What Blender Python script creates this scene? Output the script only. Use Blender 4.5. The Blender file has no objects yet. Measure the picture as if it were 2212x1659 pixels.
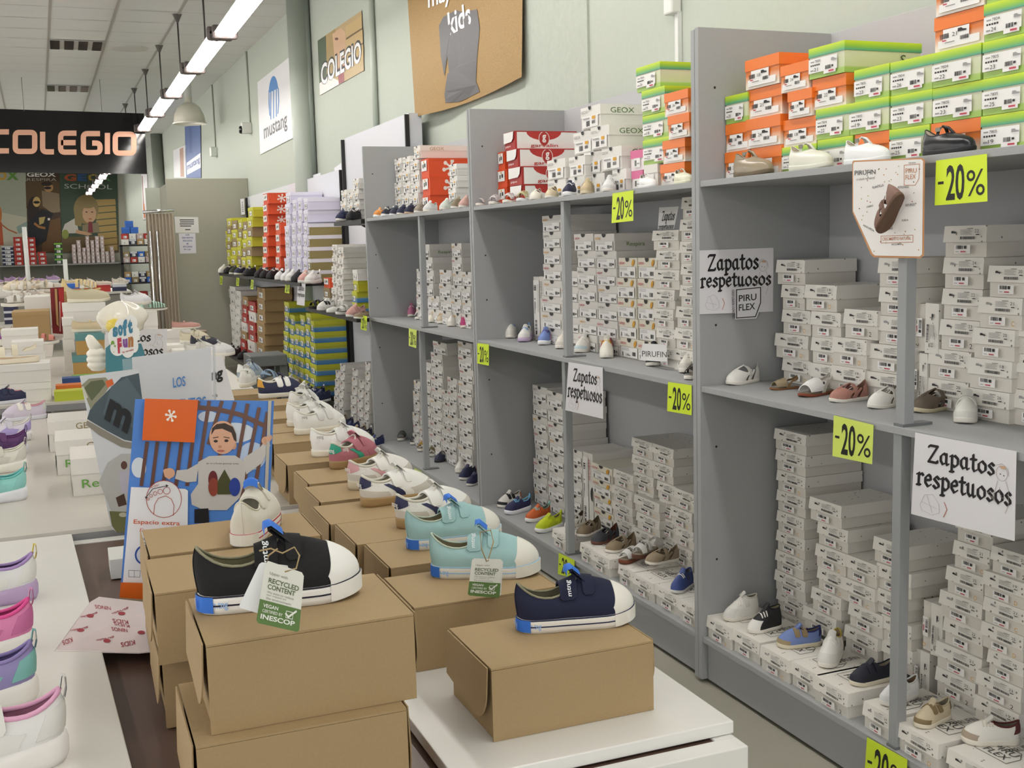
import bpy, bmesh, math, random
from mathutils import Vector, Matrix
from mathutils.bvhtree import BVHTree
random.seed(7)
SC = bpy.context.scene
COL = SC.collection
PI = math.pi
# ------------------------------------------------------------------ camera
FPX, PITCH, YAW, ROLL, CAMZ = 2419.1, -0.1273, 0.37832, -0.02756, 1.489
_cy, _sy, _cp, _sp = math.cos(YAW), math.sin(YAW), math.cos(PITCH), math.sin(PITCH)
FWD = Vector((_sy*_cp, _cy*_cp, _sp))
_r = Vector((_cy, -_sy, 0)); _u = _r.cross(FWD)
CR = math.cos(ROLL)*_r + math.sin(ROLL)*_u
CU = -math.sin(ROLL)*_r + math.cos(ROLL)*_u
CAM = Vector((0, 0, CAMZ))
cd = bpy.data.cameras.new('camera'); co = bpy.data.objects.new('camera', cd); COL.objects.link(co)
cd.sensor_fit = 'HORIZONTAL'; cd.sensor_width = 36; cd.lens = FPX/2212*36; cd.clip_start = .05; cd.clip_end = 200
co.matrix_world = Matrix(((CR.x, CU.x, -FWD.x, 0), (CR.y, CU.y, -FWD.y, 0), (CR.z, CU.z, -FWD.z, CAMZ), (0, 0, 0, 1)))
SC.camera = co
# ------------------------------------------------------------------ world and exposure
w = bpy.data.worlds.new('world'); SC.world = w; w.use_nodes = True
w.node_tree.nodes['Background'].inputs[0].default_value = (1.0, .98, .95, 1)
w.node_tree.nodes['Background'].inputs[1].default_value = 1.0
SC.view_settings.view_transform = 'Standard'; SC.view_settings.look = 'None'
SC.view_settings.gamma = 1; SC.view_settings.use_curve_mapping = False
SC.view_settings.exposure = 0.55
TUBE = 20.0      # emission of the fluorescent tubes
SC.cycles.max_bounces = 6; SC.cycles.diffuse_bounces = 4; SC.cycles.glossy_bounces = 3
SC.cycles.transmission_bounces = 4; SC.cycles.transparent_max_bounces = 8
SC.cycles.caustics_reflective = False; SC.cycles.caustics_refractive = False
SC.cycles.sample_clamp_indirect = 6.0; SC.cycles.use_denoising = True; SC.cycles.use_light_tree = True
# ------------------------------------------------------------------ helpers: a photo pixel on a known plane of the place
def ray(x, y): return FWD + CR*((x-1106)/FPX) + CU*((829.5-y)/FPX)
def ax(x, y, X): d = ray(x, y); return CAM + d*(X/d.x)
def ay(x, y, Y): d = ray(x, y); return CAM + d*(Y/d.y)
def az(x, y, Z): d = ray(x, y); return CAM + d*((Z-CAMZ)/d.z)
WS = .0165
def wx(y): return 2.52 - WS*y          # the long wall, a degree off the shelving
def aw(x, y, off=0): d = ray(x, y); return CAM + d*((2.52-off)/(d.x+WS*d.y))
# ------------------------------------------------------------------ helpers: materials
def lin(h):
    if isinstance(h, str):
        h = h.lstrip('#'); c = [int(h[i:i+2], 16)/255 for i in (0, 2, 4)]
    else: c = h
    return tuple((v/12.92 if v <= .04045 else ((v+.055)/1.055)**2.4) for v in c) + (1,)
_M = {}
def mat(h, rough=.6, kind='', metal=0, spec=.5, scale=60, amt=.06):
    """procedural surface of colour h; kind adds its grain"""
    key = (h, rough, kind, metal, spec, scale, amt)
    if key in _M: return _M[key]
    m = bpy.data.materials.new('m_%s_%s' % (h.lstrip('#'), kind or 'plain')); m.use_nodes = True
    nt = m.node_tree; N = nt.nodes; L = nt.links; b = N['Principled BSDF']
    c = lin(h)
    b.inputs['Base Color'].default_value = c; b.inputs['Roughness'].default_value = rough
    b.inputs['Metallic'].default_value = metal; b.inputs['Specular IOR Level'].default_value = spec
    if kind:
        tc = N.new('ShaderNodeTexCoord'); no = N.new('ShaderNodeTexNoise')
        no.inputs['Scale'].default_value = scale; no.inputs['Detail'].default_value = 4
        src = tc.outputs['Object']
        if kind == 'wood':
            mp = N.new('ShaderNodeMapping'); mp.inputs['Scale'].default_value = (18, 1.2, 18); L.new(src, mp.inputs[0]); src = mp.outputs[0]
        L.new(src, no.inputs['Vector'])
        mx = N.new('ShaderNodeMix'); mx.data_type = 'RGBA'
        d = amt
        mx.inputs[6].default_value = tuple(max(0, v*(1-2*d)) for v in c[:3])+(1,)
        mx.inputs[7].default_value = tuple(min(1, v*(1+2*d)) for v in c[:3])+(1,)
        if kind == 'speck':
            vo = N.new('ShaderNodeTexVoronoi'); vo.inputs['Scale'].default_value = scale; L.new(src, vo.inputs['Vector'])
            cr = N.new('ShaderNodeMath'); cr.operation = 'LESS_THAN'; cr.inputs[1].default_value = .13; L.new(vo.outputs['Distance'], cr.inputs[0])
            mx.inputs[6].default_value = c; mx.inputs[7].default_value = lin('#8a8784'); L.new(cr.outputs[0], mx.inputs[0])
        else:
            L.new(no.outputs[0], mx.inputs[0])
        L.new(mx.outputs[2], b.inputs['Base Color'])
        if kind in ('cloth', 'knit', 'kraft', 'plaster', 'concrete'):
            bp = N.new('ShaderNodeBump'); bp.inputs['Strength'].default_value = {'cloth': .25, 'knit': .5, 'kraft': .08, 'plaster': .2, 'concrete': .15}[kind]
            bp.inputs['Distance'].default_value = .002
            L.new(no.outputs[0], bp.inputs['Height']); L.new(bp.outputs[0], b.inputs['Normal'])
    _M[key] = m; return m
def emit(h, s):
    key = ('emit', h, s)
    if key in _M: return _M[key]
    m = bpy.data.materials.new('m_light'); m.use_nodes = True; N = m.node_tree.nodes
    e = N.new('ShaderNodeEmission'); e.inputs[0].default_value = lin(h); e.inputs[1].default_value = s
    m.node_tree.links.new(e.outputs[0], N['Material Output'].inputs[0]); _M[key] = m; return m
def glass(h='#f4f8fa', alpha=.12):
    key = ('glass', h, alpha)
    if key in _M: return _M[key]
    m = bpy.data.materials.new('m_clear_plastic'); m.use_nodes = True; b = m.node_tree.nodes['Principled BSDF']
    b.inputs['Base Color'].default_value = lin(h); b.inputs['Roughness'].default_value = .05; b.inputs['Alpha'].default_value = alpha
    _M[key] = m; return m
# ------------------------------------------------------------------ helpers: objects
def tag(o, label=None, cat=None, group=None, kind=None):
    if label: o['label'] = label
    if cat: o['category'] = cat
    if group: o['group'] = group
    if kind: o['kind'] = kind
    return o
def empty(name, loc=(0, 0, 0), rz=0):
    o = bpy.data.objects.new(name, None); COL.objects.link(o); o.location = loc; o.rotation_euler = (0, 0, rz); o.empty_display_size = .05
    return o
def link(name, me, parent=None):
    o = bpy.data.objects.new(name, me); COL.objects.link(o)
    if parent: o.parent = parent
    return o
class MB:
    """collects shapes; build() links them as ONE mesh object"""
    def __init__(s): s.v = []; s.f = []; s.m = []; s.sm = []
    def add(s, vs, fs, mi=0, smooth=False):
        b = len(s.v); s.v += [tuple(p) for p in vs]; s.f += [tuple(b+i for i in f) for f in fs]; s.m += [mi]*len(fs); s.sm += [smooth]*len(fs)
        return s
    def box(s, x0, y0, z0, x1, y1, z1, mi=0):
        v = [(x, y, z) for z in (z0, z1) for y in (y0, y1) for x in (x0, x1)]
        return s.add(v, [(0, 2, 3, 1), (4, 5, 7, 6), (0, 1, 5, 4), (2, 6, 7, 3), (0, 4, 6, 2), (1, 3, 7, 5)], mi)
    def tube(s, pts, r, n=8, mi=0, cap=True):
        pts = [Vector(p) for p in pts]; vs = []; fs = []
        for i, p in enumerate(pts):
            a = pts[max(i-1, 0)]; c = pts[min(i+1, len(pts)-1)]; t = (c-a).normalized()
            e = Vector((0, 0, 1)) if abs(t.z) < .9 else Vector((1, 0, 0))
            u = t.cross(e).normalized(); v2 = t.cross(u)
            rr = r[i] if isinstance(r, (list, tuple)) else r
            for k in range(n): q = 2*PI*k/n; vs.append(p+u*(rr*math.cos(q))+v2*(rr*math.sin(q)))
        for i in range(len(pts)-1):
            for k in range(n): fs.append((i*n+k, i*n+(k+1) % n, (i+1)*n+(k+1) % n, (i+1)*n+k))
        if cap: fs += [tuple(range(n))[::-1], tuple(range((len(pts)-1)*n, len(pts)*n))]
        return s.add(vs, fs, mi, True)
    def lathe(s, prof, c=(0, 0, 0), n=24, mi=0):
        vs = []; fs = []
        for r, z in prof:
            for k in range(n): q = 2*PI*k/n; vs.append((c[0]+r*math.cos(q), c[1]+r*math.sin(q), c[2]+z))
        for i in range(len(prof)-1):
            for k in range(n): fs.append((i*n+k, i*n+(k+1) % n, (i+1)*n+(k+1) % n, (i+1)*n+k))
        return s.add(vs, fs, mi, True)
    def grid(s, rows, mi=0, closed=False, smooth=True):
        n = len(rows[0]); vs = [p for r in rows for p in r]; fs = []
        for i in range(len(rows)-1):
            for k in range(n if closed else n-1):
                k2 = (k+1) % n; fs.append((i*n+k, i*n+k2, (i+1)*n+k2, (i+1)*n+k))
        return s.add(vs, fs, mi, smooth)
    def mesh(s, name, mats):
        me = bpy.data.meshes.new(name); me.from_pydata(s.v, [], s.f)
        for m in (mats if isinstance(mats, (list, tuple)) else [mats]): me.materials.append(m)
        me.polygons.foreach_set('material_index', s.m); me.polygons.foreach_set('use_smooth', s.sm); me.update()
        return me
    def build(s, name, mats, parent=None, bevel=0):
        o = link(name, s.mesh(name, mats), parent)
        if bevel:
            md = o.modifiers.new('edge', 'BEVEL'); md.width = bevel; md.segments = 2; md.limit_method = 'ANGLE'
        return o
def bxo(name, m, a, b, parent=None, bevel=0):
    return MB().box(min(a[0], b[0]), min(a[1], b[1]), min(a[2], b[2]), max(a[0], b[0]), max(a[1], b[1]), max(a[2], b[2])).build(name, m, parent, bevel)
def pop_copy(root, name=None):
    """a copy of a thing with copies of its parts and sub-parts"""
    r = root.copy(); COL.objects.link(r)
    for ch in root.children:
        c = ch.copy(); COL.objects.link(c); c.parent = r
        for g in ch.children:
            d = g.copy(); COL.objects.link(d); d.parent = c
    return r
# flat prints: a frame (origin, right, up) and polygons in it
class Fr:
    def __init__(s, o, u, v): s.o = Vector(o); s.u = Vector(u).normalized(); s.v = Vector(v).normalized(); s.n = s.u.cross(s.v)
    def p(s, x, y, d=0): return s.o+s.u*x+s.v*y+s.n*d
    def mx(s): return Matrix(((s.u.x, s.v.x, s.n.x, s.o.x), (s.u.y, s.v.y, s.n.y, s.o.y), (s.u.z, s.v.z, s.n.z, s.o.z), (0, 0, 0, 1)))
def ell(cx, cy, rx, ry, n=24, a=0, t0=0, t1=2*PI):
    out = []
    full = abs(t1-t0-2*PI) < 1e-6
    for k in range(n if full else n+1):
        t = t0+(t1-t0)*k/n; x, y = rx*math.cos(t), ry*math.sin(t)
        out.append((cx+x*math.cos(a)-y*math.sin(a), cy+x*math.sin(a)+y*math.cos(a)))
    return out
def rc(x0, y0, x1, y1): return [(x0, y0), (x1, y0), (x1, y1), (x0, y1)]
def prints(name, fr, polys, parent=None, d0=.0006, dd=.0002, rough=.5):
    """one mesh of coloured flat polygons printed on a surface"""
    mats = []; mb = MB()
    for i, (h, pts) in enumerate(polys):
        m = h if not isinstance(h, str) else mat(h, rough)
        if m not in mats: mats.append(m)
        mb.add([fr.p(x, y, d0+dd*i) for x, y in pts], [tuple(range(len(pts)))], mats.index(m))
    return mb.build(name, mats, parent)
def strokes(lines, wdt, nib=None):
    """quads of pen strokes; nib=(angle, thin) draws with a broad nib"""
    out = []
    for pts in lines:
        if nib:
            a, th = nib; nx, ny = math.cos(a)*wdt/2, math.sin(a)*wdt/2; qx, qy = -math.sin(a)*th/2, math.cos(a)*th/2
            for (x0, y0), (x1, y1) in zip(pts, pts[1:]):
                cand = [(x+sx*nx+sy*qx, y+sx*ny+sy*qy) for x, y in ((x0, y0), (x1, y1)) for sx in (-1, 1) for sy in (-1, 1)]
                out.append(hull(cand))
        else:
            h = wdt/2; n = len(pts); L = []; R_ = []
            closed = n > 2 and pts[0] == pts[-1]
            for i in range(n):
                p = pts[i]
                a = pts[i-1] if i > 0 else (pts[-2] if closed else None); b = pts[i+1] if i < n-1 else (pts[1] if closed else None)
                d1 = _nrm(a, p) if a else None; d2 = _nrm(p, b) if b else None
                if d1 is None: d1 = d2
                if d2 is None: d2 = d1
                mx_, my_ = d1[0]+d2[0], d1[1]+d2[1]; l = math.hypot(mx_, my_) or 1; mx_, my_ = mx_/l, my_/l
                k = h/max(.35, mx_*d1[0]+my_*d1[1]); L.append((p[0]-my_*k, p[1]+mx_*k)); R_.append((p[0]+my_*k, p[1]-mx_*k))
            for i in range(n-1): out.append([L[i], R_[i], R_[i+1], L[i+1]])
    return out
def _nrm(a, b):
    l = math.hypot(b[0]-a[0], b[1]-a[1]) or 1; return ((b[0]-a[0])/l, (b[1]-a[1])/l)
def hull(p):
    p = sorted(set((round(x, 5), round(y, 5)) for x, y in p)); lo = []; up = []
    for c, seq in ((lo, p), (up, p[::-1])):
        for q in seq:
            while len(c) > 1 and (c[-1][0]-c[-2][0])*(q[1]-c[-2][1])-(c[-1][1]-c[-2][1])*(q[0]-c[-2][0]) <= 0: c.pop()
            c.append(q)
    return lo[:-1]+up[:-1]
def rnd(pts, r, n=4):
    """rounds the corners of a polyline"""
    out = []; N = len(pts); closed = pts[0] == pts[-1]
    for i, p in enumerate(pts):
        if (i in (0, N-1)) and not closed: out.append(p); continue
        if i == N-1: continue
        a = pts[i-1] if i else pts[-2]; b = pts[i+1]
        d1 = _nrm(p, a); d2 = _nrm(p, b)
        A = (p[0]+d1[0]*r, p[1]+d1[1]*r); B = (p[0]+d2[0]*r, p[1]+d2[1]*r)
        for k in range(n+1):
            t = k/n; out.append(((1-t)**2*A[0]+2*t*(1-t)*p[0]+t*t*B[0], (1-t)**2*A[1]+2*t*(1-t)*p[1]+t*t*B[1]))
    if closed: out.append(out[0])
    return out
_T = {}
def tmesh(s, bold=0, shear=0, space=1):
    """2D outline mesh of a text in the built-in font: (verts, faces, width, height)"""
    key = (s, bold, shear, space)
    if key in _T: return _T[key]
    c = bpy.data.curves.new('lettering', 'FONT'); c.body = s; c.size = 1; c.offset = bold; c.shear = shear; c.space_character = space; c.resolution_u = 3
    o = bpy.data.objects.new('lettering', c); COL.objects.link(o)
    dg = bpy.context.evaluated_depsgraph_get(); dg.update()
    me = bpy.data.meshes.new_from_object(o.evaluated_get(dg), depsgraph=dg)
    vs = [tuple(v.co) for v in me.vertices]; fs = [tuple(p.vertices) for p in me.polygons]
    bpy.data.objects.remove(o); bpy.data.curves.remove(c); bpy.data.meshes.remove(me)
    x0 = min(v[0] for v in vs); x1 = max(v[0] for v in vs); y0 = min(v[1] for v in vs); y1 = max(v[1] for v in vs)
    vs = [((v[0]-x0)/(x1-x0), (v[1]-y0)/(y1-y0)) for v in vs]
    _T[key] = (vs, fs, (x1-x0)/(y1-y0)); return _T[key]
def text(name, s, fr, x0, y0, x1, y1, h, parent=None, bold=0, shear=0, d=.0012, space=1, rough=.5):
    """text stretched into the rectangle x0..x1, y0..y1 of a frame"""
    vs, fs, _ = tmesh(s, bold, shear, space); mb = MB()
    mb.add([fr.p(x0+(x1-x0)*a, y0+(y1-y0)*b, d) for a, b in vs], fs)
    return mb.build(name, mat(h, rough) if isinstance(h, str) else h, parent)
def tadd(mb, s, fr, x0, y0, x1, y1, mi, d=.0012, bold=0, shear=0):
    vs, fs, _ = tmesh(s, bold, shear); mb.add([fr.p(x0+(x1-x0)*a, y0+(y1-y0)*b, d) for a, b in vs], fs, mi)
ORD = 'bottom second third fourth fifth sixth seventh eighth ninth tenth eleventh twelfth thirteenth fourteenth'.split()
NTH = 'first second third fourth fifth sixth seventh eighth ninth tenth eleventh twelfth thirteenth fourteenth fifteenth sixteenth seventeenth eighteenth'.split()
# ------------------------------------------------------------------ the room
CEIL = 3.85
YB = 36.0
floor_m = mat('#a3a092', .55, 'concrete', scale=2.2, amt=.09)
wall_m = mat('#b7beb3', .85, 'plaster', scale=35, amt=.02)
def struct(o): o['kind'] = 'structure'; return o
struct(MB().add([(-9, -4, 0), (2.75, -4, 0), (2.75, 37, 0), (-9, 37, 0)], [(0, 1, 2, 3)]).build('floor', floor_m))
def wslab(name, y0, y1, z0, z1, off, m, th=.1):
    mb = MB(); v = []
    for z in (z0, z1):
        for y in (y0, y1): v += [(wx(y)-off, y, z), (wx(y)-off+th, y, z)]
    mb.add(v, [(0, 1, 3, 2), (4, 6, 7, 5), (0, 4, 5, 1), (2, 3, 7, 6), (0, 2, 6, 4), (1, 5, 7, 3)])
    return mb.build(name, m)
struct(wslab('wall_right', -4, 37, 0, CEIL, 0, wall_m))
struct(wslab('trim_1', 5.0, 5.75, 2.0, CEIL, .012, mat('#b4bbb0', .9, 'plaster', scale=30, amt=.05)))   # rough plaster patch
struct(bxo('wall_back', mat('#b5b5a6', .85, 'plaster', scale=30, amt=.02), (-9, YB, 0), (3, YB+.1, 5)))
# tiled ceiling: square panels hung on a grid, turned a degree with the building
ceil_tile = mat('#d9dad9', .9, 'plaster', scale=90, amt=.03); grid_m = mat('#a9a6a2', .6)
def cx(x, y): return x - WS*(y-12)
mb = MB(); mb.add([(-9, -4, CEIL), (-9, YB, CEIL), (wx(YB), YB, CEIL), (wx(-4), -4, CEIL)], [(0, 1, 2, 3)])
TX, TY = .6, .6
x_lines = [.09 + TX*k for k in range(-15, 4)]
for i, X in enumerate(x_lines):
    wd = .012
    mb.add([(cx(X-wd, -4), -4, CEIL-.004), (cx(X-wd, YB), YB, CEIL-.004), (cx(X+wd, YB), YB, CEIL-.004), (cx(X+wd, -4), -4, CEIL-.004)], [(0, 1, 2, 3)], 1)
for k in range(67):
    y = -3.6+TY*k
    mb.add([(-9, y-.004+.1, CEIL-.003), (-9, y+.004+.1, CEIL-.003), (wx(y), y+.004-.03, CEIL-.003), (wx(y), y-.004-.03, CEIL-.003)], [(0, 1, 2, 3)], 1)
struct(mb.build('ceiling', [ceil_tile, grid_m]))
# column and pipes on the wall
pcol = mat('#a4aca2', .5)
def wpipe(name, px, py, r, z0, m, label, cat='pipe'):
    p = aw(px, py, r+.004); o = MB().tube([(p.x, p.y, z0), (p.x, p.y, CEIL)], r, 18).build(name, m)
    return tag(o, label, cat)
wpipe('round_column', 648, 150, .1, 0, pcol, 'round grey green column standing against the wall by the white lettered board', 'column')
wpipe('drain_pipe', 667, 150, .03, 1.9, mat('#8f9790', .4), 'thin grey pipe running up the wall beside the round column')
wpipe('conduit_pipe', 807, 150, .022, 2.0, mat('#b4bcb2', .4), 'slim pale conduit on the wall between the schoolbook poster and golden banner')
wpipe('round_column', 340, 340, .11, 0, mat('#7f857c', .6), 'second darker round column far along the wall, past the bell lamp', 'column')
# ------------------------------------------------------------------ fluorescent rows
lamp_body = mat('#e6e8ea', .35); lamp_end = mat('#6b6260', .5)
tube_m = emit('#fff9f2', TUBE)
def lamp(x, y0, y1, z, label, group):
    r = tag(empty('fluorescent_lamp', (x, (y0+y1)/2, z)), label, 'lamp', group); h = (y1-y0)/2
    MB().add([(-.085, -h, 0), (-.05, -h, .05), (.05, -h, .05), (.085, -h, 0), (-.085, h, 0), (-.05, h, .05), (.05, h, .05), (.085, h, 0)],
             [(0, 1, 5, 4), (1, 2, 6, 5), (2, 3, 7, 6), (0, 3, 2, 1), (4, 5, 6, 7), (4, 7, 3, 0)]).build('housing', lamp_body, r)
    for sx in (-1, 1):
        MB().tube([(sx*.045, -h+.07, -.022), (sx*.045, h-.07, -.022)], .018, 10).build('tube', tube_m, r)
    MB().box(-.012, -h+.07, -.02, .012, h-.07, 0).build('reflector', mat('#f5f7f8', .3), r)
    for s in (-1, 1):
        a = s*h; b = s*(h-.06)
        MB().box(-.1, min(a, b), -.05, .1, max(a, b), .06).build('end_cap', lamp_end, r, .02)
    return r
def rod(x, y, z, label, top, group):
    r = tag(empty('suspension_rod', (x, y, top)), label, 'suspension rod', group)
    MB().tube([(0, 0, -.05), (0, 0, z+.05-top)], .008, 8).build('rod', mat('#53504f', .4, metal=.6), r)
    MB().lathe([(.001, -.1), (.045, -.004), (.05, 0), (.001, 0)], n=12).build('ceiling_cone', mat('#5d5a58', .5), r)
LZ = 3.18
for k in range(-6, 14):
    y0 = 9.35+1.84*k; xm = 1.28-WS*(y0+.92-12)
    lamp(xm, y0+.01, y0+1.83, LZ, ('%s lit tube lamp of the hanging row, counted from the picture top' % NTH[k]) if k >= 0 else 'lit tube lamp of the hanging row above the aisle', 'hanging tube lamps over the aisle')
    rod(xm, y0+.92, LZ, '%s thin dark rod hanging the lit tube row from the tiled ceiling' % NTH[max(k, 0)], CEIL, 'rods of the hanging tube row')
for k in range(-1, 12):  # parallel row out of view, added to fill the light from the left
    lamp(-2.6, 2*k, 2*k+1.82, LZ, 'lit tube lamp of the parallel row over the next aisle', 'tube lamps over the next aisle')
# ------------------------------------------------------------------ grey shelving bays
XF, XR = 1.894, 2.3975
ZT, ZS, ZM, ZB = 2.133, 1.660, 1.0045, .161
grey = mat('#a2a4a5', .55, 'plaster', scale=160, amt=.025); grey_d = mat('#6f7274', .5)
back_m = mat('#b3b5b8', .6, 'plaster', scale=120, amt=.015)
bays = [(1.055, 3.1167, 'near bay'), (3.1615, 5.2237, 'middle bay'), (5.2757, 7.3037, 'far bay')]
PT = .021
for i, (y0, y1, nm) in enumerate(bays):
    r = tag(empty('shelving_bay', (XF, (y0+y1)/2, 0)), 'grey shelving bay, %s' % ['the one holding orange and green boxes on top', 'between the two others, red and white boxes on top', 'furthest along the wall, beside the black shelves'][i], 'shelving', 'grey shelving bays along the wall')
    c = r.location
    def P(name, m, a, b, par=r, bevel=.0012):
        return bxo(name, m, [a[k]-c[k] for k in range(3)], [b[k]-c[k] for k in range(3)], par, bevel)
    z1 = ZT if i == 0 else ZT-.004
    P('side_panel', grey, (XF, y1, .012), (XR, y1+PT, z1)); P('side_panel', grey, (XF, y0-PT, .012), (XR, y0, z1))
    P('back_panel', back_m, (XR, y0-PT, .15), (XR+.006, y1+PT, z1))
    for z, nmz in ((ZB, 'bottom_shelf'), (ZM, 'shelf'), (ZS, 'shelf')):
        P(nmz, grey, (XF+.004, y0+.001, z-.019), (XR-.001, y1-.001, z))
    P('plinth', grey, (XF+.022, y0+.002, .012), (XF+.04, y1-.002, ZB-.02))
    # the thin front posts between the shelves, each on its foot plate
    pp = [(1953, 920, 1938, 1612), (1223, 772, 1232, 1197), (905, 709, 913, 1015)][i]
    yp = az(pp[0], pp[1], ZM).y; yb = az(pp[2], pp[3], ZB).y; xp = az(pp[0], pp[1], ZM).x
    post_m = mat('#9b9ea0', .4)
    for (yy, za, zb) in ((yp, ZM, ZS-.019), (yb, ZB, ZM-.019)):
        q = P('post', post_m, (XF+.012, yy-.016, za), (XF+.044, yy+.014, zb), r, .002)
        bxo('foot_plate', grey_d, (XF+.008-c.x, yy-.018-c.y, za-c.z), (XF+.1-c.x, yy+.016-c.y, za+.007-c.z), q)
    for z in (1.2, 1.42, .8, .42, 1.95):
        mb = MB(); mb.lathe([(.0001, .0006), (.004, .0006), (.004, 0)], n=10)
        me = mb.mesh('peg_hole', mat('#2c2c2c', .8)); o = link('peg_hole', me, r)
        o.location = (XF+.06-c.x, y1-.0001-c.y, z); o.rotation_euler = (PI/2, 0, 0)
# ------------------------------------------------------------------ black shelving further along the wall
blk = mat('#1d1d1e', .45); wht = mat('#d3d5dc', .6, 'plaster', scale=120, amt=.012)
BY = [(7.38, 8.55), (8.55, 10.9), (10.9, 14.5)]
BXF = 1.85
def black_bay(y0, y1, zsh, label, ztop, th=.02):
    r = tag(empty('black_shelf_unit', (BXF, (y0+y1)/2, 0)), label, 'shelving', 'black shelf units with white back panels'); c = r.location
    xb = wx(y1)-.03
    def P(name, m, a, b): return bxo(name, m, [a[k]-c[k] for k in range(3)], [b[k]-c[k] for k in range(3)], r)
    P('back_panel', wht, (xb-th, y0+.01, .1), (xb, y1-.01, ztop))
    P('upright', blk, (xb-th-.03, y1-.011, 0), (xb-th-.001, y1+.009, ztop-.01)); P('upright', blk, (xb-th-.03, y0+.001, 0), (xb-th-.001, y0+.02, ztop-.01))
    for z, d, *ye in zsh:
        yl = ye[0] if ye else y1
        P('shelf_board', blk, (xb-th-.002-d, y0+.005, z-.03), (xb-th-.002, yl-.005, z))
        for yy in (y0+.03, yl-.03):
            mb = MB(); x1 = xb-th-.002-c.x; x0 = x1-d*.45; yc = yy-c.y
            mb.add([(x1, yc-.01, z-.03), (x0, yc-.01, z-.03), (x1, yc-.01, z-.12), (x1, yc+.01, z-.03), (x0, yc+.01, z-.03), (x1, yc+.01, z-.12)], [(0, 1, 2), (5, 4, 3), (0, 3, 4, 1), (1, 4, 5, 2), (0, 2, 5, 3)])
            mb.build('bracket', blk, r)
    return r
black_bay(7.39, 9.25, [(1.66, .36, 8.2), (1.0, .42, 9.1), (.14, .5)], 'black shelf unit next to the grey bays, three shelves', 2.36, .09)
black_bay(9.29, 14.4, [(1.19, .4), (.22, .42)], 'black shelf unit holding the yellow and orange box stacks', 2.12)
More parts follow.
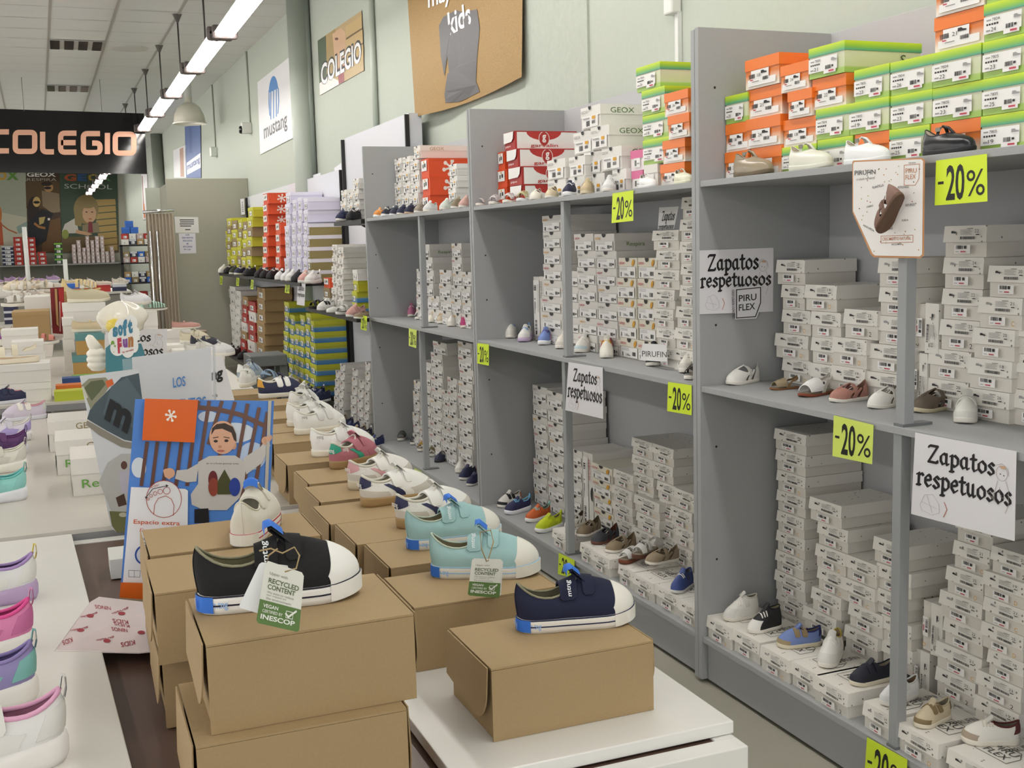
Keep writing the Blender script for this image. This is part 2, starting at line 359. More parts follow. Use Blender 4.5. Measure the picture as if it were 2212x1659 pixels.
# ------------------------------------------------------------------ shoe boxes
INK = '#2b2b2c'
def label_mesh(kind, num):
    """printed end label, 1 x 1, face towards -X in the plane x=0; y from -.5 (near) to .5 (far), z 0..1"""
    fr = Fr((0, .5, 0), (0, -1, 0), (0, 0, 1)); mb = MB(); C = {'w': 0, 'k': 1, 'g': 2, 'r': 3, 'o': 4}; rg = random.Random(num*7+len(kind)); n = [0]
    def q(c, x0, y0, x1, y1): n[0] += 1; mb.add([fr.p(x, y, .001+.0001*n[0]) for x, y in rc(x0, y0, x1, y1)], [(0, 1, 2, 3)], C[c])
    def bars(x0, y0, x1, y1):
        x = x0
        while x < x1-.006:
            wd = rg.choice((.006, .01, .016)); q('k', x, y0, min(x+wd, x1), y1); x += wd+rg.choice((.005, .009))
    def icon(cx_, cy_, s, c='k'):
        n[0] += 1; mb.add([fr.p(cx_+a*s, cy_+b*s, .001+.0001*n[0]) for a, b in ((-.8, -.45), (.9, -.5), (.95, -.1), (.3, .1), (-.1, .55), (-.75, .5))], [tuple(range(6))], C[c])
    if kind == 'pirufin':      # on the lid: icon, lines, size, long barcode; on the body: small sticker
        icon(.26, .8, .075, 'k' if num % 3 else 'g')
        for k in range(4): q('g', .42, .86-.045*k, .66+.04*(k % 2), .875-.045*k)
        q('k', .58, .9, .72, .915)
        tadd(mb, str(num), fr, .78, .78, .87, .88, 1, .004)
        bars(.42, .57, .78, .66); q('k', .8, .7, .88, .73)
        q('w', .3, .12, .68, .4); bars(.34, .26, .52, .38); q('k', .54, .27, .6, .37); q('g', .34, .17, .42, .19); q('r', .46, .16, .58, .2)
        if num % 2: tadd(mb, 'CD2'[num % 3], fr, .82, .12, .89, .28, 4 if num % 3 < 2 else 1, .004)
    elif kind == 'geox':       # coloured word on the lid, black thumb notch, big label on the body
        n[0] += 1; mb.add([fr.p(.5+.09*math.cos(t), 1.0+.2*math.sin(t), .003) for t in [PI+PI*k/8 for k in range(9)]], [tuple(range(9))], 1)
        tadd(mb, 'GEOX', fr, .07, .68, .34, .8, (3, 4, 2)[num % 3], .004, .02)
        q('w', .06, .04, .93, .55)
        for k in range(3): q('g', .12, .49-.05*k, .55, .505-.05*k)
        bars(.14, .08, .22, .3)
        q('g', .34, .1, .36, .24); icon(.48, .17, .11, 'g'); bars(.68, .14, .82, .33); q('k', .84, .2, .9, .3)
    elif kind == 'foot':
        n[0] += 1; mb.add([fr.p(.5+.09*math.cos(t), 1.0+.2*math.sin(t), .003) for t in [PI+PI*k/8 for k in range(9)]], [tuple(range(9))], 1)
        tadd(mb, 'GEOX', fr, .07, .68, .36, .8, 3, .004, .02)
        n[0] += 1; mb.add([fr.p(x, y, .003) for x, y in ell(.82, .76, .06, .17, 14, -.2)], [tuple(range(14))], 4)
        q('w', .06, .04, .93, .55); bars(.66, .14, .85, .34); q('g', .34, .1, .36, .24); icon(.48, .17, .11, 'g'); bars(.14, .08, .2, .3)
        for k in range(3): q('g', .12, .49-.05*k, .5, .505-.05*k)
    elif kind == 'white':      # white label with orange price dot
        q('w', .1, .06, .9, .58); bars(.3, .12, .5, .36); bars(.6, .2, .78, .34); q('o', .62, .4, .78, .54); q('g', .16, .44, .5, .5)
        n[0] += 1; mb.add([fr.p(.5+.07*math.cos(t), 1.0+.16*math.sin(t), .003) for t in [PI+PI*k/8 for k in range(9)]], [tuple(range(9))], 1)
        tadd(mb, 'GEOX', fr, .07, .72, .4, .84, 2, .004, .02)
    elif kind == 'green':
        q('w', .02, .18, .82, .64); q('w', .45, .08, .78, .36)
        tadd(mb, ('7804', '7805')[num % 2], fr, .22, .5, .38, .58, 1, .004); q('g', .08, .52, .18, .56)
        for k in range(5): q('k', .08+.055*k, .4, .12+.055*k, .45)
        tadd(mb, str(num), fr, .2, .22, .31, .33, 1, .004); q('g', .08, .24, .17, .28)
        bars(.5, .22, .66, .34); q('k', .68, .26, .73, .32); q('r', .6, .12, .74, .17); icon(.74, .5, .09, 'g')
    elif kind == 'orange':
        q('w', .1, .08, .92, .3); q('w', .2, .12, .72, .6); bars(.14, .34, .32, .48); tadd(mb, str(num), fr, .4, .36, .5, .47, 1, .004); icon(.58, .5, .1); bars(.55, .22, .72, .33); q('g', .25, .2, .45, .23); q('r', .2, .26, .28, .3)
    elif kind == 'red':        # folded white flap, short red word below
        n[0] += 1; mb.add([fr.p(x, y, .003) for x, y in [(.02, .38), (.75, .42), (.9, .6), (.95, .97), (.02, .97)]], [tuple(range(5))], 0)
        bars(.25, .5, .42, .72); q('o', .4, .78, .6, .92); q('g', .6, .6, .7, .75); q('g', .12, .6, .2, .75); tadd(mb, 'pipo', fr, .22, .1, .7, .25, 0, .004)
    elif kind == 'flap':
        q('w', .1, .35, .8, .92); bars(.25, .5, .42, .72); q('k', .5, .55, .65, .75); q('o', .4, .78, .5, .88)
    elif kind == 'small':
        q('w', .28, .15, .75, .6); bars(.34, .22, .5, .5); q('g', .55, .3, .7, .36)
    return mb.mesh('label_print', [mat('#f1f0ee', .5), mat(INK, .6), mat('#9a9a9a', .6), mat('#c0485a', .6), mat('#d9a02e', .6)])
_LM = {}
def lmesh(kind, num):
    k = (kind, num)
    if k not in _LM: _LM[k] = label_mesh(*k)
    return _LM[k]
def grad(name, stops):
    """printed colour bands from bottom (0) to top (1) of a box part, by the height attribute of its mesh"""
    if name in _M: return _M[name]
    m = bpy.data.materials.new(name); m.use_nodes = True; N = m.node_tree.nodes; L = m.node_tree.links
    at = N.new('ShaderNodeAttribute'); at.attribute_name = 'height'; cr = N.new('ShaderNodeValToRGB')
    L.new(at.outputs['Fac'], cr.inputs[0])
    while len(cr.color_ramp.elements) > 1: cr.color_ramp.elements.remove(cr.color_ramp.elements[0])
    for i, (p, h) in enumerate(stops):
        e = cr.color_ramp.elements[0] if i == 0 else cr.color_ramp.elements.new(p)
        e.position = p; e.color = lin(h)
    b = N['Principled BSDF']; b.inputs['Roughness'].default_value = .35; L.new(cr.outputs[0], b.inputs['Base Color']); _M[name] = m
    return m
pir_w = lambda: mat('#e9e6df', .6, 'plaster', scale=90, amt=.015)
KIND = {  # body, lid, lid share of the height, label, words
    'pirufin': (lambda: mat('#dedad2', .65, 'plaster', scale=90, amt=.015), lambda: mat('#e9e6df', .6, 'speck', scale=44), .52, 'pirufin', 'white speckled shoe box'),
    'geox': (lambda: mat('#dcd9d3', .6, 'plaster', scale=90, amt=.015), lambda: mat('#e2dfda', .6, 'plaster', scale=90, amt=.015), .42, 'geox', 'pale notched shoe box'),
    'foot': (lambda: mat('#dcd8cb', .6, 'plaster', scale=90, amt=.015), lambda: mat('#e4dfcf', .6, 'plaster', scale=90, amt=.015), .42, 'foot', 'cream shoe box with yellow footprint'),
    'white': (lambda: mat('#dfddd8', .6), lambda: mat('#e9e7e2', .6), .45, 'white', 'white shoe box with orange dot'),
    'pinkish': (lambda: mat('#e6d8d2', .6), lambda: mat('#e9e2da', .6), .42, 'white', 'pale pink shoe box'),
    'green': (lambda: grad('m_green_box', [(0, '#9cc05a'), (.16, '#a3c463'), (.22, '#c9d3a8'), (1, '#dcdcc8')]), lambda: grad('m_green_lid', [(0, '#3f9a86'), (.45, '#8fc03e'), (.9, '#c4dc2e'), (1, '#c9dd3a')]), .3, 'green', 'green shoe box'),
    'orange': (lambda: grad('m_orange_box', [(0, '#efeae2'), (.16, '#ecdcc8'), (.48, '#d9762a'), (1, '#cf6a20')]), lambda: mat('#e8792a', .35), .38, 'orange', 'orange shoe box'),
    'garvalin': (lambda: mat('#a92f2a', .5), lambda: mat('#a92f2a', .5), .06, 'red', 'dark red shoe box with white flap'),
    'vermilion': (lambda: mat('#dc4f22', .5), lambda: mat('#dc4f22', .5), .08, 'flap', 'bright orange red shoe box'),
    'yellow': (lambda: mat('#b9b526', .5), lambda: mat('#c8c832', .5), .3, 'small', 'yellow green shoe box'),
    'olive': (lambda: mat('#8c7a55', .6), lambda: mat('#96835c', .6), .3, 'small', 'olive brown shoe box'),
    'yblue': (lambda: grad('m_yblue_box', [(0, '#3f7ab8'), (.35, '#5b92c0'), (.5, '#b9bd3a'), (1, '#c2c43a')]), lambda: mat('#c6c832', .5), .35, 'small', 'yellow shoe box with blue waves'),
    'lilac': (lambda: mat('#d9d6ea', .5), lambda: mat('#e6e4f2', .5), .3, 'small', 'pale lilac shoe box'),
    'band': (lambda: mat('#8d8050', .6, 'speck', scale=30), lambda: mat('#dedbe4', .5), .32, 'small', 'khaki shoe box with white lid'),
    'kraftbox': (lambda: mat('#a78a5e', .7), lambda: mat('#ad9063', .7), .12, 'small', 'plain brown shoe box'),
    'plain': (lambda: mat('#e3e0da', .6), lambda: mat('#e8e6e0', .6), .35, 'small', 'plain white shoe box'),
    'redbox': (lambda: mat('#b5342a', .5), lambda: mat('#a82a24', .5), .3, 'small', 'red shoe box'),
    'pinkbox': (lambda: mat('#f0e6e8', .5), lambda: mat('#d8709a', .5), .4, 'small', 'pink lidded shoe box'),
    'bluebox': (lambda: mat('#2d62b8', .5), lambda: mat('#2f6ac6', .5), .3, 'small', 'blue shoe box'),
    'navybox': (lambda: mat('#26294a', .5), lambda: mat('#c9ccd4', .5), .35, 'small', 'navy shoe box with pale lid'),
    'greenbox': (lambda: mat('#24402a', .5), lambda: mat('#6fae3a', .5), .3, 'small', 'dark green shoe box with bright lid'),
    'mauve': (lambda: mat('#b9a3a3', .5), lambda: mat('#c5b2b0', .5), .3, 'small', 'mauve shoe box'),
}
_BM = {}
def box_meshes(kind, D, W, H):
    key = (kind, round(D, 3), round(W, 3), round(H, 3))
    if key in _BM: return _BM[key]
    body, lid, ls, lab, words = KIND[kind]; hl = H*ls; e = .0022
    mb = MB(); mb.box(e, -W/2+e, 0, D-e, W/2-e, H-.001)
    b = mb.mesh('shoe_box', body())
    mb = MB(); t = .0012 if W > .05 else .0006
    f = .004 if kind == 'pirufin' else 0          # flared skirt of the lid
    z0 = H-hl
    v = [(-f, -W/2-f*.4, z0), (D, -W/2-f*.4, z0), (D, W/2+f*.4, z0), (-f, W/2+f*.4, z0), (0, -W/2, H), (D, -W/2, H), (D, W/2, H), (0, W/2, H)]
    mb.add(v, [(4, 5, 6, 7), (0, 1, 5, 4), (1, 2, 6, 5), (2, 3, 7, 6), (3, 0, 4, 7)])
    l = mb.mesh('lid', lid())
    for me in (b, l):
        zs = [v.co.z for v in me.vertices]; a, c_ = min(zs), max(zs)
        at = me.attributes.new('height', 'FLOAT', 'POINT'); at.data.foreach_set('value', [(z-a)/(c_-a) for z in zs])
    _BM[key] = (b, l, f); return _BM[key]
def put_box(kind, x, y, z, D, W, H, label, group, num=21, detail=2, rz=0, par=None):
    """a lidded shoe box, its end towards -X at x, centred on y"""
    b, l, f = box_meshes(kind, D, W, H)
    o = link('shoe_box', b); o.location = (x, y, z); o.rotation_euler = (0, 0, rz)
    link('lid', l, o)
    if detail > 1:
        p = link('label_print', lmesh(KIND[kind][3], num), o)
        p.scale = (1, W, H); p.location = (-f-.0006 if f else -.0008, 0, 0)
    tag(o, label, 'shoe box', group)
    return o
def side_text(o, D, W, H, s, h, x0, x1, z0, z1):
    """a word printed on the long side of a box that faces the camera"""
    fr = Fr((0, -W/2, 0), (1, 0, 0), (0, 0, 1)); text('side_lettering', s, fr, x0*D, z0*H, x1*D, z1*H, h, o, d=.001)
LIM = {'near': (1.06, 3.112), 'middle': (3.167, 5.219), 'far': (5.281, 7.299), 'long black shelf': (9.3, 14.36), 'lowest long black shelf': (9.3, 14.36)}
class Stk: n = {}
def stack(kind, shelf, z0, xp, rows, ytop, D=.27, n=None, pitch=None, nmz='', det=2, gap=.0006, kinds=None, txt=None, hz=None):
    """a stack of boxes: rows = (left px, right px) of each box end, top first; ytop = px of the top edge at its left corner"""
    k = Stk.n.get(shelf, 0); Stk.n[shelf] = k+1
    zt = ax(rows[0][0], ytop, xp).z
    if n is None: n = len(rows) if pitch is None else max(1, round((zt-z0)/pitch))
    H = (zt-z0)/n
    out = []
    for i in range(n):
        l, r = rows[min(i, len(rows)-1)]
        ypix = ytop+10+i*30
        y1 = ax(l, ypix, xp).y; y0 = ax(r, ypix, xp).y
        if i >= len(rows): j = random.uniform(-.006, .006); y1 += j; y0 += j
        lim = LIM.get(shelf.split(' bay')[0])
        if lim: y0 = max(y0, lim[0]); y1 = min(y1, lim[1])
        if y1-y0 < .015: continue
        D = min(D, (2.389 if 'bay ' in shelf and 'beside' not in shelf else 2.215)-xp)
        W = y1-y0; kd = kinds[i] if kinds else kind
        Wq = round(W, 2) if W > .03 else W
        z = z0+.0006+(n-1-i)*H
        up = n-1-i
        lv = 'top' if i == 0 else ORD[min(up, 13)]
        lab = '%s, %s, %s stack, %s' % (KIND[kd][4], (lv if i == 0 or up == 0 else lv+' up') if n > 1 else 'alone', NTH[k], shelf)
        o = put_box(kd, xp+random.uniform(-.004, .006), (y0+y1)/2, z+.0003*up, D, min(W, Wq+.004), H-gap, lab, 'shoe boxes on the %s' % shelf, random.randint(18, 26), det)
        if txt and random.random() < txt[1]: side_text(o, D, W, H, txt[0], txt[2], *txt[3])
        out.append(o)
    return out
def Z3(*a): return [(1472+l/2.962, 1472+r/2.962) for l, r in a]
def Zc(x0, *a): return [(x0+l/2.962, x0+r/2.962) for l, r in a]
NB = 'near bay top shelf'; NMS = 'near bay middle shelf'; NLS = 'near bay bottom shelf'
T = 1.99
# near bay, top shelf: orange and green boxes (first = furthest from the camera)
def yz(y, o=0): return o+y/2.962
stack('green', NB, ZS, T, Z3((250, 425), (275, 440), (275, 430)), yz(630), kinds=['green', 'orange', 'orange'])
stack('orange', NB, ZS, T, Z3((412, 630), (415, 635), (418, 640), (445, 640)), yz(395))
stack('orange', NB, ZS, T, Z3((638, 820), (685, 842), (640, 855), (638, 862)), yz(430), kinds=['orange', 'orange', 'orange', 'green'])
stack('green', NB, ZS, T, Z3((820, 1050), (830, 1045), (858, 1075), (868, 1095)), yz(320), kinds=['green', 'orange', 'green', 'green'], D=.26, txt=('Ser', 1, '#2f4a1e', (.72, .95, .3, .6)))
stack('green', NB, ZS, T, Z3((1100, 1325), (1080, 1335), (1110, 1330)), yz(455), kinds=['green', 'green', 'orange'])
stack('green', NB, ZS, T, Z3((1335, 1605), (1340, 1605), (1332, 1590)), yz(405))
stack('green', NB, ZS, T, Z3((1625, 1940), (1612, 1935), (1615, 1930), (1612, 1930), (1600, 1920)), yz(-110), kinds=['orange', 'orange', 'green', 'green', 'orange'])
stack('green', NB, ZS, T, Z3((1945, 2240), (1945, 2250), (1940, 2250), (1940, 2250), (1930, 2245)), yz(-205))
# near bay, middle shelf
M2 = 2.175
e = 480
stack('pirufin', NMS, ZM, M2, Z3((605, 785), (645, 790), (645, 825), (608, 820), (642, 826)), yz(243, e), D=.2)
stack('pirufin', NMS, ZM, M2-.02, Z3((788, 990), (838, 1028), (832, 1000), (834, 1010)), yz(400, e), D=.22)
stack('pirufin', NMS, ZM, M2-.03, Z3((1035, 1248), (976, 1195), (962, 1180)), yz(555, e), D=.22)
stack('pirufin', NMS, ZM, M2-.02, Z3((1262, 1492), (1265, 1492), (1256, 1488), (1192, 1480), (1172, 1478)), yz(232, e), D=.22)
stack('pirufin', NMS, ZM, M2, Z3((1685, 1955), (1675, 1930), (1670, 1925), (1660, 1912), (1588, 1860), (1560, 1840)), yz(30, e), D=.2)
stack('pirufin', NMS, ZM, M2-.03, Z3((1975, 2240), (1912, 2190), (1882, 2150), (1852, 2130), (1842, 2118)), yz(280, e), D=.22)
stack('pirufin', NMS, ZM, M2-.02, Z3((2150, 2440), (2136, 2420), (2112, 2400)), yz(610, e), D=.22)
# near bay, bottom shelf: the stacks at the back
B2 = 2.165
e = 840
stack('pirufin', NLS, ZB, B2, Z3((597, 798), (608, 795), (614, 795), (610, 792), (618, 790), (612, 792), (608, 785), (606, 800)), yz(255, e), D=.23, pitch=.0705)
stack('pirufin', NLS, ZB, B2-.03, Z3((826, 1030), (866, 1058), (862, 1052), (868, 1050), (836, 1025), (790, 1000)), yz(690, e), D=.23, pitch=.0705)
stack('pirufin', NLS, ZB, B2-.03, Z3((1048, 1245), (1020, 1240), (1066, 1282), (1050, 1262)), yz(1062, e), D=.23, pitch=.0705)
stack('pirufin', NLS, ZB, B2-.02, Z3((1222, 1440), (1246, 1470), (1246, 1440), (1285, 1480)), yz(945, e), D=.22, pitch=.0705)
stack('pirufin', NLS, ZB, B2-.03, Z3((1755, 1990), (1740, 1972), (1706, 1945), (1662, 1935), (1678, 1930), (1640, 1935), (1636, 1890)), yz(800, e), D=.22, pitch=.0705)
stack('pirufin', NLS, ZB, B2-.05, Z3((1975, 2240), (1942, 2210), (1945, 2210), (1930, 2200), (1968, 2200), (1900, 2190)), yz(1008, e), D=.23, pitch=.0705)
stack('pirufin', NLS, ZB, B2-.04, Z3((2240, 2500), (2215, 2480)), yz(1100, e), D=.2, pitch=.0705)
def stand(kind, shelf, z0, xp, l, r, yt, yb, label, D=.2, num=22):
    """a box standing on its short side, label turned"""
    y1 = ax(l, yt, xp).y; y0 = ax(r, yt, xp).y; zt = ax(l, yt, xp).z; H = zt-z0; W = y1-y0
    o = put_box(kind, xp, y1, z0, D, H, W, label, 'shoe boxes on the %s' % shelf, num)
    o.rotation_euler = (-PI/2, 0, 0); o.location = (xp, y1, z0+H/2); o.rotation_euler = (PI/2, 0, 0); o.location = (xp, y1, z0+H/2)
    return o
z1 = ax(1472+1500/2.962, 480+830/2.962, M2).z
stand('pirufin', NMS, ZM, M2, 1472+1492/2.962, 1472+1575/2.962, 480+835/2.962, 0, 'white speckled box stood on end behind the post, lower, near bay middle shelf', num=20)
stand('pirufin', NMS, z1+.002, M2, 1472+1500/2.962, 1472+1648/2.962, 480+515/2.962, 0, 'white speckled box stood on end behind the post, upper, near bay middle shelf', num=23)
z1 = ax(1472+1500/2.962, 1100+885/2.962, B2).z
stand('pirufin', NLS, ZB, B2, 1472+1490/2.962, 1472+1590/2.962, 1100+880/2.962, 0, 'white speckled shoe box stood on end, lower one, behind the near bay post', num=20)
stand('pirufin', NLS, z1+.004, B2, 1472+1548/2.962, 1472+1675/2.962, 840+1345/2.962, 0, 'white speckled shoe box stood on end, upper one, behind the near bay post', num=25)
# near bay, bottom shelf: a front row of single boxes that carry shoes (they lie, label to the aisle)
FRONT = []
FH = .0725
def front_row(shelf, kind, z0, xp, spans, words, D=.2, H=FH):
    out = []
    for i, (l, r, yy) in enumerate(spans):
        y1 = ax(l, yy, xp).y; y0 = ax(r, yy+(r-l)*.6, xp).y
        lab = '%s, %s from the far divider, front row %s' % (KIND[kind][4], NTH[i], words)
        o = put_box(kind, xp+(.008 if i % 2 else 0), (y0+y1)/2, z0, D, y1-y0-.002, H, lab, 'front row of boxes %s' % words, 19+i)
        if kind == 'pirufin':
            W = y1-y0; fr = Fr((0, 0, H+.0002), (0, -1, 0), (1, 0, 0))
            lx = .02; w_ = W*.34
            mbs = [('#55524e', p) for p in strokes([[(-w_, .06), (w_*.9, .06), (w_*.9, .105), (w_*.5, .13), (-w_, .13), (-w_, .06)]], .002)]
            prints('lid_logo', fr, mbs, o)
            text('lid_lettering', 'PIRU', fr, -w_*.7, .1, w_*.6, .122, '#3b3937', o); text('lid_lettering', 'FLEX', fr, -w_*.7, .07, w_*.6, .092, '#3b3937', o)
            text('lid_lettering', 'PIRUFIN', Fr((0, -W*.1, H+.0002), (1, 0, 0), (0, 1, 0)), D*.6, .0, D*.95, .022, '#3b3937', o)
        out.append((o, (y0+y1)/2, H))
    return out
E2 = 2.966
FR3 = front_row('near', 'pirufin', ZB, 1.915, [(1472+l/E2, 1472+r/E2, 1100+y/E2) for l, r, y in ((165, 320, 668), (318, 490, 745), (508, 690, 870), (690, 865, 968), (850, 1070, 1092), (1152, 1345, 1192), (1368, 1650, 1372), (1690, 2000, 1502), (2060, 2400, 1680))], 'of the near bay')
# middle bay, top shelf
MB1 = 'middle bay top shelf'; MM = 'middle bay middle shelf'; ML = 'middle bay bottom shelf'
A = lambda *a: Zc(780, *a)
stack('garvalin', MB1, ZS, 2.06, A((780, 845), (808, 850), (815, 860)), yz(470, 180), D=.2)
stack('vermilion', MB1, ZS, 2.03, A((845, 915), (850, 935), (855, 935)), yz(452, 180), D=.2)
for o in stack('garvalin', MB1, ZS, 2.0, A((910, 977), (932, 1000), (944, 1025), (950, 1028)), yz(322, 180), D=.32):
    D_ = o.dimensions.x; W = o.dimensions.y; H = o.dimensions.z
    fr = Fr((0, -W/2-.0006, 0), (1, 0, 0), (0, 0, 1)); x1 = .32
    prints('side_print', fr, [('#e9e8e4', rc(.012, .002, x1-.002, H-.002)), ('#b1302b', [(.06, H-.002)]+[(.06+.09*(1-math.cos(PI*k/10)), H-.002-.04*math.sin(PI*k/10)) for k in range(1, 10)]+[(.24, H-.002)]),
        ('#e9e8e4', ell(.15, H*.58, .028, .034)), ('#a92f2a', ell(.15, H*.58, .025, .031))], o)
    text('side_lettering', 'g', fr, .14, H*.36, .16, H*.8, '#f2efec', o, bold=.03, d=.0026); text('side_lettering', 'garvalin', fr, .08, H*.06, .22, H*.3, '#b1302b', o, bold=.01, d=.0026)
stack('white', MB1, ZS, 2.03, A((1195, 1312), (1195, 1310)), yz(498, 180), D=.25)
stack('white', MB1, ZS, 2.02, A((1325, 1428), (1330, 1430)), yz(478, 180), D=.25)
stack('white', MB1, ZS, 2.05, A((1353, 1480), (1418, 1535), (1430, 1550)), yz(325, 180), D=.25)
stack('white', MB1, ZS, 2.0, A((1405, 1530), (1472, 1590), (1536, 1665), (1600, 1690)), yz(165, 180), D=.3, txt=('GEOX', 1, '#5a7a4a', (.15, .5, .62, .85)))
stack('pinkbox', MB1, ZS, 2.02, A((1722, 1808), (1728, 1800)), yz(435, 180), D=.22)
stack('green', MB1, ZS, 2.01, A((1755, 1908), (1792, 1940), (1792, 1955), (1802, 1975), (1812, 1900)), yz(-92, 180), D=.3, kinds=['green', 'green', 'green', 'green', 'plain'])
stack('orange', MB1, ZS, 1.99, A((1937, 2090), (1967, 2105), (1926, 2070), (1908, 2065)), yz(72, 180), D=.26)
# middle bay, middle shelf
MX = 2.1
stack('geox', MM, ZM, MX, A((1155, 1275), (1158, 1275), (1162, 1275), (1158, 1280), (1170, 1285), (1155, 1285)), yz(853, 180), D=.28, pitch=.0735, txt=('Respira', .5, '#6f8f4e', (.2, .5, .2, .5)))
stack('geox', MM, ZM, MX, A((1280, 1388), (1282, 1392), (1285, 1392)), yz(312, 480), D=.28, pitch=.0735)
stack('geox', MM, ZM, MX, A((1362, 1484), (1386, 1506), (1386, 1506), (1392, 1510), (1392, 1512)), yz(80, 480), D=.28, pitch=.0735)
stack('geox', MM, ZM, MX, A((1485, 1612), (1506, 1635), (1508, 1638), (1512, 1642), (1512, 1645)), yz(80, 480), D=.28, pitch=.0735, txt=('Respira', .3, '#6f8f4e', (.2, .5, .2, .5)))
stack('foot', MM, ZM, MX, A((1645, 1762), (1643, 1762), (1645, 1765), (1648, 1768), (1648, 1768)), yz(230, 480), D=.28, pitch=.0735)
stack('foot', MM, ZM, MX, A((1764, 1885), (1766, 1885), (1766, 1880), (1770, 1885), (1770, 1890)), yz(230, 480), D=.28, pitch=.0735)
stack('pirufin', MM, ZM, MX-.03, A((1870, 2035), (1888, 2032), (1872, 2030), (1876, 2005), (1876, 2000), (1882, 2000)), yz(58, 480), D=.24, pitch=.077)
stack('pirufin', MM, ZM, MX-.04, A((2045, 2170), (2042, 2170), (2045, 2170), (2045, 2165), (2035, 2160), (2008, 2140), (2005, 2140), (1998, 2130)), yz(735, 180), D=.2, pitch=.077)
stand('geox', MM, ZM, MX+.02, 780+1100/2.962, 780+1172/2.962, 480+345/2.962, 0, 'pale notched box stood on end at the far end of the middle bay shelf', D=.28, num=20)
# middle bay, bottom shelf
LX = 2.155
stack('geox', ML, ZB, LX+.01, A((1097, 1190), (1092, 1190), (1102, 1195), (1105, 1195)), yz(152, 780), D=.225, pitch=.0715)
stack('geox', ML, ZB, LX, A((1190, 1292), (1188, 1292), (1195, 1298), (1198, 1300)), yz(188, 780), D=.225, pitch=.0715)
stack('geox', ML, ZB, LX, A((1336, 1414), (1338, 1415)), yz(555, 780), D=.225, pitch=.0715)
stand('geox', ML, ZB, LX-.005, 780+1418/2.962, 780+1480/2.962, 780+575/2.962, 0, 'pale tall shoe box stood on end on the middle bay bottom shelf', D=.225, num=21)
stack('foot', ML, ZB, LX-.01, A((1476, 1608), (1484, 1610), (1486, 1612)), yz(645, 780), D=.225, pitch=.0715)
stack('pirufin', ML, ZB, LX-.015, A((1612, 1735), (1612, 1736), (1615, 1740), (1615, 1745)), yz(690, 780), D=.225, pitch=.0735)
stack('pirufin', ML, ZB, LX+.01, A((1732, 1860), (1735, 1862), (1745, 1870)), yz(488, 780), D=.225, pitch=.0735)
stack('pirufin', ML, ZB, LX+.01, A((1862, 1995), (1862, 1995), (1900, 2020), (1905, 2030)), yz(528, 780), D=.225, pitch=.0735)
stack('pirufin', ML, ZB, LX-.025, A((1742, 1900), (1760, 1905), (1745, 1885)), yz(852, 780), D=.225, pitch=.0735)
stack('pirufin', ML, ZB, LX-.02, A((1998, 2140), (1985, 2120), (2010, 2120)), yz(812, 780), D=.225, pitch=.0735)
FR2 = front_row('middle', 'pirufin', ZB, 1.92, [(780+l/2.962, 780+r/2.962, 780+y/2.962) for l, r, y in ((1225, 1315, 1045), (1392, 1478, 1160), (1478, 1592, 1225), (1636, 1735, 1285), (1742, 1868, 1272), (1870, 2036, 1440), (2036, 2170, 1530))], 'of the middle bay')
# far bay
FT = 'far bay top shelf'; FM = 'far bay middle shelf'; FL = 'far bay bottom shelf'
FX = 2.1
for l, r, yt, kd in ((801, 818, 353, 'white'), (820, 836, 378, 'white'), (836, 852, 352, 'white'), (853, 868, 345, 'white'), (869, 885, 341, 'white'), (886, 905, 346, 'white')):
    stack(kd, FT, ZS, FX, [(l, r)], yt, D=.2, n=max(2, round((ax(l, yt, FX).z-ZS)/.075)))
for o in stack('vermilion', FT, ZS, FX-.04, [(908, 924), (910, 926), (910, 926)], 346, D=.28):
    H = o.dimensions.z; W = o.dimensions.y
    fr = Fr((.14, -W/2-.0006, H/2), (1, 0, 0), (0, 0, 1)); pl = []
    for k in range(6): a = k*PI/3+.3; c, s_ = math.cos(a), math.sin(a); pl += [('#f3e6df', strokes([[(0, 0), (c*.04, s_*.04)]], .012)[0]), ('#f3e6df', ell(c*.045, s_*.04, .012, .012, 10))]
    prints('splat_logo', fr, pl, o)
o = put_box('pinkish', FX-.05, ax(901, 330, FX-.05).y, ax(894, 345, FX-.05).z, .3, .13, .075, 'pale pink shoe box lying over the orange red stack, far bay top', 'shoe boxes on the far bay top shelf', 20)
side_text(o, .3, .13, .075, 'GEOX', '#b58f5a', .2, .5, .62, .86)
stack('white', FT, ZS, FX-.03, [(970, 986)], 357, D=.2, n=4)
e = 480
for rows, yt in (([(375, 440), (396, 458), (400, 460)], 145), ([(355, 398)], 300), ([(505, 580), (503, 580)], 305), ([(580, 642), (582, 645)], 138), ([(646, 706)], 318), ([(455, 503)], 470)):
    stack('geox', FM, ZM, FX, A(*rows), yz(yt, e), D=.28, pitch=.0735, txt=('Respira', .5, '#6f8f4e', (.2, .55, .2, .5)))
for rows, yt in (([(375, 447), (382, 448)], 885), ([(457, 545), (447, 520)], 760), ([(520, 572)], 1072), ([(555, 617)], 988), ([(615, 705), (625, 715)], 762), ([(335, 376)], 1010)):
    stack('geox', FL, ZB, FX, A(*rows), yz(yt, e), D=.28, pitch=.0735)
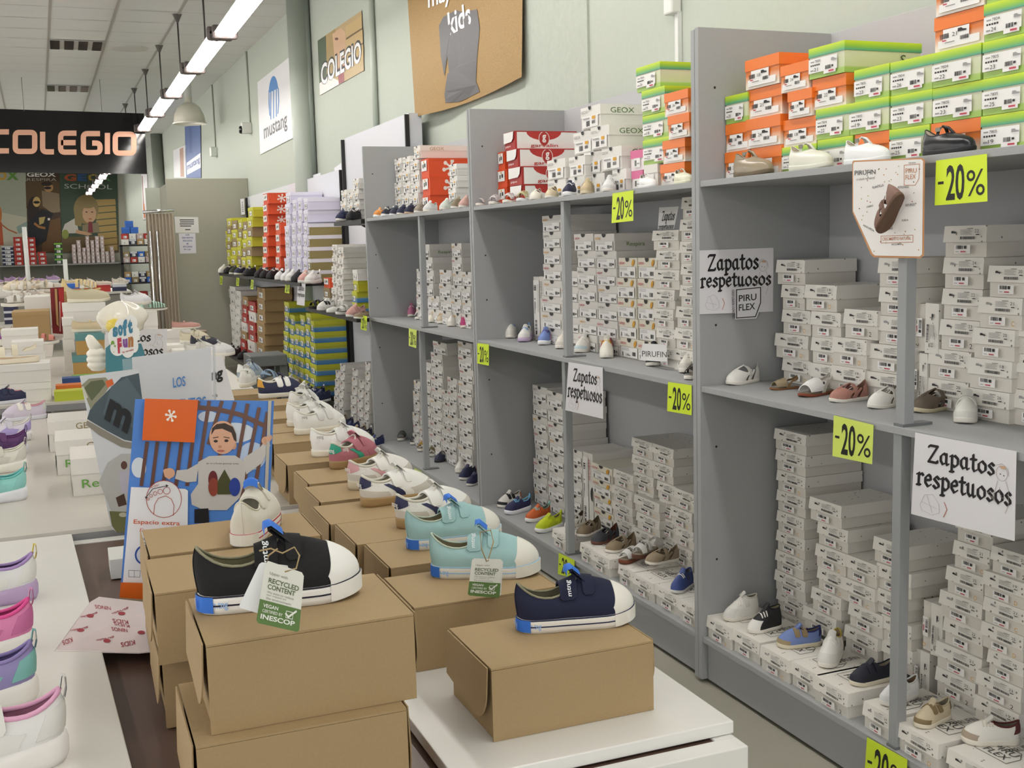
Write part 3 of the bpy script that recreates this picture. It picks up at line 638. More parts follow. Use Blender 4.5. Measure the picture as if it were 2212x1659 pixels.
# ------------------------------------------------------------------ shoes
WT = [(0, 0), (.03, .082), (.1, .128), (.25, .146), (.4, .150), (.55, .168), (.7, .182), (.82, .172), (.92, .128), (.97, .08), (1, 0)]
def hw(x):
    x = min(max(x, 0), 1)
    for (a, wa), (b, wb) in zip(WT, WT[1:]):
        if x <= b: t = (x-a)/(b-a); return math.sqrt(max(0, wa*wa+(wb*wb-wa*wa)*t))
    return 0
class Last:
    """foot-shaped surface between the sole edge and the opening; phi 0 = toe, pi = heel; v 0 = sole, 1 = opening"""
    def __init__(s, ts=.09, heel=.02, zh=.44, zs=.34, zf=.46, xo=.28, a=.255, b=.09, toe=.17, vamp=.2, drop=.05, lean=.0):
        s.__dict__.update(locals())
    def tsx(s, x): return s.ts+s.heel*(1-x)**2+.035*max(0, (x-.7)/.3)**2
    def B(s, p):
        x = .5+.5*math.cos(p); y = hw(x)*(1 if math.sin(p) >= 0 else -1); return Vector((x, y, s.tsx(x)))
    def O(s, p):
        c = math.cos(p); x = s.xo+s.a*c; y = s.b*math.sin(p)*(1.06 if c < 0 else 1)
        z = s.zs+(s.zf-s.zs)*max(0, c)**2+(s.zh-s.zs)*max(0, -c)**2.5
        return Vector((x+(.015 if c < 0 else 0)*c, y, z))
    def P(s, p, v):
        b = s.B(p); o = s.O(p); c = max(0, math.cos(p)); k = c**1.3
        out = Vector((b.x-.45, b.y, 0)); out = out.normalized() if out.length > 1e-6 else Vector((1, 0, 0))
        h = o.z-b.z
        P1 = b+Vector((0, 0, h*.5*(1-k)+s.toe*k))+out*(.022*(1-k)+.012*k)
        P2 = o+out*(.03*(1-k)+s.vamp*k)+Vector((0, 0, -h*.28*(1-k)-s.drop*k))
        u = 1-v
        return b*u**3+P1*(3*u*u*v)+P2*(3*u*v*v)+o*v**3
    def N(s, p, v):
        e = 1e-3; v0 = min(max(v, .002), .998)
        d1 = s.P(p+e, v0)-s.P(p-e, v0); d2 = s.P(p, v0+e)-s.P(p, v0-e)
        n = d1.cross(d2)
        return n.normalized() if n.length > 1e-12 else Vector((0, 0, 1))
def patch(L, p0, p1, v0, v1, off, n=16, m=4, shape=None, inset=.004):
    mb = MB(); rows = []
    for j in range(m+1):
        r = []
        for i in range(n+1):
            a = p0+(p1-p0)*i/n; vv0, vv1 = (v0, v1) if shape is None else shape(i/n, v0, v1)
            v = vv0+(vv1-vv0)*j/m; r.append(L.P(a, v)+L.N(a, v)*off)
        rows.append(r)
    mb.grid(rows)
    edge = rows[0]+[r[-1] for r in rows[1:]]+rows[-1][::-1][1:]+[r[0] for r in rows[::-1]][1:-1]
    cen = []
    for j in range(m+1):
        for i in range(n+1): pass
    # rim back down to the surface
    def base(i, j):
        a = p0+(p1-p0)*i/n; vv0, vv1 = (v0, v1) if shape is None else shape(i/n, v0, v1); v = vv0+(vv1-vv0)*j/m
        return L.P(a, v)-L.N(a, v)*inset
    idx = [(i, 0) for i in range(n+1)]+[(n, j) for j in range(1, m+1)]+[(i, m) for i in range(n-1, -1, -1)]+[(0, j) for j in range(m-1, 0, -1)]
    o = [rows[j][i] for i, j in idx]; bb = [base(i, j) for i, j in idx]; k = len(idx)
    mb.add(o+bb, [(t, k+t, k+(t+1) % k, (t+1) % k) for t in range(k)], 0, True)
    return mb
def drape(bvh, x0, x1, th0, th1, off, z0=.17, n=14, m=3, sk=0, wid=None, end=.0):
    """a strap laid over the shoe from side to side; th = angle from the vertical"""
    rows = []; base = []
    for j in range(m+1):
        R = []; T = []
        for i in range(n+1):
            f = i/n; th = th0+(th1-th0)*f
            x = x0+(x1-x0)*j/m + sk*(f-.5)
            if end and (i in (0, n)): x = (x0+x1)/2+(x-(x0+x1)/2-sk*(f-.5))*.6+sk*(f-.5)
            d = Vector((0, math.sin(th), math.cos(th))); o = Vector((x, 0, z0)); hit = bvh.ray_cast(o, d)
            r = (hit[0]-o).length if hit[0] is not None else None
            # outermost surface: follow the ray to its last hit
            q = 0; oo = o
            while hit[0] is not None and q < 5:
                r = (hit[0]-o).length; oo = hit[0]+d*1e-3; hit = bvh.ray_cast(oo, d); q += 1
            R.append(r); T.append((o, d))
        good = [i for i, r in enumerate(R) if r]
        if not good: good = [0]; R[0] = .2
        for i in range(n+1):
            if R[i] is None:
                a = max([g for g in good if g < i], default=good[0]); b = min([g for g in good if g > i], default=good[-1])
                R[i] = R[a] if a == b else R[a]+(R[b]-R[a])*(i-a)/(b-a)+.03
        for _ in range(5): R = [R[0]]+[(R[i-1]+R[i]+R[i+1])/3 for i in range(1, n)]+[R[-1]]
        R = [r+.012*math.cos((i/n-.5)*PI) for i, r in enumerate(R)]
        rows.append([o+d*(r+off) for (o, d), r in zip(T, R)]); base.append([o+d*(r-.006) for (o, d), r in zip(T, R)])
    mb = MB(); mb.grid(rows)
    idx = [(i, 0) for i in range(n+1)]+[(n, j) for j in range(1, m+1)]+[(i, m) for i in range(n-1, -1, -1)]+[(0, j) for j in range(m-1, 0, -1)]
    o = [rows[j][i] for i, j in idx]; bb = [base[j][i] for i, j in idx]; k = len(idx)
    mb.add(o+bb, [(t, k+t, k+(t+1) % k, (t+1) % k) for t in range(k)], 0, True)
    return mb, rows
_S = {}
def loop(L, z0=.0, h=.09, w=.03):
    b = L.O(PI); pts = [b+Vector((.012, 0, -.05)), b+Vector((-.01, 0, .02)), b+Vector((-.025, 0, h)), b+Vector((-.045, 0, h*.9)), b+Vector((-.045, 0, .0)), b+Vector((-.03, 0, -.06))]
    mb = MB(); r = [[p+Vector((0, -w, 0)) for p in pts], [p+Vector((0, w, 0)) for p in pts]]; mb.grid(r); r2 = [[p+Vector((.006, w, 0)) for p in pts], [p+Vector((.006, -w, 0)) for p in pts]]; mb.grid(r2)
    return mb
def soleb(L, flare=.012, bulge=.0, wave=0, n=40, under=.0):
    rows = []
    prof = [(.0, -.012), (.012, .0), (.3, flare*.8+bulge), (.75, flare+bulge), (1.0, flare), (1.04, -.02)]
    for f, o in prof:
        r = []
        for k in range(n):
            p = 2*PI*k/n; b = L.B(p); d = Vector((b.x-.45, b.y, 0)).normalized()
            spring = .03*max(0, (b.x-.72)/.28)**2
            z = spring+(b.z-spring)*f
            if wave and .2 < f < .9: o2 = o+.012*math.sin(b.x*22)*wave
            else: o2 = o
            r.append(Vector((b.x, b.y, z))+d*o2)
        rows.append(r)
    mb = MB(); mb.grid(rows, closed=True)
    mb.add(rows[0], [tuple(range(n))[::-1]]); mb.add(rows[-1], [tuple(range(n))])
    return mb
def upper_grid(L, n=36, m=9):
    rows = [[L.P(2*PI*k/n, j/m) for k in range(n)] for j in range(m+1)]
    mb = MB(); mb.grid(rows, closed=True); return mb
def lining(L, n=28):
    rows = []
    for f in (0, .25, .6, 1):
        r = []
        for k in range(n):
            p = 2*PI*k/n; o = L.O(p); b = L.B(p); t = Vector((.08+.8*b.x*.75, b.y*.7, L.tsx(b.x)+.012)) if f == 1 else None
            c = Vector((L.xo+(o.x-L.xo)*(1-.06*f), o.y*(1+.25*f), o.z+(L.ts+.03-o.z)*f))
            if f == 1: c = Vector((L.xo+(o.x-L.xo)*.98, o.y*1.2, L.ts+.03))
            r.append(c)
        rows.append(r)
    mb = MB(); mb.grid(rows[::-1], closed=True); mb.add(rows[-1], [tuple(range(n))]); return mb
def collar(L, r=.014, n=28):
    mb = MB(); pts = [L.O(2*PI*k/n) for k in range(n+1)]; mb.tube(pts, r, 7, cap=False); return mb
def tongue(L, up=.11, w=.075, back=.07):
    rows = []
    x0 = L.xo+L.a; z0 = L.zf
    for t in (0, .25, .5, .75, 1):
        rows.append([Vector((x0+.07-(.07+back)*t, u*w*(1.15-.2*t), z0-.035+(.035+up)*t-.03*u*u+(.02*t))) for u in (-1, -.6, -.2, .2, .6, 1)])
    mb = MB(); mb.grid(rows); mb.grid([[p+Vector((-.022, 0, -.012)) for p in r] for r in rows][::-1])
    e = rows[-1]; mb.grid([e, [p+Vector((-.022, 0, -.012)) for p in e]])
    return mb
def build_style(st):
    """parts of a shoe style: list of (part name, mesh builder, role)"""
    P = []
    if st in ('velcro', 'runner', 'laced', 'canvas', 'court', 'boot', 'baby'):
        L = {'velcro': Last(), 'court': Last(ts=.1, heel=.03, zh=.40, zs=.30, zf=.44), 'runner': Last(ts=.13, heel=.06, zh=.47, zs=.36, zf=.47, toe=.14), 'laced': Last(ts=.1),
             'canvas': Last(ts=.115, heel=.0, zh=.41, zs=.285, zf=.44, xo=.265, a=.25, b=.095, toe=.15, vamp=.24, drop=.05), 'boot': Last(zh=.62, zs=.56, zf=.66, xo=.26, a=.2, b=.1, vamp=.1, drop=.14), 'baby': Last(ts=.085, zh=.5, zs=.42, zf=.52, xo=.27, a=.22, b=.1, toe=.2, vamp=.16)}[st]
        big = st in ('canvas', 'court')
        up = upper_grid(L, 56 if big else 36, 14 if big else 9); P.append(('upper', up, 'u'))
        tg = tongue(L, .06, back=.06); P.append(('tongue', tg, 't'))
        P.append(('sole', soleb(L, .014, .012 if st == 'runner' else 0, 1 if st == 'runner' else 0, 56 if big else 40), 's'))
        P.append(('lining', lining(L), 'l')); P.append(('collar', collar(L, .017 if st != 'canvas' else .009), 'c'))
        bv = BVHTree.FromPolygons([Vector(v) for v in up.v], up.f)
        z0 = L.ts+.06
        if st == 'velcro':
            for xa, xb in ((.36, .49), (.54, .66)): P.append(('strap', drape(bv, xa, xb, -1.15, 1.0, .016, z0, sk=-.04, end=1)[0], 'k'))
            P.append(('heel_patch', patch(L, PI-.7, PI+.7, .35, .98, .008, 10), 'h')); P.append(('toe_guard', patch(L, -1.0, 1.0, 0, .2, .01, 20, 3), 'g'))
        if st == 'court':
            P.append(('strap', drape(bv, .36, .5, -1.2, 1.1, .016, z0, sk=-.05, end=1)[0], 'k'))
            P.append(('lower_strap', drape(bv, .55, .64, -.95, .9, .01, z0, sk=-.03, end=1)[0], 'k2'))
            P.append(('heel_patch', patch(L, PI-.85, PI+.85, .3, .97, .006, 12, 5, lambda f, a, b: (a+.35*abs(2*f-1)**2, b)), 'h'))
            P.append(('toe_guard', patch(L, -1.25, 1.25, 0, .3, .006, 24, 4), 'g'))
            P.append(('heel_counter', patch(L, PI-1.25, PI+1.25, 0, .28, .006, 16, 3), 'g'))
            P.append(('side_stripe', patch(L, 1.5, 1.72, .02, .8, .007, 4, 6), 'h')); P.append(('side_stripe', patch(L, -1.72, -1.5, .02, .8, .007, 4, 6), 'h'))
        if st == 'canvas':
            P.append(('strap', drape(bv, .35, .49, -1.0, 1.12, .014, z0, 18, 3, sk=.03, end=1)[0], 'k'))
            P.append(('lower_strap', drape(bv, .54, .64, -.85, .98, .013, z0, 16, 3, sk=.02, end=1)[0], 'k'))
            P.append(('toe_cap', patch(L, -.95, .95, 0, .58, .006, 32, 8, lambda f, a, b: (a, b-.42*abs(2*f-1)**2.2)), 'g'))
            P.append(('foxing_stripe', band(L, .47, .56, .0165), 'f')); P.append(('rand_stripe', band(L, .93, 1.02, .0165), 'f'))
            P.append(('heel_label', band(L, .12, .99, .02, PI-.62, PI+.62, 10), 'hb'))
            P.append(('toe_bumper', band(L, .1, .98, .021, -1.0, 1.0, 24), 's'))
            P.append(('tongue_label', tongue_label(L), 'b'))
            P.append(('heel_seam', patch(L, PI-.06, PI+.06, .02, .98, .006, 2, 8), 'u'))
        if st == 'runner':
            P.append(('strap', drape(bv, .36, .47, -1.1, 1.0, .016, z0, sk=-.03, end=1)[0], 'k'))
            for k in range(3): P.append(('lace', drape(bv, .52+.055*k, .545+.055*k, -.5, .5, .012, z0, 8, 1)[0], 'e'))
            P.append(('toe_guard', patch(L, -.9, .9, 0, .28, .008, 20, 3), 'g')); P.append(('heel_patch', patch(L, PI-.9, PI+.9, .1, .75, .008, 12), 'h'))
            P.append(('side_overlay', patch(L, 1.2, 2.0, .05, .75, .006, 8, 4, lambda f, a, b: (a, b-.35*f)), 'h')); P.append(('side_overlay', patch(L, -1.2, -2.0, .05, .75, .006, 8, 4, lambda f, a, b: (a, b-.35*f)), 'h'))
            P.append(('pull_loop', loop(L), 'e'))
        if st == 'laced':
            for k in range(4): P.append(('lace', drape(bv, .47+.055*k, .495+.055*k, -.5, .5, .012, z0, 8, 1)[0], 'e'))
            P.append(('toe_guard', patch(L, -1.0, 1.0, 0, .25, .008, 20, 3), 'g')); P.append(('heel_patch', patch(L, PI-.8, PI+.8, .3, .95, .008, 12), 'h'))
        if st == 'boot':
            P.append(('strap', drape(bv, .33, .45, -1.2, 1.1, .016, z0+.12, sk=-.02, end=1)[0], 'k'))
            for k in range(3): P.append(('lace', drape(bv, .5+.07*k, .525+.07*k, -.5, .5, .012, z0, 8, 1)[0], 'e'))
            P.append(('toe_guard', patch(L, -1.0, 1.0, 0, .4, .008, 20, 3), 'g'))
        if st == 'baby':
            P.append(('strap', drape(bv, .38, .5, -1.2, 1.1, .016, z0+.05, sk=-.03, end=1)[0], 'k'))
            for k in range(2): P.append(('lace', drape(bv, .57+.06*k, .59+.06*k, -.5, .5, .012, z0, 8, 1)[0], 'e'))
            P.append(('toe_guard', patch(L, -1.1, 1.1, 0, .3, .01, 20, 3), 'g')); P.append(('heel_patch', patch(L, PI-.8, PI+.8, .0, .8, .008, 12), 'h'))
    elif st in ('fisher', 'sandal', 'peep', 'tbar', 'jelly', 'ballet'):
        L = {'fisher': Last(ts=.07, zh=.45, zs=.3, zf=.4, xo=.26, a=.2, b=.1, toe=.18, vamp=.2), 'sandal': Last(ts=.1, heel=.02, zh=.42, zs=.32, zf=.42, xo=.27, a=.2, b=.1, toe=.12), 'peep': Last(ts=.05, heel=.02, zh=.42, zs=.3, zf=.36, xo=.27, a=.2, b=.1, toe=.12),
             'tbar': Last(ts=.07, heel=.03, zh=.42, zs=.3, zf=.33, xo=.3, a=.28, b=.1, toe=.18, vamp=.14), 'jelly': Last(ts=.05, zh=.36, zs=.28, zf=.34, xo=.27, a=.22, b=.1, toe=.13), 'ballet': Last(ts=.06, zh=.3, zs=.24, zf=.25, xo=.36, a=.33, b=.1, toe=.13, vamp=.12)}[st]
        P.append(('sole', soleb(L, .012), 's'))
        mb = MB(); rows = [[Vector((.02+.96*(.5+.5*math.cos(2*PI*k/28)), hw(.5+.5*math.cos(2*PI*k/28))*(.95 if math.sin(2*PI*k/28) >= 0 else -.95)*f, L.tsx(.5+.5*math.cos(2*PI*k/28))+.008)) for k in range(28)] for f in (1, .5)]
        mb.add(rows[0], [tuple(range(28))]); P.append(('insole', mb, 'l'))
        full = upper_grid(L); bv = BVHTree.FromPolygons([Vector(v) for v in full.v], full.f)
        def strp(a, b, t0, t1, nm='strap', role='k', sk=0, o=.012): P.append((nm, drape(bv, a, b, t0, t1, o, L.ts+.04, 16, 2, sk=sk)[0], role))
        if st == 'fisher':
            P.append(('toe_piece', patch(L, -1.1, 1.1, 0, .62, .0, 22, 5), 'u')); P.append(('heel_piece', patch(L, PI-1.2, PI+1.2, 0, 1, .0, 18, 6), 'u'))
            P.append(('center_strip', patch(L, -.16, .16, .5, 1, .008, 4, 6), 'u'))
            P.append(('side_strip', patch(L, 1.1, 1.35, 0, .95, .004, 4, 6), 'u')); P.append(('side_strip', patch(L, -1.1, -1.35, 0, .95, .004, 4, 6), 'u'))
            P.append(('side_strip', patch(L, 1.5, 1.75, 0, .95, .004, 4, 6), 'u')); P.append(('side_strip', patch(L, -1.5, -1.75, 0, .95, .004, 4, 6), 'u'))
            strp(.38, .48, -1.3, 1.3, sk=.0); P.append(('lining', patch(L, PI-1.1, PI+1.1, 0, .95, -.012, 14, 4, inset=.0), 'l'))
        if st == 'sandal':
            strp(.68, .84, -1.5, 1.5, 'front_strap'); strp(.42, .54, -1.45, 1.45, 'instep_strap'); P.append(('heel_strap', patch(L, PI-1.5, PI+1.5, .6, .95, .006, 18, 3), 'k'))
        if st == 'peep':
            strp(.5, .86, -1.5, 1.5, 'vamp', 'u'); P.append(('heel_strap', patch(L, PI-1.6, PI+1.6, .62, .95, .006, 18, 3), 'k')); P.append(('heel_tab', patch(L, 1.5, 1.75, 0, .9, .006, 3, 4), 'k')); P.append(('heel_tab', patch(L, -1.5, -1.75, 0, .9, .006, 3, 4), 'k'))
        if st in ('tbar', 'ballet'):
            up = upper_grid(L, 40, 10); P.insert(0, ('upper', up, 'u')); P.append(('lining', lining(L), 'l')); P.append(('collar', collar(L, .008), 'u'))
            if st == 'tbar':
                a = L.O(0)+Vector((.03, 0, -.02)); b = Vector((.36, 0, .44)); mb = MB()
                mb.tube([a, (a+b)/2+Vector((0, 0, .035)), b], .022, 6); P.append(('instep_bar', mb, 'k'))
                mb = MB(); rows = [[Vector((.33+dx, .1*math.sin(t), .29+.15*math.cos(t))) for t in [(-1.5+3*i/14) for i in range(15)]] for dx in (0, .07)]
                mb.grid(rows); mb.grid([[p*.985+Vector((.005, 0, 0)) for p in r] for r in rows][::-1]); P.append(('strap', mb, 'k'))
                mb = MB(); mb.box(.32, -.105, .36, .41, -.085, .42); P.append(('buckle', mb, 'e'))
            else:
                mb = MB(); rows = [[Vector((.4+dx, .115*math.sin(t), .2+.1*math.cos(t))) for t in [(-1.5+3*i/12) for i in range(13)]] for dx in (0, .06)]; mb.grid(rows); P.append(('strap', mb, 'k'))
        if st == 'jelly':
            for xa in (.5, .59, .68, .77, .86): strp(xa, xa+.045, -1.5, 1.5, 'cage_strap', 'u')
            P.append(('center_strip', patch(L, -.1, .1, .15, 1, .008, 4, 8), 'u')); strp(.36, .44, -1.4, 1.4); P.append(('heel_piece', patch(L, PI-.9, PI+.9, 0, 1, .0, 14, 5), 'u'))
            P.append(('top_rim', collar(L, .014), 'u'))
    return [(n, mb.mesh(n, [None]), r) for n, mb, r in P]
def band(L, f0, f1, o, p0=0, p1=2*PI, n=56):
    rows = []
    for f in (f0, f1):
        r = []
        for k in range(n+1):
            p = p0+(p1-p0)*k/n; b = L.B(p); d = Vector((b.x-.45, b.y, 0)).normalized(); sp = .03*max(0, (b.x-.72)/.28)**2
            r.append(Vector((b.x, b.y, sp+(b.z-sp)*f))+d*o)
        rows.append(r)
    inn = [[p-Vector((p.x-.45, p.y, 0)).normalized()*.008 for p in r] for r in rows]
    mb = MB(); mb.grid([inn[0], rows[0], rows[1], inn[1]], smooth=False); return mb
def tongue_label(L):
    x0 = L.xo+L.a; z0 = L.zf; mb = MB(); rows = []
    for t in (.5, 1.0, 1.06): rows.append([Vector((x0+.07-.13*t+.008, u*.066, z0-.035+.095*t-.03*u*u+.02*t+.012)) for u in (-1, -.5, 0, .5, 1)])
    rows.append([p+Vector((-.04, 0, -.01)) for p in rows[-1]]); rows.append([p+Vector((-.005, 0, -.06)) for p in rows[-1]])
    mb.grid(rows); return mb
# roles: u upper, s sole, l lining, c collar, t tongue, k straps, h heel patch, g toe guard, e laces and loops, f stripes, b label
DEF = dict(s='#ece8df', l='#8f8776', c='', t='', k='', k2='', h='', g='', e='#e9e6df', f='#20264a', b='#2f6fd0')
ROUGH = {'s': .55, 'l': .9, 'e': .7}
def shoe(style, loc, yaw, L, cols, label, group=None, name='shoe', cat='shoe', cloth=False, patent=False, mirror=False):
    if style not in _S: _S[style] = build_style(style)
    c = dict(DEF); c.update(cols); u = c['u']
    dk = lambda f: '#%02x%02x%02x' % tuple(int(int(u[i:i+2], 16)*f) for i in (1, 3, 5))
    if sum(int(u[i:i+2], 16) for i in (1, 3, 5)) > 420 and style != 'canvas':
        c['k'] = c['k'] or dk(.93); c['g'] = c['g'] or dk(.95); c['h'] = c['h'] or dk(.92); c['t'] = c['t'] or dk(.9); c['c'] = c['c'] or dk(.9)
    c.setdefault('hb', c['b'])
    if style == 'canvas' and not c['g']: c['g'] = c['s']
    r = empty(name, loc, yaw); r.scale = (L, -L if mirror else L, L); tag(r, label, cat, group)
    for nm, me, role in _S[style]:
        o = link(nm, me, r); h = c.get(role) or (c['k'] if role == 'k2' and c['k'] else u)
        kw = dict(rough=ROUGH.get(role, .25 if patent else .6))
        if cloth and role in 'ukt': kw.update(rough=.85, kind='cloth', scale=220, amt=.05)
        elif role in ('l', 'c') or (role == 'u' and not patent): kw.update(kind='plaster' if role == 'u' else 'cloth', scale=260, amt=.02, rough=kw['rough'] if role == 'u' else .9)
        o.material_slots[0].link = 'OBJECT'; o.material_slots[0].material = mat(h, **kw)
    return r
def shoe_px(style, z, heel, toe, cols, label, group=None, Lc=None, **kw):
    """heel and toe ground points read in the photo, on the plane z"""
    a = az(heel[0], heel[1], z); b = az(toe[0], toe[1], z); d = b-a; L = d.length
    yaw = math.atan2(d.y, d.x); L2 = min(max(L, Lc[0]), Lc[1]) if Lc else L
    m = (a+b)/2; loc = m-Vector((math.cos(yaw), math.sin(yaw), 0))*(L2/2); loc.z = z
    return shoe(style, loc, yaw, L2, cols, label, group, **kw)
def shoe_x(style, X, px, py, z, yaw, L, cols, label, group=None, **kw):
    p = ax(px, py, X); yw = math.radians(yaw)
    return shoe(style, (X-math.cos(yw)*L/2, p.y-math.sin(yw)*L/2, z), yw, L, cols, label, group, **kw)
W_ = '#ecebe6'; IV = '#e6e0cf'; NV = '#20243f'; TP = '#8d7d68'; BG = '#cbb99a'
# near bay, top shelf
G = 'patent bar shoes along the near bay top shelf'
for i, (hx, tx, h, w_, pat) in enumerate(((1592, 1664, '#978a74', 'shiny taupe bar shoe', 1), (1711, 1793, '#dfe0d2', 'cream bar shoe', 0), (1830, 1917, '#eceff0', 'white bar shoe', 0), (1999, 2102, '#17191f', 'black bar shoe', 0))):
    p = ax(hx, 340, 1.945); q = ax(tx, 340, 1.945); L = p.y-q.y
    shoe('tbar', (1.945, p.y, ZS), -PI/2, L, dict(u=h, s={3: '#14151a', 0: '#6c5f4b'}.get(i, h), e='#8d8a80', l='#cfc4b0'), '%s with buckle on the top shelf above the %s' % (w_, ['shelf divider', 'dark empty corner', 'cut-corner display sign', 'big yellow discount card'][i]), G, patent=True)
# near bay, middle shelf
G = 'toddler shoes on the near bay middle shelf'
ss = lambda *a, **k: shoe_px(a[0], ZM, a[1], a[2], a[3], a[4], G, (.1, .15), **k)
ss('fisher', (1636, 823), (1573, 833), dict(u=W_, l='#8d7f63'), 'white closed toddler sandal alone by the divider on the middle shelf')
ss('peep', (1724, 838), (1664, 843), dict(u='#9a8b70', k='#8a6e4a', s='#8a5c38'), 'grey beige open toe avarca on the near bay middle shelf')
ss('peep', (1803, 846), (1722, 860), dict(u='#f0f0ee', k='#d5d0c8', s='#8c4a30'), 'white open toe avarca beside the grey beige one')
ss('fisher', (1872, 862), (1794, 870), dict(u='#b07f72', l='#8a6a5a'), 'dusty pink closed toddler sandal on the middle shelf')
ss('fisher', (1948, 872), (1880, 884), dict(u=W_, l='#8d7f63'), 'white closed toddler sandal partly behind the near bay post')
ss('fisher', (2060, 880), (1972, 893), dict(u='#6e6255', s='#d8cdb0', l='#5a4c40'), 'dark taupe closed sandal right of the near bay post')
ss('velcro', (2098, 893), (2078, 922), dict(u='#e8e9e2', l='#b99a80'), 'white velcro shoe seen from its toe on the near bay middle shelf')
# near bay, on the front row of boxes
G = 'toddler shoes standing on the boxes of the near bay'
zf = ZB+FH+.0006
def c3(p): return (1472+p[0]/E2, 1100+p[1]/E2)
def s3(st, h, t, cols, lab, **k): return shoe_px(st, zf, c3(h), c3(t), cols, lab, G, (.11, .155), **k)
s3('boot', (490, 685), (270, 715), dict(u='#e2e0da', s='#ddd8ce', l='#a8977a'), 'white ankle boot with strap on the first speckled box')
s3('boot', (635, 755), (430, 795), dict(u='#1e1f22', g='#ebe9e4', l='#b0a488'), 'black high toddler boot with white laces and toe')
s3('velcro', (890, 865), (615, 885), dict(u='#7186bd', k='#8d7a5a', g='#9b8a68', h='#2b2e63', c='#2b2e63', s='#d8cfb8'), 'blue and tan velcro shoe on a speckled box')
s3('baby', (1005, 915), (915, 1025), dict(u=W_, h='#9a8567', c='#b5a04a', l='#a99570'), 'white baby shoe with beige panel, toe towards the aisle')
s3('velcro', (1340, 1085), (1085, 1130), dict(u='#1f2230', s='#e2dac6', l='#b5aa94'), 'black velcro shoe with cream sole on a speckled box')
s3('velcro', (1505, 1190), (1285, 1262), dict(u='#eef0f1', s='#ece9e3', l='#8f7a60'), 'white velcro shoe partly behind the near bay lower post')
s3('velcro', (1710, 1330), (1505, 1405), dict(u='#cdbfa2', k='#83704f', g='#83704f', s='#e2dac6', h='#83704f'), 'tan velcro shoe with olive straps on a speckled box')
s3('laced', (2160, 1500), (1795, 1490), dict(u='#e6e4dc', g='#a49684', h='#5c2a2c', c='#5c2a2c', s='#e4dfd2', e='#d8d2c4'), 'white and taupe laced shoe with maroon heel')
# middle bay, top shelf
G = 'shoes along the middle bay top shelf'
dd = lambda x: 780+x/2.962
for x, st, cols, lab in ((768, 'sandal', dict(u='#e9e6e4', l='#7d4a48'), 'first white sandal next to the far divider'), (855, 'sandal', dict(u='#e9e6e4', l='#7d4a48'), 'second white sandal from the far divider'), (945, 'sandal', dict(u='#e9e6e4', l='#7d4a48'), 'third white sandal from the far divider'),
                         (1035, 'sandal', dict(u='#bdb58c', k='#bdb58c', s='#eceff0'), 'olive strapped white sandal'), (1120, 'fisher', dict(u='#eeeadd', l='#8a6a60'), 'ivory closed sandal'), (1220, 'fisher', dict(u='#d6c8aa', l='#8a7a60'), 'beige closed sandal'),
                         (1335, 'runner', dict(u=NV, s='#eef0f2', e='#eef0f2'), 'navy runner with white stripes'), (1450, 'velcro', dict(u='#cdbb98', s='#d9cbb0'), 'sand coloured velcro shoe'), (1590, 'velcro', dict(u='#e8e9ea', l='#444444'), 'white velcro shoe')):
    shoe_x(st, 1.955, dd(x), 395, ZS, -128, .125, cols, '%s on the middle bay top shelf' % lab, G)
for x, h, lab in ((1835, '#eef0f0', 'white bar shoe in front of the green and pink boxes'), (2065, '#e6e6cf', 'cream bar shoe against the divider below the orange boxes')):
    shoe_x('tbar', 1.94, dd(x), 385, ZS, -95, .115, dict(u=h, s=h, e='#9a9a90'), lab, G, patent=True)
# middle bay, middle shelf
G = 'toddler shoes on the middle bay middle shelf'
def f2(p, o=480): return (780+p[0]/2.962, o+p[1]/2.962)
def s2(st, t, h, cols, lab, z=ZM, o=480, Lc=(.11, .15), **k): return shoe_px(st, z, f2(h, o), f2(t, o), cols, lab, G, Lc, **k)
s2('baby', (935, 752), (1000, 722), dict(u='#e6e4dc', e='#8fa5cc', l='#b0a48c'), 'white baby shoe with blue laces')
s2('runner', (1005, 778), (1100, 742), dict(u='#ecebe8', s='#c9b5d2', e='#7fa8d8', h='#d8cce0'), 'white runner with lilac sole and blue laces')
s2('runner', (1135, 797), (1230, 762), dict(u='#7b92cf', h='#d2a0bd', e='#6a5aa8', s='#eef0f4'), 'blue and pink runner')
s2('velcro', (1255, 815), (1350, 790), dict(u='#e9e4da', c='#d9a9a0'), 'white velcro shoe behind the middle bay post')
s2('velcro', (1380, 840), (1480, 815), dict(u='#e6e4de', k='#e4e0d8', g='#c9dde0', h='#e0c4c0'), 'white velcro shoe with pastel trim')
s2('baby', (1562, 880), (1585, 842), dict(u='#ece9de', k='#b5475a', c='#b5475a', e='#d8b23a', g='#efece2'), 'white baby shoe with red strap and yellow flashes')
s2('baby', (1855, 938), (1890, 885), dict(u='#1c1d22', k='#25262b', e='#8a8a90', c='#7fb4d8'), 'black baby shoe with pale blue collar before the white card')
s2('laced', (2060, 972), (2135, 935), dict(u='#e8e5dc'), 'white laced shoe partly behind the divider, middle shelf')
s2('sandal', (2090, 1012), (2160, 985), dict(u='#2c2420', s='#ece8e0'), 'dark open sandal cut off by the divider, middle shelf')
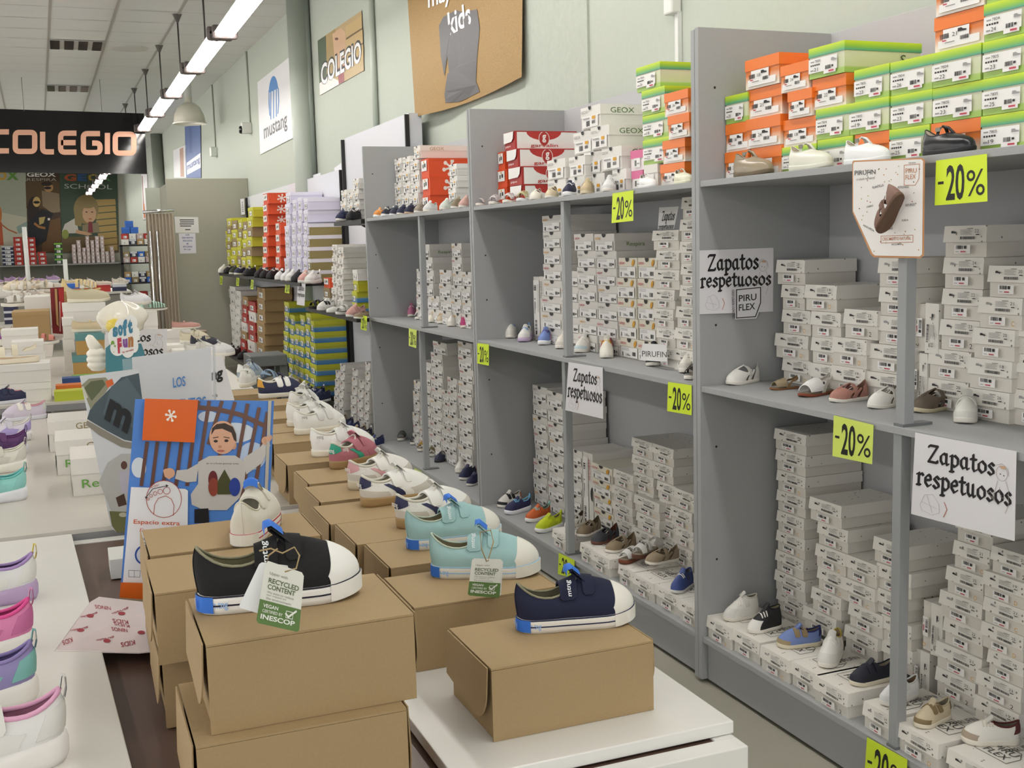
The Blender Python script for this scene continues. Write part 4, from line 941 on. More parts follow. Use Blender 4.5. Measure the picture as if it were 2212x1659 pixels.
# middle bay, bottom shelf
G = 'children shoes on the middle bay bottom shelf'
q = dict(o=780)
s2('velcro', (872, 942), (1025, 905), dict(u='#e6e4de', k='#1e1e22', g='#26262a', h='#c8602f'), 'black and white two-strap sneaker with orange heel', ZB, 780)
s2('runner', (920, 985), (1085, 950), dict(u='#22264f', s='#eceef4', e='#7cc4ee', c='#7cc4ee', h='#22264f'), 'navy runner with sky blue laces', ZB, 780)
s2('runner', (1060, 1035), (1205, 1000), dict(u='#c8602c', s='#efeeec', e='#9fd8d2', c='#7f9f90', h='#b85524'), 'orange runner with mint laces', ZB, 780)
s2('runner', (1112, 1105), (1290, 1060), dict(u='#c9d820', s='#eef0ee', e='#c9d820', h='#b5c41c'), 'neon yellow runner beside the first speckled box', ZB, 780)
zb2 = ZB+FH+.0006
s2('fisher', (1312, 1070), (1425, 1030), dict(u='#ecebe6', l='#6a5a4a'), 'white toddler sandal on the first box, behind the post', zb2, 780)
s2('fisher', (1385, 1130), (1528, 1080), dict(u='#7f7058', l='#6a5c48'), 'khaki toddler sandal on a speckled box', zb2, 780)
s2('fisher', (1472, 1178), (1650, 1130), dict(u='#34373f', l='#6a3c30', s='#6a4030'), 'charcoal toddler sandal with brown sole', zb2, 780)
s2('fisher', (1568, 1228), (1755, 1190), dict(u='#8f7f66', l='#7a6a54'), 'taupe toddler sandal on a speckled box', zb2, 780)
s2('sandal', (1660, 1302), (1800, 1250), dict(u='#eeeeec', s='#7c4632'), 'white strappy sandal with brown sole', zb2, 780)
s2('sandal', (1748, 1272), (1885, 1215), dict(u='#f0efec', s='#5c3a2a'), 'white strappy sandal leaning over the tall box', zb2+.03, 780)
s2('fisher', (1822, 1302), (2030, 1272), dict(u='#9c8c74', l='#8a7a62', s='#ece6da'), 'beige toddler sandal on the tall lettered box', zb2+.026, 780)
s2('baby', (2000, 1492), (2110, 1430), dict(u='#3d4f8a', k='#333a5c', s='#e4e4e0', l='#6a6a70'), 'blue baby shoe on the last box before the divider', zb2, 780)
# far bay
G = 'shoes on the far bay top shelf'
for x, cols, lab in ((804, dict(u=NV, e='#e88a3a', s='#e8ecf2'), 'navy runner with orange laces'), (821, dict(u='#e89a4a', s='#eef0f0', h=NV), 'orange and navy runner'), (838, dict(u='#222a3a', s='#eef0f0'), 'dark navy runner'), (856, dict(u='#30364a', s='#eef0f0'), 'slate navy shoe'), (872, dict(u='#272d48', s='#e6e2da'), 'deep navy shoe'), (889, dict(u='#232842', s='#c9b49c'), 'navy shoe with tan sole'), (910, dict(u='#9a9082', s='#e6e6e0'), 'taupe shoe'), (930, dict(u='#e9e9ea', e='#d8804a'), 'white shoe with orange laces'), (966, dict(u='#dfe6dd', h='#9ac0a8'), 'white shoe with green trim'), (991, dict(u='#8a7d68', s='#e8e6e0'), 'khaki shoe'), (1008, dict(u='#d9b0a6', s='#e8e6e0'), 'pink shoe')):
    shoe_x('velcro' if 'runner' not in lab else 'runner', 1.96, x, 460, ZS, -140, .125, cols, '%s on the far bay top shelf' % lab, G)
G = 'shoes on the far bay middle shelf'
for st, t, h, cols, lab in (('baby', (195, 612), (197, 585), dict(u='#d9cdda', k='#a8dcd6', e='#d9cdda'), 'lilac baby shoe with mint strap'), ('baby', (322, 612), (328, 590), dict(u='#c87a9c', k='#b5648c'), 'pink baby shoe'), ('sandal', (345, 636), (405, 603), dict(u='#e9e4da', l='#2c2622'), 'white sandal with dark insole'), ('fisher', (420, 655), (495, 622), dict(u='#e8e3d4', l='#6a5a48'), 'cream sandal'), ('velcro', (492, 662), (548, 632), dict(u='#d8c8ae'), 'sand shoe'), ('velcro', (562, 678), (605, 648), dict(u='#ebe8e2'), 'white shoe'), ('boot', (655, 692), (682, 655), dict(u='#b03470', s='#efe6da', k='#a02c66'), 'magenta high shoe')):
    s2(st, t, h, cols, '%s on the far bay middle shelf' % lab)
G = 'shoes on the far bay bottom shelf'
for st, t, h, cols, lab in (('sandal', (248, 518), (278, 485), dict(u='#4a4c42', s='#e4e2dc'), 'olive grey sandal'), ('sandal', (332, 545), (358, 508), dict(u='#3a3e4c', s='#e4e2dc'), 'navy check sandal'), ('sandal', (365, 587), (435, 550), dict(u='#a8852a', s='#e0ddd0'), 'mustard sandal'), ('sandal', (432, 622), (495, 578), dict(u='#6a6238', s='#e4e2dc'), 'olive sandal'), ('fisher', (470, 655), (565, 618), dict(u='#2a2d4a', s='#2a2a30'), 'navy printed closed sandal'), ('velcro', (612, 727), (672, 680), dict(u='#ecebe4', s='#efece4'), 'white two-strap sneaker'), ('velcro', (628, 768), (738, 728), dict(u='#25284a', s='#eceae4', h='#b03a3a'), 'navy and red two-strap sneaker'), ('velcro', (685, 802), (765, 772), dict(u='#23264a', s='#e8e4dc'), 'navy sneaker at the divider')):
    s2(st, t, h, cols, '%s on the far bay bottom shelf' % lab, ZB, 780)
# ------------------------------------------------------------------ display tables
white = mat('#e6e5e2', .25); wood = mat('#5b463c', .4, 'wood', scale=6, amt=.12); gtop = mat('#cfcac2', .35, 'plaster', scale=20, amt=.012); gedge = mat('#8f8f90', .45)
TZ = .729; SZ = .75
r = tag(empty('display_table', (0, 2.2, 0)), 'long low display table with dark wood inlay and white frame', 'table'); c = r.location
def TP(name, m, a, b, bev=.002): return bxo(name, m, [a[k]-c[k] for k in range(3)], [b[k]-c[k] for k in range(3)], r, bev)
TP('wood_inlay', wood, (-1.0, 1.39, TZ-.02), (.87, 3.1, TZ-.003))
TP('frame_rail', white, (-1.03, 1.356, TZ-.16), (.904, 1.392, TZ)); TP('frame_rail', white, (-1.03, 3.1, TZ-.16), (.904, 3.135, TZ))
TP('frame_rail', white, (.868, 1.392, TZ-.16), (.904, 3.1, TZ)); TP('frame_rail', white, (-1.03, 1.392, TZ-.16), (-.994, 3.1, TZ))
for x in (-1.02, .824):
    for y in (1.37, 3.05): TP('leg', white, (x, y, 0), (x+.07, y+.07, TZ-.161))
tag(bxo('display_board', white, (.457, 1.40, TZ+.0006), (.907, 3.125, SZ), bevel=.002), 'white glossy board carrying the row of brown boxes', 'board')
mb = MB(); mb.add([(-.55, 1.38, TZ+.0006), (.055, 1.38, TZ+.0006), (-.024, 3.13, TZ+.0006), (-.55, 3.13, TZ+.0006), (-.55, 1.38, SZ), (.055, 1.38, SZ), (-.024, 3.13, SZ), (-.55, 3.13, SZ)], [(0, 3, 2, 1), (4, 5, 6, 7), (0, 1, 5, 4), (1, 2, 6, 5), (2, 3, 7, 6), (3, 0, 4, 7)])
tag(mb.build('display_board', mat('#e7e5e0', .3, 'plaster', scale=14, amt=.012), bevel=.002), 'white board under the big pastel trainers', 'board')
T2 = .755
def table2(y0, y1, x0, x1, label):
    r = tag(empty('display_table', ((x0+x1)/2, (y0+y1)/2, 0)), label, 'table'); c = r.location
    bxo('tabletop', [gtop, gedge][0], (x0-c.x, y0-c.y, T2-.012), (x1-c.x, y1-c.y, T2), r)
    bxo('top_edge', gedge, (x0-c.x+.001, y0-c.y+.001, T2-.042), (x1-c.x-.001, y1-c.y-.001, T2-.0125), r)
    for x in (x0+.04, x1-.1):
        for y in (y0+.04, y1-.1): bxo('leg', gedge, (x-c.x, y-c.y, 0), (x+.06-c.x, y+.06-c.y, T2-.043), r)
table2(3.15, 5.4, -1.1, .95, 'grey white table behind the wood inlay table, with the pale boxes')
table2(5.95, 8.6, -1.2, .9, 'grey white table in the second row, heaped with pastel sandals')
table2(10.4, 13.5, -1.6, .8, 'grey white table far down the aisle under the brown lettered box')
# ------------------------------------------------------------------ brown mailer boxes
kraft = mat('#a38b66', .8, 'kraft', scale=260, amt=.05); kraft_d = mat('#4c3a2a', .9); kraft_in = mat('#8d7350', .85, 'kraft', scale=260, amt=.05)
KW, KD, KH = .27, .195, .115
def kraft_meshes(W, D, H):
    t = .003
    body = MB(); body.box(.004, .004, 0, W-.004, D-.001, H-.003).box(0, 0, 0, W, .003, H-.0035)
    lid = MB(); lid.box(0, .0005, H-.003, W, D, H)
    # little rolled ends of the lid beside the front corners
    fl = []
    for s in (0, 1):
        mb = MB(); x = -.001 if s == 0 else W+.001; dx = -1 if s == 0 else 1
        prof = [(D-.004, H-.001), (D-.004, H*.36)]
        y0, z0 = .052, H*.22
        prof += [(y0+.03, z0+.004)]+[(y0-.044*math.sin(PI/2*k/8), z0+(H*.42)*(1-math.cos(PI/2*k/8))) for k in range(9)]+[(.008, H-.001)]
        n = len(prof)
        o = lambda z: .0015+.006*(1-z/H)
        mb.add([(x+dx*o(z), y, z) for y, z in prof]+[(x+dx*(o(z)+.002), y, z) for y, z in prof], [tuple(range(n)), tuple(range(2*n-1, n-1, -1))]+[(k, (k+1) % n, n+(k+1) % n, n+k) for k in range(n)])
        fl.append(mb)
    gap = MB(); gap.box(.0012, .0032, .001, .0042, .0062, H-.002).box(W-.0042, .0032, .001, W-.0012, .0062, H-.002)
    return [body.mesh('body', kraft), lid.mesh('lid', kraft), fl[0].mesh('end_flap', kraft), fl[1].mesh('end_flap', kraft), gap.mesh('corner_gap', kraft_d)]
_K = {}
def kbox(x, y, z, label, W=KW, D=KD, H=KH, rz=0):
    k = (W, D, H)
    if k not in _K: _K[k] = kraft_meshes(*k)
    r = tag(empty('mailer_box', (x, y, z), rz), label, 'box', 'brown mailer boxes on the display tables')
    for me, nm in zip(_K[k], ('body', 'lid', 'end_flap', 'end_flap', 'corner_gap')): link(nm, me, r)
    return r
kbox(.546, 1.487, SZ+.0005, 'brown box under the navy canvas shoe at the board corner', H=.113)
K1 = kbox(.134, 1.395, .8805, 'big brown box under the black canvas shoe', H=.118, D=.205)
kbox(.112, 1.37, TZ, 'brown box at the very bottom under the black shoe box', H=.151, D=.22)
kbox(.098, 1.77, .846, 'brown box behind the black shoe, upper one, under the white heel', H=.115, D=.21)
kbox(.104, 1.80, TZ, 'brown box behind the black shoe, lower one of the pair', H=.1165, D=.2)
kbox(.108, 2.0, .846, 'brown box farther back behind the white canvas shoe, upper one', W=.3, H=.115, D=.2)
kbox(.11, 2.005, TZ, 'brown box farther back, lower one beneath the white canvas shoe', W=.3, H=.1165, D=.2)
ROWK = [(.523, 1.80, 'under the front teal shoe'), (.552, 2.05, 'under the back teal shoe'), (.535, 2.247, 'under the second white and navy sneaker'), (.523, 2.444, 'under the first white and navy sneaker'), (.55, 2.672, 'under the white and pink sneaker'), (.568, 2.897, 'under the pink and green sneaker')]
for x, y, lab in ROWK: kbox(x, y, SZ+.0005, 'brown box %s in the row on the white board' % lab)
ROW2 = [(.56, 3.16, 'under the first plain white sneaker'), (.585, 3.53, 'under the white sneaker with tan pull tab'), (.6, 3.74, 'under the third white sneaker'), (.585, 4.05, 'under the white sneaker by the printed stand'), (.57, 4.4, 'under the white and navy striped sneaker'), (.55, 4.8, 'under the grey blue sneakers')]
for x, y, lab in ROW2: kbox(x, y, T2, 'brown box %s on the grey table' % lab)
# ------------------------------------------------------------------ canvas and court shoes on the brown boxes
G = 'sneakers shown on the brown boxes'
TOP1 = SZ+KH+.0006; TOP2 = T2+KH+.0003
def hero(st, h, t, z, cols, lab, Lc=(.15, .2), cloth=True, **k): return shoe_px(st, z, h, t, cols, lab, G, Lc, cloth=cloth, **k)
def word_on(o, s, quad, h, name='logo', off=0):
    """word in the shoe's own space: quad = bottom left, bottom right, top left"""
    bl, br, tl = [Vector(q) for q in quad]; vs, fs, _ = tmesh(s, .015); mb = MB()
    mb.add([bl+(br-bl)*a+(tl-bl)*b for a, b in vs], fs); return mb.build(name, mat(h, .6), o)
def canvas_words(o, lh='#e8eef6'):
    for s in (1, -1):
        word_on(o, 'mtng', [(.07, -.125*s, .03), (.16, -.152*s, .03), (.07, -.125*s, .085)] if s > 0 else [(.16, .152, .03), (.07, .125, .03), (.16, .152, .085)], '#9fc0ee')
    word_on(o, 'mtng', [(.0, .075, .035), (.0, -.075, .035), (.0, .075, .09)][0:3] if 0 else [(-.024, .06, .03), (-.024, -.06, .03), (-.022, .06, .09)], '#9fc0ee')
navy = hero('canvas', (1120, 1362), (1366, 1336), SZ+.1136, dict(u='#161b38', c='#8d8a72', f='#1c2247', l='#7a7660', s='#e9e6df'), 'navy canvas velcro shoe on the box at the board corner')
t1 = hero('canvas', (933, 1243), (1166, 1238), TOP1, dict(u='#9dc2c3', c='#b9c8b8', f='#9cc6e6', l='#8f8668', s='#e6e4dc'), 'teal canvas velcro shoe with hanging paper tag')
t2 = hero('canvas', (876, 1187), (1085, 1160), TOP1, dict(u='#9dc2c3', c='#b9c8b8', f='#9cc6e6', l='#8f8668', s='#e6e4dc'), 'teal canvas velcro shoe behind the one with the tag')
bk = hero('canvas', (420, 1322), (786, 1275), .8805+.1185, dict(u='#141417', c='#8d8a72', f='#17172c', l='#8a8568', s='#f0efec'), 'black canvas velcro shoe with white and green paper tags', Lc=(.17, .22))
wc = hero('canvas', (505, 1205), (592, 1105), .9615, dict(hb='#dedbd2', u='#dcd9cd', c='#d9d5c4', f='#b8323e', l='#b7b3a4', s='#eceae4'), 'off white canvas shoe with red line, heel to the camera')
for o in (navy, t1, t2, bk): canvas_words(o)
for o in (navy, t1, bk, t2):
    word_on(o, 'mtng', [(.43, -.185, .31), (.425, -.14, .435), (.385, -.185, .315)], '#e9edf0')
court = dict(g='#cfcbc2', s='#a4875c', l='#b9b4a2', c='#dcd9cc')
for h, t, hp, u, lab, sh in (((770, 1097), (944, 1068), '#22264c', '#eeeeea', 'white sneaker with navy heel and gum sole, first of two', None), ((853, 1143), (1021, 1110), '#22264c', '#eeeeea', 'white sneaker with navy heel and gum sole, closer of two', None),
                       ((738, 1062), (905, 1030), '#d3a0a4', '#eeece8', 'white sneaker with pale pink heel', '#cfc6ae'), ((708, 1018), (818, 985), '#2f9a80', '#b5707c', 'dusty pink sneaker with green heel', '#9c7f56')):
    z = TOP1; o = hero('court', h, t, z, dict(court, u=u, h=hp, k=u, g=court['g'] if u != '#b5707c' else '#b06c78', s=sh or court['s']), lab, (.16, .19), cloth=False)
    word_on(o, 'mtng.', [(-.028, .07, .24), (-.028, -.07, .24), (-.03, .07, .31)], '#f0efec'); word_on(o, 'mtng.', [(.06, -.16, .25), (.17, -.178, .25), (.06, -.152, .32)], '#f0efec')
wh = dict(u='#efefec', s='#eae6d8', l='#c9c5b6', c='#e9e7dc', g='#eceae4', h='#eeeeea')
for h, t, z, lab in (((668, 987), (815, 972), TOP2, 'plain white two-strap sneaker with white tag'), ((626, 942), (756, 922), TOP2, 'white sneaker with tan pull tab, gum edged'), ((610, 924), (735, 905), TOP2, 'white sneaker half behind the one with the tan tab'), ((596, 906), (712, 868), TOP2, 'white two-strap sneaker beside the printed stand')):
    o = hero('velcro', h, t, z, wh, lab, (.16, .19), cloth=False); word_on(o, 'mtng', [(.05, -.157, .28), (.15, -.17, .28), (.05, -.15, .34)], '#8f8f90')
hero('velcro', (548, 862), (665, 850), TOP2, dict(wh, u='#23284a', h='#d9a03a', g='#eeeeea', k='#f0efec'), 'navy and white sneaker with yellow heel behind the stand', (.16, .19), cloth=False)
hero('velcro', (506, 852), (560, 815), TOP2, dict(wh), 'white two-strap sneaker next to the white lettered card', (.15, .18), cloth=False)
hero('velcro', (505, 828), (575, 812), TOP2+.01, dict(wh, u='#a9b4bc', k='#8fa0b4', g='#b9c0c0'), 'grey blue sneaker at the far end of the row', (.15, .18), cloth=False)
hero('sandal', (560, 838), (600, 820), T2+.1, dict(u='#8fa6c0', k='#8fa6c0', s='#e6e4de'), 'pale blue strapped sandal past the grey blue sneaker', (.14, .17), cloth=False)
def solid(name, fn, px, h, th, d=0, par=None):
    n = len(px); mb = MB(); mb.add([fn(p, d+th) for p in px]+[fn(p, d) for p in px], [tuple(range(n)), tuple(range(2*n-1, n-1, -1))]+[(k, (k+1) % n, n+(k+1) % n, n+k) for k in range(n)])
    return mb.build(name, mat(h, .5) if isinstance(h, str) else h, par)
def pr(name, fn, polys, par=None, d=.0014, dd=.00012, rough=.5):
    mats = []; mb = MB()
    for i, (h, pts) in enumerate(polys):
        m = mat(h, rough) if isinstance(h, str) else h
        if m not in mats: mats.append(m)
        mb.add([fn(p, d+dd*i) for p in pts], [tuple(range(len(pts)))], mats.index(m))
    return mb.build(name, mats, par)
def tq(name, s, fn, bl, br, tl, h, par=None, d=.0014, bold=0, shear=0, rough=.5):
    """text in the parallelogram of photo points bottom left, bottom right, top left"""
    vs, fs, _ = tmesh(s, bold, shear); mb = MB()
    mb.add([fn((bl[0]+(br[0]-bl[0])*a+(tl[0]-bl[0])*b, bl[1]+(br[1]-bl[1])*a+(tl[1]-bl[1])*b), d) for a, b in vs], fs)
    return mb.build(name, mat(h, rough), par)
# paper tags on a twine loop
tw = mat('#a8926a', .9)
def hang_tag(pts, name_label, twine, words=True, z=.0):
    """pts: four photo corners tl tr br bl of the card on plane Y"""
    q, Y = pts; fn = lambda p, d=0: ay(p[0], p[1], Y-d)
    tl, tr, br, bl = q
    n = lambda a, b: (tl[0]+(tr[0]-tl[0])*a+(bl[0]-tl[0])*b+(br[0]-tr[0]-bl[0]+tl[0])*a*b, tl[1]+(tr[1]-tl[1])*a+(bl[1]-tl[1])*b+(br[1]-tr[1]-bl[1]+tl[1])*a*b)
    rr = [n(a, b) for a, b in ((.06, 0), (.94, 0), (1, .05), (1, .96), (.95, 1), (.05, 1), (0, .96), (0, .05))]
    o = solid('paper_tag', fn, rr, '#e4e4dc' if words else '#eef0f2', .0012)
    tag(o, name_label, 'paper tag', 'paper tags hanging from the canvas shoes')
    if words:
        g = [n(a, b) for a, b in ((0, .62), (1, .62), (1, .96), (.95, 1), (.05, 1), (0, .96))]
        solid('green_band', fn, g, '#5e7d44', .0003, .0014, o)
        tq('lettering', 'RECYCLED', fn, n(.14, .33), n(.9, .33), n(.14, .25), '#5c6a48', o, .0018, .02); tq('lettering', 'CONTENT', fn, n(.14, .43), n(.82, .43), n(.14, .35), '#5c6a48', o, .0018, .02)
        tq('lettering', 'Upper with', fn, n(.14, .21), n(.6, .21), n(.14, .15), '#8b8b82', o, .0018)
        for i, s in enumerate(('We want to reduce', 'our impact on', 'the environment.')): tq('lettering', s, fn, n(.14, .495+.05*i), n((.8, .62, .76)[i], .495+.05*i), n(.14, .46+.05*i), '#8b8b82', o, .0018)
        tq('lettering', 'VEGAN', fn, n(.1, .73), n(.46, .73), n(.1, .67), '#eef0ea', o, .0022, .02); tq('lettering', 'CERTIFIED BY', fn, n(.1, .81), n(.58, .81), n(.1, .76), '#eef0ea', o, .0022, .01)
        tq('lettering', 'INESCOP', fn, n(.08, .92), n(.88, .92), n(.08, .84), '#eef0ea', o, .0022, .03)
        pr('check_mark', fn, [('#eef0ea', [n(x, y) for x, y in p]) for p in strokes([[(.64, .74), (.72, .79), (.9, .66)]], .035)]+[('#eef0ea', [n(x, y) for x, y in p]) for p in strokes([[(.66, .7), (.66, .81), (.82, .81), (.82, .7), (.66, .7)]], .012)], o, .0024)
    if twine:
        MB().tube([fn(p, dd) for p, dd in twine], .0011, 6).build('twine', tw, o)
    return o
Yb = 1.40
hang_tag((((562, 1214), (625, 1222), (590, 1335), (515, 1312)), Yb-.012), 'blank white paper tag behind the green and white one', [((575, 1220), 0), ((580, 1200), .0), ((600, 1185), 0)], False)
hang_tag((((575, 1210), (657, 1238), (646, 1366), (553, 1345)), Yb-.03), 'green and white paper tag hanging from the black canvas shoe', [((615, 1235), .001), ((640, 1228), 0), ((647, 1200), -.01), ((636, 1182), -.02), ((610, 1195), -.02), ((585, 1185), -.02), ((560, 1190), -.02)])
hang_tag((((1020, 1206), (1087, 1210), (1082, 1288), (1014, 1287)), 1.795), 'smaller white paper tag behind the teal shoe card', None, False)
hang_tag((((1020, 1206), (1085, 1208), (1079, 1292), (1010, 1286)), 1.785), 'green and white paper tag hanging from the teal canvas shoe', [((1051, 1213), .001), ((1040, 1185), 0), ((1037, 1150), -.02), ((1060, 1145), -.03), ((1066, 1170), -.02), ((1054, 1212), .002)])
# ------------------------------------------------------------------ big trainers on the left board
G = 'pastel trainers along the table edge'
def edge_shoe(px, py, z, L, yaw, st, cols, lab, **k):
    p = az(px, py, z); yw = math.radians(yaw)
    return shoe(st, (p.x-.02*math.cos(yw), p.y, z), yw, L, cols, lab, G, **k)
edge_shoe(112, 1640, SZ, .225, 186, 'runner', dict(u='#dfe0e0', g='#d8d8d6', h='#d9d9d6', k='#dcdcd8', c='#e0a9c8', l='#b58098', e='#cfcfcc', s='#e8e6e4'), 'white mesh trainer with pink lining, closest to the camera')
edge_shoe(52, 1510, SZ, .21, 186, 'runner', dict(u='#8f86b8', g='#6fa8a8', h='#79b3b0', k='#a79bd0', c='#8c7fb4', l='#6a5f94', e='#6fa8a8', s='#ecebe8'), 'lilac and teal scaled trainer with fin shaped heel tab')
edge_shoe(48, 1405, SZ, .21, 186, 'runner', dict(u='#d983b2', g='#c06a9c', h='#c06a9c', k='#dd8fba', c='#e0559a', l='#c24a86', e='#e08fbc', s='#ecebe8'), 'bright pink trainer with pink pull loop')
edge_shoe(58, 1292, SZ, .21, 186, 'runner', dict(u='#e2e4e4', g='#d9dbd8', h='#dfe0da', k='#e0e0e0', c='#a98fc4', l='#5c4a78', e='#e8d23a', s='#b9a3c8'), 'white trainer with lilac sole and yellow pull loop')
edge_shoe(42, 1078, T2, .2, 188, 'runner', dict(u='#8fd0c8', g='#8fd0c8', h='#8cc8c2', k='#8fd0c8', c='#6fc0bc', l='#5a9a98', e='#6fb8b4', s='#e6e8ee'), 'mint trainer with white sole at the grey table edge')
edge_shoe(44, 1015, T2, .2, 188, 'runner', dict(u='#dedcd2', c='#d9d6c8', l='#b4b0a0', e='#e4e2d8', s='#e8e6dd'), 'cream trainer behind the mint one')
edge_shoe(46, 980, T2, .19, 188, 'runner', dict(u='#5a2f66', h='#4b2a5c', c='#5a2f66', l='#3a2246', s='#dcdce6', e='#5a2f66'), 'deep purple trainer behind the cream one')
edge_shoe(56, 950, T2, .19, 190, 'runner', dict(u='#dcd8e4', h='#a99ad0', c='#e4e0dc', l='#a8a4a0', s='#e8e8ea', g='#b9d2cc'), 'white trainer with lilac collar and mint panel')
edge_shoe(90, 903, T2, .18, 188, 'velcro', dict(u='#cfc6d6', k='#e6e2da', h='#c8ccc4', c='#d29aa6', s='#dcdde6', l='#c47f8a'), 'tie dye canvas shoe with pink heel loop')
edge_shoe(52, 868, T2, .18, 188, 'velcro', dict(u='#23274a', c='#c98a9a', l='#c98a9a', s='#dcdde6', h='#343a66'), 'navy canvas shoe behind the tie dye one')
# ------------------------------------------------------------------ printed paper bag on the wood inlay
def FX_(X): return lambda p, d=0: ax(p[0], p[1], X-d)
def FY_(Y): return lambda p, d=0: ay(p[0], p[1], Y-d)
FW_ = lambda p, d=0: aw(p[0], p[1], d)
FZ_ = lambda Z: (lambda p, d=0: az(p[0], p[1], Z+d))
def root_at(name, loc, label, cat, group=None): return tag(empty(name, loc), label, cat, group)
pts = [(118, 1408), (195, 1300), (214, 1289), (335, 1303), (420, 1310), (420, 1400), (300, 1412)]
mb = MB(); top = [az(x, y, TZ+.02+.018*(0 if i in (0, 6, 5) else 1)) for i, (x, y) in enumerate(pts)]
bot = [az(x, y, TZ+.002) for x, y in pts]; bot = [Vector((t.x, t.y, SZ+.001)) for t in top]
n = len(pts); cen = sum(top, Vector())/n+Vector((0, 0, .014))
mb.add(top+bot+[cen], [(k, (k+1) % n, 2*n) for k in range(n)]+[(k, n+k, n+(k+1) % n, (k+1) % n) for k in range(n)], 0, False)
bag = mb.build('paper_bag', mat('#dccfd0', .35, 'plaster', scale=20, amt=.02)); tag(bag, 'white printed paper bag with red words lying at the boxes', 'paper bag')
bz = FZ_(TZ+.045)
def bagz(p, d=0):
    q = az(p[0], p[1], TZ+.05); hit = BAGT.ray_cast(CAM, ray(*p)); return (hit[0]-ray(*p)*.002) if hit[0] is not None else q
BAGT = BVHTree.FromPolygons([Vector(v) for v in mb.v], mb.f)
RED_ = '#9c2b3a'
for s, a, b, t in (('KIDS', (276, 1340), (242, 1336), (278, 1348)), ('KIDS', (279, 1350), (245, 1344), (281, 1356)), ('NINOS', (238, 1310), (204, 1306), (240, 1318)), ('NINOS', (274, 1358), (240, 1354), (276, 1366)), ('KIDS', (155, 1376), (134, 1384), (158, 1386)), ('KIDS', (290, 1382), (260, 1388), (292, 1392)),
                   ('garvalin', (210, 1321), (174, 1330), (211, 1326)), ('garvalin', (190, 1352), (152, 1359), (191, 1357)), ('garvalin', (277, 1310), (241, 1322), (278, 1316)), ('garvalin', (246, 1373), (208, 1380), (247, 1378))):
    tq('lettering', s, bagz, a, b, t, RED_, bag, 0, .01)
for x, y in ((195, 1330), (263, 1325), (174, 1361), (231, 1384), (305, 1366)):
    pr('leaf_mark', bagz, [(RED_, ell(x, y, 8, 4, 12))], bag)
# ------------------------------------------------------------------ printed stand with the child in front of blue bars
YP = 2.5; fn = FY_(YP)
st = solid('printed_stand', fn, [(292, 862), (592, 866), (574, 1310), (258, 1300)], '#4f86d6', .003, -.003); tag(st, 'tall printed stand showing a toddler before blue sky and brown bars', 'poster stand')
def seg(x0, y0, x1, y1, wd): return strokes([[(x0, y0), (x1, y1)]], wd)[0]
bars = [('#cfd9e6', ell(505, 935, 46, 22)), ('#c3d2e6', ell(450, 900, 22, 12)), ('#b9cce8', ell(545, 985, 30, 30)), ('#d4dee8', ell(300, 1010, 16, 22))]
bars += [('#6b4a40', p) for p in strokes([[(425, 880), (470, 884), (520, 896), (572, 920)]], 10)]
for x0, x1 in ((318, 305), (340, 328), (366, 352), (392, 380), (416, 404)): bars.append(('#64463e', seg(x0, 954, x1, 1050, 8)))
for x0, y0, x1, y1 in ((452, 866, 430, 1010), (480, 866, 450, 960), (508, 868, 470, 1000), (535, 872, 512, 1000), (560, 880, 520, 1080), (578, 890, 545, 1090), (430, 866, 418, 900)): bars.append(('#6b4a40', seg(x0, y0, x1, y1, 8)))
skin = '#d9a98c'; sw = '#c9c6c2'
kid = [(sw, [(428, 998), (452, 985), (480, 984), (508, 984), (532, 1000), (528, 1040), (518, 1075), (490, 1102), (440, 1102), (414, 1090), (412, 1068), (428, 1045)]),
       (sw, [(430, 1000), (424, 1040), (404, 1042), (378, 1034), (382, 1016), (405, 1014)]), (sw, [(525, 990), (562, 966), (576, 948), (584, 962), (566, 1000), (532, 1025)]),
       (skin, ell(366, 1022, 12, 11)), (skin, [(358, 1012), (352, 1016), (356, 1030), (366, 1036), (374, 1026)]), (skin, ell(574, 952, 9, 9)), (skin, ell(583, 945, 5, 6)),
       ('#c99a7e', ell(505, 962, 6, 9)), (skin, ell(481, 945, 29, 36, 28)), ('#3a2a22', [(456, 940), (458, 925), (468, 916), (486, 914), (503, 922), (510, 938), (511, 955), (505, 950), (500, 935), (480, 926), (464, 928)]),
       ('#2a2120', ell(466, 953, 4.5, 3)), ('#2a2120', ell(489, 952, 4.5, 3)), ('#5a4034', seg(460, 946, 472, 944, 2)), ('#5a4034', seg(483, 944, 496, 946, 2)), ('#c08c72', ell(475, 965, 4, 3)), ('#b8685e', ell(477, 974, 8, 2.6)),
       ('#24242a', [(420, 1100), (450, 1098), (452, 1130), (420, 1130)]),
       ('#6b2a30', ell(460, 1036, 10, 19)), ('#8d4436', ell(461, 1052, 11, 20)), ('#4c4e30', [(470, 1068), (470, 1040), (485, 1014), (499, 1040), (499, 1068)]), ('#2f4598', ell(507, 1052, 12, 20))]
pole = [('#bdb9ae', seg(583, 866, 573, 1110, 7)), (skin, ell(579, 948, 7, 6))]
panel = [('#eceef2', [(283, 1052), (400, 1056), (406, 1060), (404, 1300), (262, 1296)]), ('#eceef2', ell(354, 1078, 38, 40))]
panel += [('#b0564a', p) for p in strokes([ell(354, 1078, 38, 40)+[ell(354, 1078, 38, 40)[0]]], 1.4)]
panel += [('#b0564a', p) for p in strokes([[(332, 1112), (334, 1090), (342, 1076), (358, 1071), (370, 1078), (376, 1092), (374, 1114)]], 1.3)]
for x, y, q in ((360, 1060, 7.5), (346, 1062, 5), (335, 1066, 4), (326, 1071, 3.2), (320, 1078, 2.5)): panel += [('#b0564a', p) for p in strokes([ell(x, y, q, q, 14)+[ell(x, y, q, q, 14)[0]]], 1.2)]
